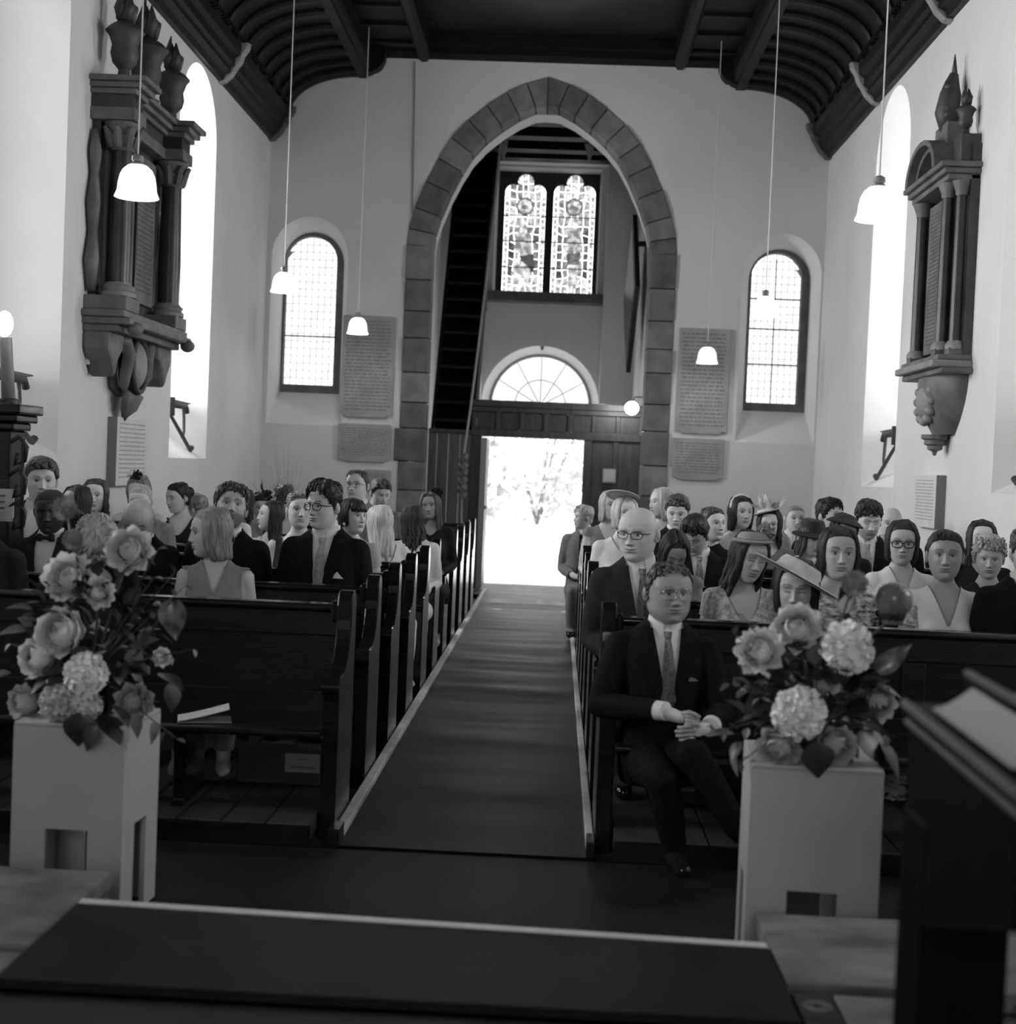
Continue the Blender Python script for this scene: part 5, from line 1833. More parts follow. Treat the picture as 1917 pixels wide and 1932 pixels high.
def hair_strands(mb, length=.14, n=30, a0=.95, rad=.017, seed=0, part=.0, wave=0.0, spread=1.0, thick=.010, flip=0.0, bend=0.0, wide=1.0):
    """locks that fall from the parting over the skull, then straight down"""
    q = random.Random(seed)
    for i in range(n):
        t = (i + .5) / n
        a = a0 + (2 * PI - 2 * a0) * t
        sgn = 1 if math.sin(a) > 0 else -1
        pts, rd = [], []
        back = -math.cos(a)
        y0 = -.05 + .11 * (back * .5 + .5)
        pts.append(Vector((part + sgn * .006, y0 + .01, .121)))
        rd.append(rad * .6)
        for z in (.105, .075, .035, -.005, -.045):
            W = np.interp(z, HP[:, 0], HP[:, 1]) * wide; F = np.interp(z, HP[:, 0], HP[:, 2]); B = np.interp(z, HP[:, 0], HP[:, 3])
            W, F, B = max(W, .052), max(F, .06), max(B, .085)
            k_ = thick + q.uniform(-.002, .003)
            p = Vector(((W + k_) * math.sin(a), (-(F + k_) if math.cos(a) > 0 else -(B + k_)) * math.cos(a), z))
            if z > .08:
                p.x = p.x * .9
            pts.append(p); rd.append(rad)
        e = pts[-1].copy()
        L = length * q.uniform(.93, 1.04)
        m = 4
        for j in range(1, m + 1):
            u = j / m
            p = e.copy()
            p.z -= L * u
            p.x *= 1 + (spread - 1) * u
            p.y = p.y * (1 - .15 * u) + .02 * u
            p.x += wave * math.sin(u * 9 + i) + flip * sgn * u * u + bend * u * u
            p.y += wave * math.cos(u * 8 + i * 1.7)
            pts.append(p); rd.append(rad * (1 - .55 * u * u))
        mb.tube(pts, rd, 7, flat=.55, up=(math.sin(a), -math.cos(a), 0))
    return mb


def hair_fringe(mb, n=14, zend=.04, seed=0, rad=.012, part=0.0, side=0.0):
    q = random.Random(seed)
    for i in range(n):
        a = -1.0 + 2.0 * (i + .5) / n
        pts = [Vector((part, -.02, .124))]
        for z in (.11, .085, zend + q.uniform(-.006, .006)):
            W = np.interp(z, HP[:, 0], HP[:, 1]); F = np.interp(z, HP[:, 0], HP[:, 2])
            w = a + side * (.11 - z) * 6
            pts.append(Vector(((W + .009) * math.sin(w), -(F + .010) * math.cos(w), z)))
        mb.tube(pts, [rad * .6, rad, rad, rad * .45], 6, flat=.5)
    return mb


def hair_locks(mb, n=150, L=.036, rad=.0065, lift=.010, seed=0, front=.074, temple=.035, side=-.012, nape=-.07, back=False, top=.012, wide=1.0, long=1.0, curl=0.0):
    """short overlapping locks combed outwards from the crown (or to the back)"""
    q = random.Random(seed + 91)
    k_ = 0
    tries = 0
    while k_ < n and tries < n * 8:
        tries += 1
        a = q.uniform(-PI, PI); z = -.07 + .188 * q.random() ** .6
        aa = abs(a)
        zh = float(np.interp(aa, [0, .5, .95, 1.25, 1.5, 1.72, 1.95, 2.3, PI], [front, front - .004, temple + .02, temple - .01, side, side + .018, side - .01, nape + .01, nape]))
        if z < zh + .004:
            continue
        k_ += 1

        def srf(a_, z_, o_):
            z_ = min(z_, .1175)
            W = np.interp(z_, HP[:, 0], HP[:, 1]) * 1.05 * wide; F = np.interp(z_, HP[:, 0], HP[:, 2]); B = np.interp(z_, HP[:, 0], HP[:, 3])
            c, s = math.cos(a_), math.sin(a_)
            o2 = o_ + top * max(0, min(1, (z_ - .02) / .09))
            return Vector(((W + o2) * s, -(F + o2) * c if c > 0 else -(B + o2) * c, z_ * long * .975 + o2 * max(0, z_ / .118)))
        thin = .3 + .7 * min(1, max(0, (z - zh) / .045))
        p0 = srf(a, z, .002)
        if back:
            a1 = a + (.5 if a > 0 else -.5) * (1 if aa < 2.6 else 0); z1 = z - .006
        else:
            a1 = a * 1.04 + q.uniform(-.22, .22); z1 = z - L * .75
        if z > .10:
            a1 = a; z1 = z - L * .35
        p1 = srf((a + a1) / 2, (z + z1) / 2, lift * thin)
        p2 = srf(a1, max(z1, zh - .006), lift * .55 * thin)
        if curl:
            p2 = p2 + Vector((q.uniform(-curl, curl), q.uniform(-curl, curl), q.uniform(-curl, curl)))
        mb.tube([p0, p1, p2], [rad * .7, rad, rad * .25], 5, flat=.6)
    return mb


def make_hair(style, seed=0, hm=1, **k):
    mb = MB()
    q = random.Random(seed)
    lw = dict(long=k.get('long', 1.0), wide=k.get('wide', 1.0))
    if style == 'short':
        mb = hair_cap(k.get('thick', .013), k.get('top', .018), k.get('front', .072), k.get('temple', .035), noise=.006, nf=45, seed=seed, sweep=k.get('sweep', .006), res=hm, **lw)
        hair_locks(mb, 220 if hm else 90, .055, .0065, .009, seed, k.get('front', .072), k.get('temple', .035), top=k.get('top', .018), curl=.002, **lw)
    elif style == 'crop':
        mb = hair_cap(.005, .003, .078, .045, noise=.002, nf=60, seed=seed, res=hm, **lw)
    elif style == 'receding':
        mb = hair_cap(.008, .006, .097, .06, noise=.003, nf=45, seed=seed, part=.02, res=hm, **lw)
        hair_locks(mb, 170 if hm else 80, .05, .0065, .007, seed, .097, .06, top=.006, **lw)
    elif style == 'fringe_bald':
        mb = hair_cap(.003, -.02, .2, .2, side=-.01, nape=-.07, noise=.001, seed=seed, res=hm, **lw)
        return None
    elif style == 'curly':
        mb = hair_cap(.016, .014, .072, .035, noise=.004, seed=seed, res=hm, **lw)
        for i in range(100):
            a = q.uniform(0, 2 * PI); z = q.uniform(.02, .118) if math.cos(a) > -.3 else q.uniform(-.04, .118)
            if abs(math.sin(a / 2)) < .5 and z < .07:
                z = q.uniform(.075, .118)
            W = np.interp(z, HP[:, 0], HP[:, 1]); F = np.interp(z, HP[:, 0], HP[:, 2]); B = np.interp(z, HP[:, 0], HP[:, 3])
            r_ = q.uniform(.010, .016)
            mb.ball(((W + .010) * math.sin(a), -(F + .012 if math.cos(a) > 0 else B + .014) * math.cos(a), z + .012), r_, 7, 5)
    elif style == 'bob':
        mb = hair_cap(.010, .008, .085, .05, noise=.002, seed=seed, res=hm, part=k.get('part'), **lw)
        hair_strands(mb, k.get('length', .085), k.get('n', 44), k.get('a0', 1.0), .016, seed, k.get('part', 0) or 0, spread=1.06, flip=-.004)
    elif style == 'long':
        mb = hair_cap(.010, .008, .088, .055, noise=.002, seed=seed, res=hm, part=k.get('part'), **lw)
        hair_strands(mb, k.get('length', .28), k.get('n', 40), k.get('a0', .95), .018, seed, k.get('part', 0) or 0, k.get('wave', .006), k.get('spread', 1.12))
    elif style == 'updo':
        mb = hair_cap(.011, .010, .082, .045, noise=.004, seed=seed, res=hm, **lw)
        hair_locks(mb, 150 if hm else 60, .045, .007, .013, seed, .082, .045, back=True, top=.010, curl=.005, **lw)
        for i in range(14):
            a = i * 2.4
            mb.ball((.035 * math.cos(a) * (i / 14), .085 + .02 * math.sin(i), .03 + .045 * math.sin(a) * (i / 14)), .026, 8, 6)
    elif style == 'bun':
        mb = hair_cap(.010, .006, .08, .045, noise=.002, seed=seed, res=hm, **lw)
        hair_locks(mb, 120 if hm else 60, .05, .0065, .004, seed, .08, .045, back=True, top=.006, **lw)
        hair_strands(mb, .015, 22, 1.75, .013, seed)
        mb.ball((0, .125, .03), (.045, .04, .045), 12, 8)
    elif style == 'grey_short':
        mb = hair_cap(.020, .016, .072, .03, side=-.03, noise=.007, nf=60, seed=seed, res=hm, **lw)
        hair_locks(mb, 220 if hm else 90, .035, .007, .022, seed, .072, .03, side=-.03, top=.014, curl=.010, **lw)
    if k.get('bangs'):
        hair_fringe(mb, 16, k['bangs'], seed, side=k.get('bside', 0.0))
    return mb


def xf(mb, M):
    mb.v = [tuple(M @ Vector(p)) for p in mb.v]
    return mb


def glasses_mb(w=.025, h=.019, r=.0022, y=-.101, top=False):
    b = MB(); e = MB()
    for s in (-1, 1):
        pts = [(s * .032 + w * math.copysign(abs(math.cos(a)) ** .7, math.cos(a)), y + .25 * abs(s * .032 + w * math.cos(a) - s * .032) * 0 + .006 * ((abs(s * .032 + w * math.cos(a))) / .057) ** 2 * 2, .008 + h * math.copysign(abs(math.sin(a)) ** .8, math.sin(a))) for a in [2 * PI * k / 20 for k in range(21)]]
        b.tube(pts, r, 5)
        b.tube([(s * (.032 + w), y + .012, .014), (s * .074, y + .05, .012), (s * .079, .015, .008), (s * .078, .03, -.01)], r, 5)
    b.tube([(-.008, y + .002, .013), (0, y, .016), (.008, y + .002, .013)], r, 5)
    return b


def brim_hat_mb(rb=.19, rc=.085, hc=.08, tilt=0.0, droop=.02, z=.055):
    b = MB()
    prof = [(rb, -droop), (rb * .97, -droop + .004), (rb * .75, -droop * .2), (rc * 1.12, .0), (rc * 1.03, .012), (rc * .98, hc * .6), (rc * .85, hc * .92), (rc * .4, hc), (.004, hc)]
    inn = [(.004, hc - .006), (rc * .8, hc * .85), (rc * .97, .006), (rc * 1.06, -.006), (rb * .75, -droop * .2 - .006), (rb * .99, -droop - .006)]
    b.lathe(prof + inn, 36)
    return b


# ---- the person
def tie_mb(b, knot=.632, end=.31, w=.034, off=.026):
    m = MB()
    rings = []
    zs = [knot, knot - .02, knot - .032, knot - .08, (knot + end) / 2, end + .03, end]
    ws = [.020, .017, .013, .02, w * .85, w, w * .8]
    for z, wd in zip(zs, ws):
        yf = float(torso_front(b.sex, z, b.broad)) - off
        th = .010 if z > knot - .03 else .005
        rings.append([(-wd, yf + .006, z), (0, yf - th, z), (wd, yf + .006, z), (0, yf + .008, z)])
    m.loft(rings)
    return m


def collar_mb(b):
    m = MB()
    rn = .064 if b.sex == 'm' else .056
    cy = .024
    n = 24
    rings = []
    for z, dr in ((.652, .004), (.682, .002), (.695, .001), (.695, .006), (.675, .011), (.655, .016)):
        ring = []
        for k in range(n + 1):
            a = -PI / 2 + .22 + (2 * PI - .44) * k / n
            fr = max(0, -math.sin(a))
            drop = .030 * fr ** 2
            ring.append((math.cos(a) * (rn + dr), cy + math.sin(a) * (rn + dr), z - drop * (1.0 if z > .667 else 1.35)))
        rings.append(ring)
    m.loft(rings, closed=False)
    return m


def lapel_mb(b, s, zb=.28):
    """folded lapel along the jacket opening"""
    m = MB()
    rows = []
    for k in range(7):
        t = k / 6
        z = zb + .02 + (.645 - zb - .02) * t
        xi = np.clip((z - zb) * .165, 0, .066) - .003
        wd = .012 + .055 * math.sin(min(1, t * 1.15) * PI * .62) * (1 - .35 * max(0, t - .75) * 4)
        def yy(x_):
            r = rings_torso(b.sex, b.broad)
            zz = [q[0] for q in r]
            w = np.interp(z, zz, [q[1] for q in r]); d = np.interp(z, zz, [q[2] for q in r]); y0 = np.interp(z, zz, [q[3] for q in r])
            u = min(.98, abs(x_) / w)
            return y0 - d * (1 - u ** 2.35) ** (1 / 2.35)
        rows.append([(s * xi, float(yy(xi)) - .020, z), (s * (xi + wd), float(yy(xi + wd)) - .026, z - .004), (s * (xi + wd), float(yy(xi + wd)) - .018, z - .004), (s * xi, float(yy(xi)) - .012, z)])
    m.loft(rows)
    return m


NPEOPLE = 0


def person(px, py, Y, label, sex='m', yaw=0, pitch=0, roll=0, skin=None, hair=None, hcol=None, wear=('jacket', SUIT), tie=None, bow=False, body='std', byaw=0.0,
           head=None, glasses=None, hat=None, scale=None, lean=0.0, res=1, seat=.44, extra=None, hm=1, pocket=False, hscale=1.0, group='seated wedding guests'):
    """px, py, Y: where the middle of the head is (photo pixel, depth down the nave); angles in degrees, yaw + turns to the viewer's right"""
    global NPEOPLE
    NPEOPLE += 1
    H = at(px, py, Y)
    s = scale or max(.90, min(1.10, (H.z - seat) / .792))
    skin = skin or SKIN_L
    if body == 'std':
        b = get_body('std_' + sex, sex, None, .016, .95)
        bkey = 'std_' + sex
    else:
        b, bkey = body
    hd = dict(head or {})
    hv, hf, hfe = make_head(res=res, **hd)
    hs = hd.get('size', 1.0) if False else 1.0
    Rm = Euler((math.radians(pitch), 0, 0)).to_matrix()
    Ry = Matrix.Rotation(math.radians(roll), 3, 'Y')
    Rz = Matrix.Rotation(math.radians(yaw), 3, 'Z')
    R3 = Rz @ Ry @ Rm
    piv = Vector((0, .02, .690))
    ctr = Vector((0, -.012, .792)) - piv
    Mh = Matrix.Translation(piv) @ R3.to_4x4() @ Matrix.Translation(ctr * (.95 if sex == 'm' else .86) * (.5 + .5 * hscale)) @ Matrix.Scale(.94 * hscale, 4)
    A = np.array(Mh)
    hv2 = hv @ A[:3, :3].T + A[:3, 3]
    nb = len(b.V)
    V = np.concatenate([b.V, hv2])
    F = b.F + [tuple(i + nb for i in f) for f in hf]
    fe = np.concatenate([np.ones(nb), hfe])
    if b.sex == 'm' or True:
        pass
    me = bpy.data.meshes.new('person')
    me.from_pydata(V.tolist(), [], F)
    me.polygons.foreach_set('use_smooth', [True] * len(me.polygons))
    at_ = me.attributes.new('feat', 'FLOAT', 'POINT')
    at_.data.foreach_set('value', fe.astype(np.float32))
    me.materials.append(skin)
    me.update()
    o = bpy.data.objects.new('person', me)
    COL.objects.link(o)
    # seat the body so that the head comes where it is seen
    hc = Mh @ Vector((0, 0, 0))
    Rb = Matrix.Rotation(math.radians(byaw), 3, 'Z') @ Matrix.Rotation(math.radians(lean), 3, 'X')
    off = Rb @ (hc * s)
    o.location = H - off
    o.rotation_euler = Rb.to_euler()
    o.scale = (s, s, s)
    tag(o, label, 'person', group)
    kind, wm = wear[0], wear[1]
    par = wear[2] if len(wear) > 2 else None
    if kind == 'jacket':
        inst('jacket', get_cloth(bkey, b, 'jacket', par), o, material=wm)
        inst('shirt', get_cloth(bkey, b, 'shirt'), o, material=SHIRT)
        for q in (-1, 1):
            lapel_mb(b, q, par or .28).build('lapel', wm, o, smooth=True, angle=40)
        collar_mb(b).build('shirt_collar', SHIRT, o, smooth=True, angle=50)
        inst('trousers', get_cloth(bkey, b, 'trousers'), o, material=wm)
        for q in (-1, 1):
            inst('shoe', get_cloth(bkey, b, 'shoe', q), o, material=SHOE)
        if tie:
            tie_mb(b).build('tie', tie, o)
        if bow:
            yf = float(torso_front(b.sex, .642, b.broad)) - .034
            m = MB()
            for q in (-1, 1):
                m.loft([[(q * .003, yf - .004, .640 + .007), (q * .003, yf - .010, .640), (q * .003, yf - .004, .640 - .007), (q * .003, yf + .004, .640)],
                        [(q * .030, yf - .002, .640 + .024), (q * .032, yf - .014, .640), (q * .030, yf - .002, .640 - .024), (q * .03, yf + .006, .640)],
                        [(q * .052, yf + .004, .640 + .020), (q * .054, yf - .004, .640), (q * .052, yf + .004, .640 - .020), (q * .05, yf + .010, .640)]])
            m.ball((0, yf - .006, .640), (.010, .010, .012), 8, 6)
            m.build('bow_tie', HATK, o, smooth=True, angle=50)
        if pocket:
            yf = float(torso_front(b.sex, .44, b.broad)) - .004
            m = MB(); m.prism([(-.035, .0), (.035, .0), (.022, .012), (.002, .034), (-.012, .020)], lambda a, c, t: (.095 + a, yf + t + .02 * abs(a), .43 + c), -.010, -.004)
            m.build('pocket_square', PAPER, o)
    else:
        inst('dress' if kind != 'top' else 'top', get_cloth(bkey, b, kind, par), o, material=wm)
        if kind == 'top':
            inst('trousers', get_cloth(bkey, b, 'trousers'), o, material=wear[3] if len(wear) > 3 else SUIT)
    if hair:
        hk = dict(hair[1]) if len(hair) > 1 else {}
        for w_ in ('wide', 'long'):
            if w_ in hd:
                hk.setdefault(w_, hd[w_])
        mb = make_hair(hair[0], NPEOPLE, hm, **hk)
        if mb is not None:
            xf(mb, Mh).build('hair', hcol or HAIR_B, o, smooth=True)
    if glasses:
        kw = glasses[1] if len(glasses) > 1 else {}
        xf(glasses_mb(**kw), Mh).build('spectacles', glasses[0], o, smooth=True)
    if hat:
        for nm, m, mm, T in hat:
            xf(m, Mh @ T).build(nm, mm, o, smooth=True, angle=50)
    if extra:
        extra(o, b, Mh)
    return o


def TR(x=0, y=0, z=0, rx=0, ry=0, rz=0):
    return Matrix.Translation((x, y, z)) @ Euler((math.radians(rx), math.radians(ry), math.radians(rz))).to_matrix().to_4x4()


def feathers(n=12, L=.14, seed=0, fan=1.2):
    q = random.Random(seed)
    m = MB()
    for i in range(n):
        a = q.uniform(-fan, fan); e = q.uniform(.2, 1.2)
        d = Vector((math.sin(a), q.uniform(-.5, .5), math.cos(a) * e + .2)).normalized()
        l = L * q.uniform(.6, 1.1)
        side = d.cross(Vector((q.gauss(0, 1), q.gauss(0, 1), q.gauss(0, 1)))).normalized() * l * .13
        p0 = Vector((q.uniform(-.03, .03), q.uniform(-.02, .02), 0))
        m.add([p0, p0 + d * l * .5 + side, p0 + d * l, p0 + d * l * .5 - side], [(0, 1, 2, 3)])
        m.tube([p0, p0 + d * l * .6, p0 + d * l * 1.05], [.002, .0016, .0006], 4)
    return m


def pompon(r=.05, seed=0, n=60):
    q = random.Random(seed)
    m = MB()
    m.ball((0, 0, 0), r * .6, 10, 8)
    for i in range(n):
        d = Vector((q.gauss(0, 1), q.gauss(0, 1), q.gauss(0, 1))).normalized()
        t = d.cross(Vector((q.gauss(0, 1), q.gauss(0, 1), q.gauss(0, 1)))).normalized() * r * .22
        m.add([d * r * .4, d * r * .8 + t, d * r * 1.05, d * r * .8 - t], [(0, 1, 2, 3)])
    return m


ROW = lambda i: Y1 + PITCH * i - .20
# ================================================================== THE GUESTS
FEAT_BALD = dict(brow=.55)
# ---- left of the aisle
person(396, 1006, ROW(1) - .2, 'woman with fair bob turned sideways, bare shoulders, grey low-necked dress', 'f', hscale=1.08, yaw=-68, pitch=6, skin=SKIN_M, hair=('bob', dict(length=.088, n=60, a0=1.08)), hcol=HAIR_F, wear=('dress', DRESS_M, (-.42, .42, -.035)), byaw=8, res=2)
person(183, 1028, ROW(1) - .15, 'guest with rounded grey hair bowing behind the left bouquet', 'f', hscale=1.2, pitch=55, yaw=15, hair=('grey_short',), hcol=HAIR_G, wear=('sleeved', DRESS_D, (.52, .54, 9)), lean=12)
person(-38, 975, ROW(1), 'guest in dark suit cut by the left edge, only a shoulder showing', 'm', hair=('short',), wear=('jacket', SUITG))
person(95, 966, ROW(2), 'man with dark skin in dinner jacket and large bow tie', 'm', hscale=1.14, yaw=8, pitch=8, skin=SKIN_D, hair=('crop',), hcol=HAIR_K, wear=('jacket', SUITG, .20), bow=True, head=dict(lips=.8, wide=1.02))
person(262, 985, ROW(2), 'bald man with heavy dark brows looking down, third pew left', 'm', hscale=1.2, pitch=32, yaw=4, skin=SKIN_M, wear=('jacket', SUIT), head=dict(brow=.9, eyes='down'))
person(436, 960, ROW(2) + .1, 'bearded young man with head tipped back behind the bob-haired woman', 'm', hscale=1.07, yaw=14, pitch=-16, roll=6, skin=SKIN_M, hair=('short', dict(top=.022, front=.080)), hcol=HAIR_B, wear=('jacket', SUIT), bow=True, head=dict(beard=.62, brow=.85), res=2)
person(610, 957, ROW(2), 'smiling young man in dark suit with black glasses, grey tie and pocket square', 'm', yaw=-26, pitch=2, skin=SKIN_L, hair=('short', dict(top=.026, front=.088, sweep=.014)), hcol=HAIR_K, wear=('jacket', SUIT), tie=TIE1, glasses=(FRAME, dict(r=.0026)), head=dict(smile=.5, brow=.85, long=1.04), res=2, pocket=True, byaw=-4)
person(566, 965, ROW(3), 'woman with pinned-up fair hair and dark straps beside the man in glasses', 'f', yaw=16, pitch=-4, hair=('updo',), hcol=HAIR_F, wear=('dress', DRESS_D, (.40, .45, -.035)))
person(667, 975, ROW(3) + .1, 'woman with short dark fringe and round pale earring looking across the aisle', 'f', yaw=48, pitch=0, skin=SKIN_L, hair=('bob', dict(length=.02, bangs=.040, n=34, a0=1.25)), hcol=HAIR_K, wear=('dress', mat('beige dress', .36, .7, .42, 12), (.50, .52, .10)),
       extra=lambda o, b, Mh: xf(MB().ball((-.085, -.01, -.05), .014, 8, 6), Mh).build('earring', PEARL, o))
person(143, 950, ROW(3) + .15, 'woman with long black hair behind the man in bow tie', 'f', yaw=-30, skin=SKIN_T, hair=('long', dict(length=.24)), hcol=HAIR_K, wear=('sleeved', DRESS_D, (.5, .52, 9)), res=0, hm=0)
person(716, 985, ROW(4), 'woman with long blonde hair turned away from the aisle', 'f', yaw=-150, pitch=10, hair=('long', dict(length=.26, n=46, a0=.7, wave=.004)), hcol=HAIR_W, wear=('dress', DRESS_L, (.42, .38, .04)), byaw=20)
person(265, 945, ROW(4), 'grey-headed man behind the bald man, brows just showing', 'm', pitch=14, skin=SKIN_L, hair=('crop',), hcol=HAIR_G, wear=('jacket', SUITM), res=0, hm=0)
person(510, 974, ROW(4) + .4, 'pale young woman with long dark hair in profile and light top', 'f', yaw=-62, pitch=-4, skin=mat('skin fair', .62, .5, .66, 9, attr='feat'), hair=('long', dict(length=.24, a0=1.3)), hcol=HAIR_K, wear=('dress', DRESS_L, (.46, .48, -.035)))
person(777, 982, ROW(5), 'woman with thick dark curls falling over her shoulder near the aisle', 'f', yaw=-120, pitch=6, skin=SKIN_T, hair=('long', dict(length=.24, n=46, wave=.014, spread=1.3)), hcol=HAIR_K, wear=('sleeved', DRESS_L, (.5, .52, 9)))
person(335, 940, ROW(5), 'woman with dark hair drawn up, looking down to her side', 'f', yaw=-38, pitch=10, skin=SKIN_L, hair=('bun',), hcol=HAIR_K, wear=('dress', DRESS_D, (.44, .48, .02)), head=dict(eyes='down'))
person(180, 936, ROW(4), 'woman with centre-parted hair and brightly lit pale face', 'f', yaw=6, pitch=2, skin=mat('skin fair', .62), hair=('long', dict(length=.10, part=.0, a0=1.15)), hcol=HAIR_B, wear=('dress', DRESS_D, (.42, .46, -.03)))


def cap_hat(o, b, Mh):
    m = MB(); m.lathe([(.088, 0), (.092, .02), (.085, .06), (.06, .085), (.02, .095), (.003, .096)], 20)
    xf(m, Mh @ TR(0, .01, .055, -8)).build('cap', WHITEH, o, smooth=True)


person(425, 945, ROW(5) + .1, 'guest under a rounded white hat behind the bearded man', 'f', yaw=-10, skin=SKIN_M, hair=('bob', dict(n=24)), hcol=HAIR_B, wear=('sleeved', DRESS_L, (.5, .52, 9)), res=0, hm=0, extra=cap_hat)
person(458, 948, ROW(6), 'woman with sleek black hair beside the white hat', 'f', yaw=-25, skin=SKIN_M, hair=('long', dict(length=.2, a0=1.1)), hcol=HAIR_K, wear=('sleeved', DRESS_M, (.5, .52, 9)), res=0, hm=0)
person(78, 908, ROW(3) - .2, 'young man with curly brown hair seated high by the north wall', 'm', yaw=24, pitch=4, skin=SKIN_L, hair=('curly',), hcol=HAIR_B, wear=('jacket', SUIT))
person(673, 917, ROW(6), 'man with thin metal glasses and close-cropped hair seated high before the arch', 'm', yaw=-14, pitch=-2, skin=SKIN_L, hair=('receding',), hcol=HAIR_B, wear=('jacket', SUITM), glasses=(FRAME, dict(r=.0014)))
person(812, 955, ROW(6), 'smiling woman in black with a fascinator at the aisle end', 'f', yaw=-8, pitch=2, roll=-6, skin=SKIN_T, hair=('long', dict(length=.26, a0=.9)), hcol=HAIR_B, wear=('sleeved', DRESS_D, (.48, .52, 9)), head=dict(smile=1.0),
       hat=[('fascinator', pompon(.055, 4, 90), HATK, TR(.06, .03, .11))])
person(368, 962, ROW(6) - .3, 'guest with swept-back brown hair behind the bob-haired woman', 'm', yaw=-100, hair=('short', dict(top=.02)), hcol=HAIR_F, wear=('jacket', SUITM), res=0, hm=0)
person(262, 928, ROW(5) - .1, 'woman wearing a black and white flower fascinator by the tablet', 'f', yaw=0, pitch=14, hair=('bob', dict(n=24)), hcol=HAIR_F, wear=('dress', DRESS_L, (.46, .5, .0)), res=0, hm=0,
       hat=[('fascinator', pompon(.05, 8, 70), HATK, TR(-.01, -.02, .135)), ('fascinator_petals', pompon(.035, 9, 40), WHITEH, TR(-.05, -.03, .15))])
person(718, 932, ROW(7), 'guest with brown wavy hair just under the smallest tablet', 'm', yaw=30, pitch=18, hair=('curly',), hcol=HAIR_B, wear=('jacket', SUITM), res=0, hm=0)
person(535, 940, ROW(7), 'guest with grey-banded hair in front of the dried twigs', 'f', yaw=-150, hair=('grey_short',), hcol=HAIR_B, wear=('sleeved', DRESS_L, (.5, .52, 9)), res=0, hm=0,
       hat=[('hair_band', MB().tube([(.09 * math.cos(PI * k / 12), .0, .035 + .10 * math.sin(PI * k / 12)) for k in range(13)], .014, 6), WHITEH, TR(0, 0, 0))])


def upright_feather(o, b, Mh):
    xf(feathers(3, .16, 3, .3), Mh @ TR(0, 0, .12, 0, -25)).build('feather', HATK, o)
    xf(pompon(.06, 5, 60), Mh @ TR(.05, 0, .11)).build('fascinator', HATK, o)


person(492, 955, ROW(6) + .3, 'woman with feathered black fascinator in front of the dried twigs', 'f', yaw=20, pitch=20, skin=SKIN_L, hair=('updo',), hcol=HAIR_K, wear=('sleeved', DRESS_L, (.5, .52, 9)), res=0, hm=0, extra=upright_feather)

# ---- right of the aisle
# the elderly man in the front pew has his own pose: hands clasped, legs crossed
om_pose = {('sh', -1): (-.185, .03, .545), ('sh', 1): (.178, .0, .535), ('el', -1): (-.285, -.06, .30), ('el', 1): (.242, -.12, .29), ('wr', -1): (-.065, -.30, .325), ('wr', 1): (.150, -.335, .275),
           ('hd', -1): (.035, -.335, .300), ('hd', 1): (.070, -.375, .255), ('hip', 1): (.09, .0, .075), ('kn', 1): (.06, -.42, .165), ('an', 1): (.25, -.50, -.13), ('toe', 1): (.36, -.60, -.17),
           ('kn', -1): (-.06, -.42, .06), ('an', -1): (.02, -.36, -.27), ('toe', -1): (.03, -.50, -.305)}
OMB = get_body('elder', 'm', om_pose, .011, .95)


def finger(m, pts, r0, r1):
    m.tube(pts, [r0, r0 * .98, r0 * .92, r1], 8)
    m.ball(pts[-1], r1, 8, 6)


def elder_extra(o, b, Mh):
    # fingers of the two clasped hands are fused into the body mesh
    m = MB()
    hr, hl = Vector(b.P['hd', -1]), Vector(b.P['hd', 1])
    for k in range(4):
        # right hand lies over: fingers point to the viewer's right and down
        p0 = hr + Vector((.0, -.012 - .004 * k, .016 - .016 * k))
        L = (.052, .060, .056, .044)[k]
        finger(m, [p0, p0 + Vector((L * .42, -.014, -.004)), p0 + Vector((L * .85, -.010, -.014)), p0 + Vector((L * 1.15, .006, -.022))], .0098, .0075)
        # left hand curls under
        q0 = hl + Vector((-.006, -.018, .024 - .017 * k))
        finger(m, [q0, q0 + Vector((-L * .5, -.022, .002)), q0 + Vector((-L * .95, -.014, -.004)), q0 + Vector((-L * 1.2, .004, -.006))], .0098, .0075)
    finger(m, [hr + Vector((-.01, -.004, .022)), hr + Vector((.016, -.022, .030)), hr + Vector((.040, -.028, .022)), hr + Vector((.056, -.026, .014))], .0108, .008)
    finger(m, [hl + Vector((.015, -.01, .026)), hl + Vector((-.006, -.028, .036)), hl + Vector((-.026, -.034, .034)), hl + Vector((-.042, -.030, .028))], .0108, .008)
    bm = bmesh.new(); bm.from_mesh(o.data)
    lay = bm.verts.layers.float.get('feat')
    vs = [bm.verts.new(p) for p in m.v]
    for v in vs:
        v[lay] = 1.0
    for f in m.f:
        try:
            nf = bm.faces.new([vs[i] for i in f]); nf.smooth = True
        except ValueError:
            pass
    bm.to_mesh(o.data); bm.free()
    for s in (-1, 1):
        wr, el = Vector(b.P['wr', s]), Vector(b.P['el', s])
        d = (el - wr).normalized()
        c = MB(); c.tube([wr + d * -.035, wr + d * .03], [.040, .044], 16); c.build('shirt_cuff', SHIRT, o, smooth=True, angle=50)
    yf = float(torso_front('m', .44, b.broad))
    q = MB(); q.prism([(-.03, 0), (.03, 0.004), (.018, .014), (-.002, .020)], lambda a, c, t: (.10 + a, yf + t + .03, .425 + c), -.040, -.034); q.build('pocket_square', mat('grey pocket square', .2), o)


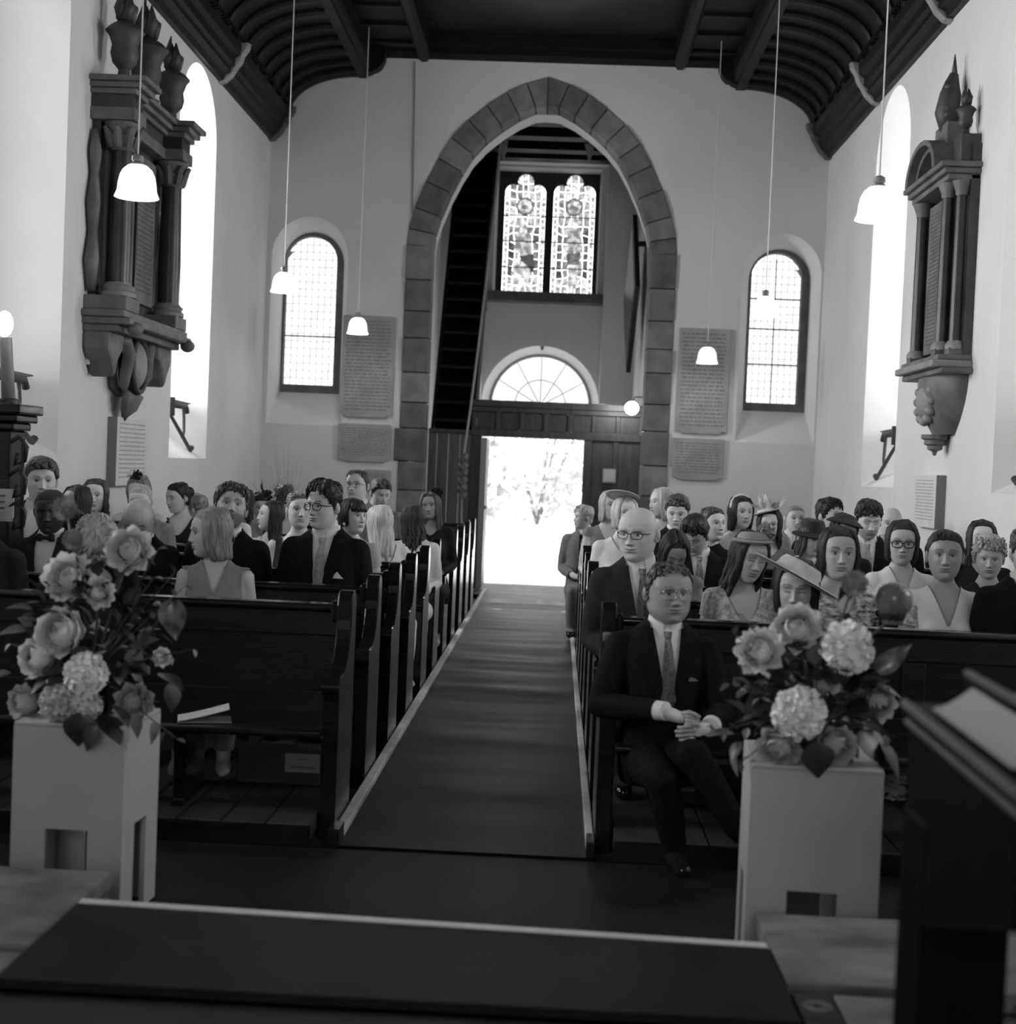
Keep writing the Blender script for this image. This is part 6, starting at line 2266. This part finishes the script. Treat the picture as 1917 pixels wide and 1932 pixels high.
person(1262, 1120, ROW(0) - .10, 'elderly man in black suit sitting alone in the front pew, hands clasped', 'm', hscale=1.16, yaw=10, pitch=2, skin=SKIN_T, hair=('receding', dict()), hcol=mat('thin dark hair', .03, .4, .08, 60), wear=('jacket', SUIT, .24), tie=TIE2, glasses=(METALF, dict(w=.027, h=.022, r=.0016)),
       head=dict(wide=1.13, jaw=1.10, brow=.5, smile=.4), res=2, body=(OMB, 'elder'), byaw=6, extra=elder_extra)
person(1203, 1008, ROW(1) - .05, 'bald man with half-rimmed glasses and grey suit looking across the aisle', 'm', hscale=1.14, yaw=-30, pitch=6, skin=SKIN_L, wear=('jacket', SUITG, .22), tie=TIE2, glasses=(FRAME, dict(r=.0020, h=.016)), head=dict(brow=.35, smile=.7, wide=1.04, jaw=1.04), res=2, byaw=6)


def floral_hat(o, b, Mh):
    xf(brim_hat_mb(.10, .07, .03, droop=.012), Mh @ TR(-.01, .0, .10, -10, -8)).build('hat', HATG, o, smooth=True, angle=50)
    xf(pompon(.05, 2, 70), Mh @ TR(.05, .0, .14)).build('hat_flower', HATG, o)


person(1413, 1052, ROW(1) + .05, 'young woman with long black hair, grey hat and pale embroidered dress', 'f', hscale=1.12, yaw=14, pitch=14, roll=8, skin=SKIN_M, hair=('long', dict(length=.24, a0=.95, n=44)), hcol=HAIR_K, wear=('dress', DRESS_E, (.40, .46, .10)), head=dict(eyes='down'), res=2, extra=floral_hat, byaw=8)


def wide_hat(o, b, Mh):
    xf(brim_hat_mb(.20, .095, .060, droop=.006), Mh @ TR(.0, .0, .062, -14, 27)).build('brim_hat', HATP, o, smooth=True, angle=50)


person(1503, 1112, ROW(1) - .42, 'woman under a wide tilted pale straw hat behind the right bouquet', 'f', hscale=1.15, yaw=-14, pitch=8, skin=SKIN_M, hair=('bob', dict(length=.06, n=34)), hcol=HAIR_K, wear=('sleeved', DRESS_M, (.5, .52, 9)), head=dict(eyes='down'), res=2, extra=wide_hat, scale=.96)
person(1582, 1045, ROW(1) + .12, 'woman with side-swept black hair in a ruffled patterned dress', 'f', yaw=-16, pitch=2, skin=SKIN_M, hair=('bob', dict(length=.05, n=40, part=.02, a0=1.1)), hcol=HAIR_K, wear=('dress', DRESS_P, (.47, .5, .16)), res=2, head=dict(brow=.85), byaw=16, scale=1.08)


def ruffles(o, b, Mh):
    for s in (-1, 1):
        sh, el = Vector(b.P['sh', s]), Vector(b.P['el', s])
        d = (el - sh).normalized()
        m = MB()
        ring = []
        for k in range(4):
            t = k / 3
            c = sh + d * (.02 + .10 * t)
            rr_ = .060 + .028 * t
            u = d.cross(Vector((0, 1, 0))).normalized(); w = d.cross(u)
            ring.append([c + (u * math.cos(2 * PI * i / 40) + w * math.sin(2 * PI * i / 40)) * rr_ * (1 + .10 * t * math.sin(i * 2.2)) for i in range(40)])
        m.loft(ring, cap0=False, cap1=False)
        m.build('ruffle_sleeve', DRESS_E, o, smooth=True)


person(1783, 1050, ROW(1), 'young woman with hair tied back in a pale V-necked dress with ruffled sleeves', 'f', hscale=1.1, yaw=-12, pitch=0, skin=SKIN_T, hair=('bun',), hcol=HAIR_K, wear=('dress', DRESS_L, (-.38, .46, .03)), res=2, head=dict(brow=.8), extra=ruffles)
person(1942, 1045, ROW(1) - .1, 'guest in black cut by the right edge, only an arm showing', 'm', hair=('short',), wear=('jacket', SUIT))
person(1272, 1043, ROW(2), 'woman with glossy parted black hair looking down behind the bald man', 'f', yaw=10, pitch=38, skin=SKIN_T, hair=('long', dict(length=.18, part=.0)), hcol=HAIR_K, wear=('dress', DRESS_M, (.46, .5, .02)), head=dict(eyes='down'))
person(1702, 1025, ROW(2), 'woman with dark bob, thick glasses and white collared coat', 'f', hscale=1.05, yaw=-10, pitch=6, skin=SKIN_M, hair=('bob', dict(length=.055, n=40, part=.03, a0=1.05)), hcol=HAIR_K, wear=('sleeved', DRESS_L, (-.42, .54, 9)), glasses=(FRAME, dict(r=.003, w=.027, h=.019)), res=2)
person(1866, 1055, ROW(2) - .1, 'elderly woman with short white hair at the right edge', 'f', yaw=-14, pitch=6, skin=SKIN_M, hair=('grey_short',), hcol=HAIR_G, wear=('sleeved', DRESS_D, (.50, .53, 9)), head=dict(brow=.3), res=2)
person(1312, 1013, ROW(3) - .1, 'young man with thick black hair bowing his head, black suit', 'm', yaw=-24, pitch=30, skin=SKIN_M, hair=('short', dict(top=.022, thick=.018)), hcol=HAIR_K, wear=('jacket', SUIT), tie=TIE2, head=dict(eyes='down'))
person(1530, 1015, ROW(3), 'woman hidden under a dark wide-brimmed hat', 'f', yaw=25, pitch=14, skin=SKIN_L, hair=('bob', dict(n=24)), hcol=HAIR_B, wear=('sleeved', DRESS_D, (.5, .52, 9)), hat=[('brim_hat', brim_hat_mb(.135, .085, .085, droop=.02), HATK, TR(0, 0, .045, -6))])
person(1852, 1018, ROW(3), 'woman with straight black hair behind the white-haired lady', 'f', yaw=-10, skin=SKIN_L, hair=('long', dict(length=.16, a0=1.0)), hcol=HAIR_K, wear=('sleeved', DRESS_D, (.5, .52, 9)), res=0, hm=0)
person(1592, 1005, ROW(3) + .3, 'woman with a glossy black saucer hat tipped forward', 'f', yaw=10, pitch=12, skin=SKIN_M, hair=('bob', dict(n=24)), hcol=HAIR_K, wear=('sleeved', DRESS_D, (.5, .52, 9)), res=0, hm=0, hat=[('saucer_hat', brim_hat_mb(.13, .07, .03, droop=.03), HATK, TR(0, -.01, .095, -10, 12))])
person(1345, 990, ROW(4) - .2, 'woman with smooth dark hair and high black collar glancing right', 'f', yaw=32, pitch=-2, skin=SKIN_L, hair=('bun',), hcol=HAIR_B, wear=('sleeved', SUIT, (.57, .58, 9)))


def halo_hat(o, b, Mh):
    m = MB(); m.lathe([(.02, .010), (.09, .006), (.122, -.002), (.124, -.006), (.09, .000), (.02, .006)], 36)
    xf(m, Mh @ TR(-.02, .0, .135, -12, 14)).build('disc_hat', mat('glossy pale hat', .7, .25, .8, 20), o, smooth=True)


person(1180, 972, ROW(4), 'blonde woman with a flat disc hat near the aisle, pale jacket', 'f', yaw=18, pitch=-4, skin=SKIN_L, hair=('bob', dict(length=.05)), hcol=HAIR_W, wear=('sleeved', DRESS_L, (.48, .52, 9)), extra=halo_hat)
person(1638, 983, ROW(4), 'bearded man with black fringe looking down, dark suit and tie', 'm', yaw=4, pitch=16, skin=SKIN_L, hair=('short', dict(front=.070)), hcol=HAIR_K, wear=('jacket', SUIT), tie=TIE1, head=dict(beard=.45, eyes='down'))
person(1566, 975, ROW(5), 'man with black hair in profile between the dark hats', 'm', yaw=40, pitch=-2, skin=SKIN_L, hair=('short',), hcol=HAIR_K, wear=('jacket', SUIT))
person(1278, 968, ROW(5) - .2, 'young man with dark curls below the right tablets', 'm', yaw=-10, pitch=14, skin=SKIN_L, hair=('curly',), hcol=HAIR_B, wear=('jacket', SUIT))
person(1398, 968, ROW(5), 'woman with pale headband across dark hair', 'f', yaw=20, skin=SKIN_L, hair=('bob', dict()), hcol=HAIR_K, wear=('sleeved', DRESS_L, (.5, .52, 9)),
       hat=[('headband', MB().tube([(.088 * math.cos(PI * k / 12), -.02, .035 + .098 * math.sin(PI * k / 12)) for k in range(13)], .011, 6), WHITEH, TR(0, 0, 0, -12))])
person(1682, 987, ROW(5), 'balding man behind the woman in glasses', 'm', yaw=-12, pitch=10, skin=SKIN_L, hair=None, wear=('jacket', SUIT), res=0)
FEA = mat('pale feathers', .5, .8, .65, 30)
person(1452, 990, ROW(4) + .3, 'dark-haired woman wearing a large pale feathered fascinator', 'f', yaw=-10, pitch=6, skin=SKIN_L, hair=('long', dict(length=.16)), hcol=HAIR_K, wear=('sleeved', DRESS_M, (.5, .52, 9)),
       hat=[('feather_fascinator', feathers(26, .17, 6, 1.3), FEA, TR(-.02, -.02, .10)), ('fascinator_base', brim_hat_mb(.10, .06, .02, droop=.01), FEA, TR(-.03, -.01, .105, -10, -16))])
person(1500, 980, ROW(6), 'fair man with cropped hair and grey suit before the right corner', 'm', yaw=6, pitch=0, skin=SKIN_L, hair=('crop',), hcol=HAIR_F, wear=('jacket', SUITM), tie=TIE1)
person(1248, 950, ROW(6), 'guest with white-blonde hair beside the stone jamb', 'f', yaw=-60, hair=('bob', dict(n=30)), hcol=HAIR_W, wear=('sleeved', DRESS_M, (.5, .52, 9)), res=0, hm=0)
person(1152, 955, ROW(6), 'fair-haired woman behind the disc hat, grey dress', 'f', yaw=16, skin=SKIN_L, hair=('bob', dict(n=30)), hcol=HAIR_W, wear=('dress', DRESS_M, (.46, .5, .02)), res=0, hm=0)
person(1100, 978, ROW(8), 'grey-haired guest farthest down the right side of the aisle', 'm', yaw=-70, hair=('short',), hcol=HAIR_G, wear=('jacket', SUITM), res=0, hm=0)
# ================================================================== FLOWERS
PETAL = mat('white petal', 0.9, 0.6, 0.94, 6)
PETALG = mat('pale dull petal', 0.62, 0.65, 0.72, 6)
PETALM = mat('mid pompon petal', 0.22, 0.7, 0.32, 8)
LEAFD = mat('dark leaf', 0.012, 0.35, 0.03, 9)
LEAFM = mat('mid green leaf', 0.05, 0.4, 0.10, 9)
LEAFL = mat('pale leaf', 0.14, 0.45, 0.22, 9)
WAXY = mat('veined waxy leaf', 0.06, 0.25, 0.24, 22, detail=2)


def petal(m, base, out, up, L, W, curl, cup, tip=0.25, n=5):
    """one curved petal: base point, outward and upward unit vectors"""
    side = out.cross(up).normalized()
    rows = []
    for j in range(n + 1):
        t = j / n
        w = W * math.sin(PI * (0.12 + 0.80 * t) ** 0.9) if t < 1 else W * tip
        w = max(w, W * 0.15) if t < 1 else W * tip
        a = curl * t
        c = base + (up * math.cos(a) + out * math.sin(a)) * (L * t) + out * (cup * math.sin(PI * t) * L)
        row = []
        for i in (-1, -0.5, 0, 0.5, 1):
            row.append(c + side * (w * i) - out * (abs(i) ** 2 * w * 0.35))
        rows.append(row)
    vs = [p for r in rows for p in r]
    fs = [(j * 5 + i, j * 5 + i + 1, (j + 1) * 5 + i + 1, (j + 1) * 5 + i) for j in range(n) for i in range(4)]
    m.add(vs, fs)


def rose_mesh(seed, openness=1.0, pointed=0.35):
    """unit rose, opening along +Z, radius about 1: wrapped shells round a heart, outer petals flaring"""
    q = random.Random(seed)
    m = MB()
    m.ball((0, 0, -.1), .2, 10, 8)
    k0 = 0
    for n, tipang, rad, flare, half in ((3, .12, .30, .22, 1.0), (4, .26, .40, .26, .95), (5, .46, .50, .28, .88), (6, .68, .60, .30, .80), (7, .92, .70, .32, .72), (8, 1.18, .79, .34, .66), (8, 1.46, .86, .30, .60)):
        for k in range(n):
            a = 2 * PI * (k + .39 * k0) / n + q.uniform(-.15, .15)
            tp = tipang * openness + q.uniform(-.07, .07)
            rd = rad * q.uniform(.95, 1.06)
            hw = half * q.uniform(.9, 1.12)
            nv, nu = 5, 6
            vs = []
            for j in range(nv + 1):
                v = j / nv
                ph = tp + 1.15 * (1 - v)
                prof = (.45, .78, .96, 1.0, .86, .50)[j]
                r_ = rd * (1 + flare * v ** 3)
                c = Vector((math.sin(ph) * math.cos(a), math.sin(ph) * math.sin(a), math.cos(ph)))
                sd = Vector((-math.sin(a), math.cos(a), 0))
                for i in range(nu + 1):
                    u = 2 * i / nu - 1
                    d = (c + sd * (u * hw * prof * .8)).normalized()
                    notch = (.20 * (1 - abs(u)) ** 1.5 * (v == 1) + .06 * (1 - abs(u)) * (v > .75)) * pointed * (1 + q.uniform(-.3, .3))
                    up = Vector((0, 0, .10 * flare * abs(u) * v))
                    vs.append(d * (r_ * (1 + notch) - .03 * abs(u) * rd) - Vector((0, 0, .30 * rd)) + up)
            w = nu + 1
            m.add(vs, [(j * w + i, j * w + i + 1, (j + 1) * w + i + 1, (j + 1) * w + i) for j in range(nv) for i in range(nu)])
        k0 += 1
    return m.mesh('rose', True)


def peony_mesh(seed):
    q = random.Random(seed)
    m = MB()
    m.ball((0, 0, 0), .62, 12, 10)
    for k in range(190):
        z = 1 - 1.6 * (k + .5) / 190
        a = k * 2.39996
        r = math.sqrt(max(0, 1 - z * z))
        d = Vector((r * math.cos(a), r * math.sin(a), z))
        t = Vector((q.gauss(0, 1), q.gauss(0, 1), q.gauss(0, 1)))
        side = (t - d * t.dot(d)).normalized()
        petal(m, d * .55, side, d, .42 * q.uniform(.8, 1.15), .17, .75, .12, .6, 4)
    return m.mesh('peony', True)


def pompon_mesh(seed):
    q = random.Random(seed)
    m = MB()
    m.ball((0, 0, 0), .6, 12, 10)
    for k in range(220):
        z = 1 - 2 * (k + .5) / 220
        a = k * 2.39996
        r = math.sqrt(max(0, 1 - z * z))
        d = (Vector((r * math.cos(a), r * math.sin(a), z)) + Vector((q.gauss(0, .06), q.gauss(0, .06), q.gauss(0, .06)))).normalized()
        s = d.cross(Vector((.3, .2, 1))).normalized() * .055
        u = d.cross(s).normalized() * .05
        L = q.uniform(.93, 1.06)
        m.add([d * .5 + s, d * .5 - s, d * .85 - s + u, d * L, d * .85 + s + u], [(0, 1, 2, 4), (2, 3, 4)])
    return m.mesh('pompon_bloom', True)


def leaf_mesh(w=.42, fold=.12, bend=.25, n=7, name='leaf'):
    """unit leaf along +Y from the origin, upper side +Z"""
    m = MB()
    rows = []
    for j in range(n + 1):
        t = j / n
        ww = w * math.sin(PI * min(1, t * .97 + .03) ** .85) * (1 - .25 * t)
        z = -bend * t * t
        rows.append([(-ww, t, z + fold * ww / w), (-ww * .5, t, z + fold * .4 * ww / w), (0, t, z), (ww * .5, t, z + fold * .4 * ww / w), (ww, t, z + fold * ww / w)])
    vs = [p for r in rows for p in r]
    fs = [(j * 5 + i, j * 5 + i + 1, (j + 1) * 5 + i + 1, (j + 1) * 5 + i) for j in range(n) for i in range(4)]
    m.add(vs, fs)
    m.add([(v[0], v[1], v[2] - .012) for v in vs], [tuple(reversed(f)) for f in fs])
    return m.mesh(name, True)


ROSES = [rose_mesh(1, 1.12, .65), rose_mesh(2, 1.05, .5), rose_mesh(3, .9, .3)]
PEONY = [peony_mesh(4), peony_mesh(5)]
POMP = pompon_mesh(6)
LEAF = [leaf_mesh(.40, .12, .2), leaf_mesh(.30, .10, .35), leaf_mesh(.55, .06, .25)]
for me in ROSES + PEONY + [POMP] + LEAF:
    me.materials.append(PETAL)


def aim(d, spin=0.0):
    return (Vector(d).to_track_quat('Z', 'Y') @ Euler((0, 0, spin)).to_quaternion()).to_euler()


def aim_y(d, spin=0.0):
    return (Vector(d).to_track_quat('Y', 'Z') @ Euler((0, spin, 0)).to_quaternion()).to_euler()


def bouquet(root_loc, label, blooms, leaves, centre, spread, nleaf, seed, stems_to):
    """blooms: (kind, px, py, Y, radius px, facing offset); everything placed at its own depth above the plinth"""
    q = random.Random(seed)
    r = empty('flower_arrangement', root_loc); tag(r, label, 'flowers', 'flower arrangements on plinths')
    R0 = Vector(root_loc)
    b = MB(); b.lathe([(.05, 0), (.085, .01), (.095, .06), (.085, .085), (.0, .08)], 18); b.build('bowl', mat('dark bowl', .02, .4), r, smooth=True)
    foot = Vector((0, 0, .07))
    for i, (kind, px, py, Y, rp, dx, dz) in enumerate(blooms):
        p = at(px, py, Y) - R0
        rad = rp / 2700 * Y
        d = Vector((dx, -1.0, dz)).normalized()
        nm, me, mt = {'rose': ('rose', ROSES[i % 2], PETAL), 'ruffled': ('rose', ROSES[2], PETAL), 'dull': ('rose', ROSES[1], PETALG), 'peony': ('peony', PEONY[i % 2], PETAL), 'hydrangea': ('hydrangea', PEONY[(i + 1) % 2], PETALG), 'pompon': ('chrysanthemum', POMP, PETALM)}[kind]
        s = rad * (1.12 if kind in ('rose', 'ruffled', 'dull') else 1.0)
        o = inst(nm, me, r, p, aim(d, i * 1.3), (s, s, s), mt)
        st = MB(); mid = foot.lerp(p, .55) + Vector((0, .02, .03))
        base = p - d * rad * .5
        st.tube([foot, mid, base], [.005, .004, .004], 6); st.build('stem', LEAFM, r, smooth=True)
        # sepals and two leaves behind each bloom
        for k in range(3):
            a = q.uniform(0, 2 * PI)
            dd = Vector((math.cos(a), .35, math.sin(a)))
            L = rad * q.uniform(1.2, 1.8)
            inst('leaf', LEAF[q.randrange(3)], r, base + Vector((0, .01, 0)), aim_y(dd, q.uniform(-.6, .6)), (L, L, L), q.choice((LEAFD, LEAFD, LEAFM)))
    for (px, py, Y, L, dx, dz, wi, mt) in leaves:
        p = at(px, py, Y) - R0
        d = Vector((dx, -.25, dz)).normalized()
        inst('leaf', LEAF[wi], r, p, aim_y(d, q.uniform(-.4, .4)), (L, L, L), mt)
    c = Vector(centre) - R0
    for k in range(nleaf):
        a, e = q.uniform(0, 2 * PI), q.uniform(-1, 1)
        rr_ = q.uniform(.35, 1.0) ** .6
        p = c + Vector((spread[0] * rr_ * math.cos(a) * math.sqrt(1 - e * e), spread[1] * rr_ * math.sin(a) * math.sqrt(1 - e * e), spread[2] * rr_ * e))
        if p.z < .03:
            p.z = .03 + q.uniform(0, .03)
        d = (p - (c * .6 + foot * .4)).normalized() + Vector((q.uniform(-.4, .4), q.uniform(-.7, .1), q.uniform(-.5, .3)))
        L = q.uniform(.045, .095)
        inst('leaf', LEAF[q.randrange(3)], r, p, aim_y(d, q.uniform(-1, 1)), (L, L, L), q.choice((LEAFD, LEAFD, LEAFD, LEAFM, LEAFM, LEAFM, LEAFL)))
    # trailing sprigs
    for (px, py, Y, n, dx, dz, L) in stems_to:
        e = at(px, py, Y) - R0
        st = MB(); st.tube([foot + Vector((0, 0, .05)), foot.lerp(e, .6) + Vector((0, 0, .03)), e], [.003, .0025, .0015], 5); st.build('stem', LEAFM, r)
        for k in range(n):
            t = .45 + .55 * k / max(1, n - 1)
            p = foot.lerp(e, t) + Vector((0, 0, .03 * (1 - t)))
            s = 1 if k % 2 else -1
            inst('leaf', LEAF[0], r, p, aim_y(Vector((dx * .5 + s * .7 * dz, -.3, dz * .5 - s * .7 * dx)), q.uniform(-.4, .4)), (L, L, L), q.choice((LEAFM, LEAFL)))
    return r


def globe_bud(root, px, py, Y, rp):
    p = at(px, py, Y) - Vector(root.location)
    s = rp / 2700 * Y
    m = MB()
    rings = []
    for j in range(15):
        t = j / 14
        z = 1.0 - 2.35 * t
        rr_ = math.sqrt(max(.01, 1 - min(1, abs(z)) ** 2.2)) if z > -.55 else .74 - .25 * (-.55 - z)
        rings.append([(rr_ * (1 + .04 * math.cos(k * 3)) * math.cos(2 * PI * k / 24), rr_ * (1 + .04 * math.cos(k * 3)) * math.sin(2 * PI * k / 24), z) for k in range(24)])
    m.loft(rings)
    o = m.build('globe_bud', WAXY, root, smooth=True, loc=p); o.scale = (s, s, s)
    m = MB()
    for k in range(9):
        a = 2 * PI * k / 9
        petal(m, Vector((math.cos(a) * .6, math.sin(a) * .6, -1.15)), Vector((math.cos(a), math.sin(a), 0)), Vector((0, 0, 1)), .8, .3, .1, .2, .1, 4)
    m.build('sepals', LEAFD, o, smooth=True)
    st = MB(); st.tube([Vector((0, 0, .07)), p * .6 + Vector((0, .02, .05)), p - Vector((0, 0, s))], [.006, .005, .005], 6); st.build('stem', LEAFM, root)


def spathe(root, px, py, Y, L, W, dirx, dirz, face):
    """broad heart-shaped waxy leaf"""
    p = at(px, py, Y) - Vector(root.location)
    m = MB()
    rows = []
    for j in range(11):
        t = j / 10
        w = W * math.sin(PI * min(1, .10 + .9 * t) ** .75) * (1 - .12 * t)
        rows.append([(-w + 2 * w * i / 8, L * (t - .5), -.25 * w * (1 - (i / 4 - 1) ** 2) + .06 * L * math.sin(t * 5)) for i in range(9)])
    vs = [q for r_ in rows for q in r_]
    fs = [(j * 9 + i, j * 9 + i + 1, (j + 1) * 9 + i + 1, (j + 1) * 9 + i) for j in range(10) for i in range(8)]
    m.add(vs, fs); m.add([(v[0], v[1], v[2] - .004) for v in vs], [tuple(reversed(f)) for f in fs])
    o = m.build('spathe', WAXY, root, smooth=True, loc=p)
    yv = Vector((dirx, 0, dirz)).normalized(); zv = Vector(face).normalized(); xv = yv.cross(zv).normalized(); zv = xv.cross(yv)
    o.rotation_euler = Matrix((xv, yv, zv)).transposed().to_euler()
    st = MB(); st.tube([Vector((0, 0, .07)), p * .55 + Vector((0, .02, .03)), p - yv * L * .5], [.005, .004, .004], 6); st.build('stem', LEAFM, root)


LZ, RZ = 0.03 + 0.615 + 0.0125, 0.03 + 0.645 + 0.0125
LY, RY = 4.42, 4.18
fl = bouquet((-1.456, 4.47, LZ), 'white roses and hydrangeas with dark leaves on the left plinth',
             [('rose', 128, 1088, LY, 38, .1, .25), ('rose', 243, 1037, LY + .05, 36, .1, .15), ('rose', 187, 1117, LY, 24, .5, .3), ('ruffled', 113, 1192, LY - .06, 40, -.1, .25), ('ruffled', 66, 1240, LY - .04, 32, -.4, .1),
              ('peony', 163, 1272, LY - .08, 48, .1, .3), ('hydrangea', 112, 1325, LY - .06, 42, -.3, -.1), ('dull', 39, 1325, LY, 28, -.6, .0), ('dull', 252, 1325, LY - .04, 30, .3, .1), ('rose', 306, 1240, LY, 15, .7, .2),
              ('hydrangea', 165, 1330, LY - .08, 34, .1, -.2), ('pompon', 122, 959, LY + .02, 25, 0, 0), ('pompon', 137, 1017, LY, 21, 0, 0)],
             [(150, 1345, LY - .12, .10, .1, -.9, 2, LEAFD), (190, 1350, LY - .12, .11, .7, -.5, 2, LEAFD), (180, 1370, LY - .16, .08, -.4, -.9, 2, LEAFD), (215, 1330, LY - .12, .09, .5, -.3, 2, LEAFD), (300, 1270, LY - .02, .10, .8, -.2, 2, LEAFD),
              (320, 1290, LY, .09, .3, -.8, 2, LEAFD), (70, 1105, LY, .08, -.8, .5, 0, LEAFM), (60, 1150, LY, .08, -.9, .2, 0, LEAFM), (50, 1190, LY + .02, .09, -.9, .0, 0, LEAFM), (20, 1270, LY + .02, .08, -.8, -.2, 0, LEAFD),
              (290, 1360, LY - .08, .07, .2, -1, 1, LEAFL), (262, 1350, LY - .10, .07, -.1, -1, 1, LEAFL)],
             at(180, 1200, 4.50), (.20, .12, .21), 190, 2,
             [(330, 1080, LY, 7, .6, .8, .035), (350, 1105, LY - .03, 6, .8, .6, .03), (365, 1225, LY - .03, 6, 1, -.1, .028), (300, 1035, LY, 6, .4, 1, .03), (20, 1215, LY, 5, -1, .1, .03), (335, 1395, LY - .1, 5, .5, -.8, .03), (290, 1090, LY - .03, 6, .5, .9, .035)])
spathe(fl, 327, 1172, LY - .05, .125, .045, .15, -1.0, (.1, -1, .3))

fr_ = bouquet((0.785, 4.22, RZ), 'white peonies and roses with dark leaves on the right plinth',
              [('rose', 1433, 1226, RY - .02, 36, -.3, .3), ('rose', 1505, 1184, RY, 38, -.1, .35), ('peony', 1598, 1222, RY - .04, 58, .2, .2), ('peony', 1508, 1345, RY - .10, 58, -.1, .0), ('dull', 1468, 1415, RY - .1, 36, -.3, -.2), ('dull', 1583, 1410, RY - .08, 32, .3, -.1),
               ('dull', 1665, 1330, RY, 28, .6, -.1), ('pompon', 1613, 1101, RY + .02, 27, 0, 0), ('ruffled', 1560, 1290, RY + .02, 22, .1, .2)],
              [(1420, 1300, RY - .04, .07, -.7, .6, 0, LEAFL), (1400, 1340, RY - .05, .07, -.6, .5, 0, LEAFL), (1385, 1385, RY - .05, .08, -1, .1, 0, LEAFL), (1400, 1400, RY - .05, .07, -.5, -.7, 0, LEAFM), (1390, 1425, RY - .05, .06, -.2, -1, 1, LEAFL),
               (1540, 1400, RY - .14, .10, .1, -.8, 2, LEAFD), (1620, 1380, RY - .04, .12, .6, -.5, 2, LEAFD), (1660, 1400, RY - .02, .12, .5, -.6, 2, LEAFD), (1640, 1290, RY, .10, .8, -.1, 2, LEAFD), (1480, 1280, RY - .06, .08, -.3, .3, 2, LEAFD),
               (1440, 1280, RY - .06, .06, -.5, .2, 0, LEAFM), (1545, 1260, RY - .06, .07, .2, -.2, 2, LEAFD)],
              at(1530, 1310, 4.26), (.18, .11, .17), 180, 5,
              [(1385, 1195, RY, 6, -.7, .7, .03), (1375, 1290, RY - .02, 7, -.9, .4, .035), (1350, 1380, RY - .05, 6, -1, -.2, .035), (1400, 1160, RY + .02, 5, -.5, .9, .03), (1395, 1440, RY - .08, 5, -.6, -.8, .03), (1555, 1165, RY, 4, .2, 1, .025), (1690, 1390, RY, 5, .9, -.4, .04)])
globe_bud(fr_, 1686, 1132, RY + .02, 34)
spathe(fr_, 1688, 1240, RY - .02, .13, .032, .8, .65, (.1, -1, .2))
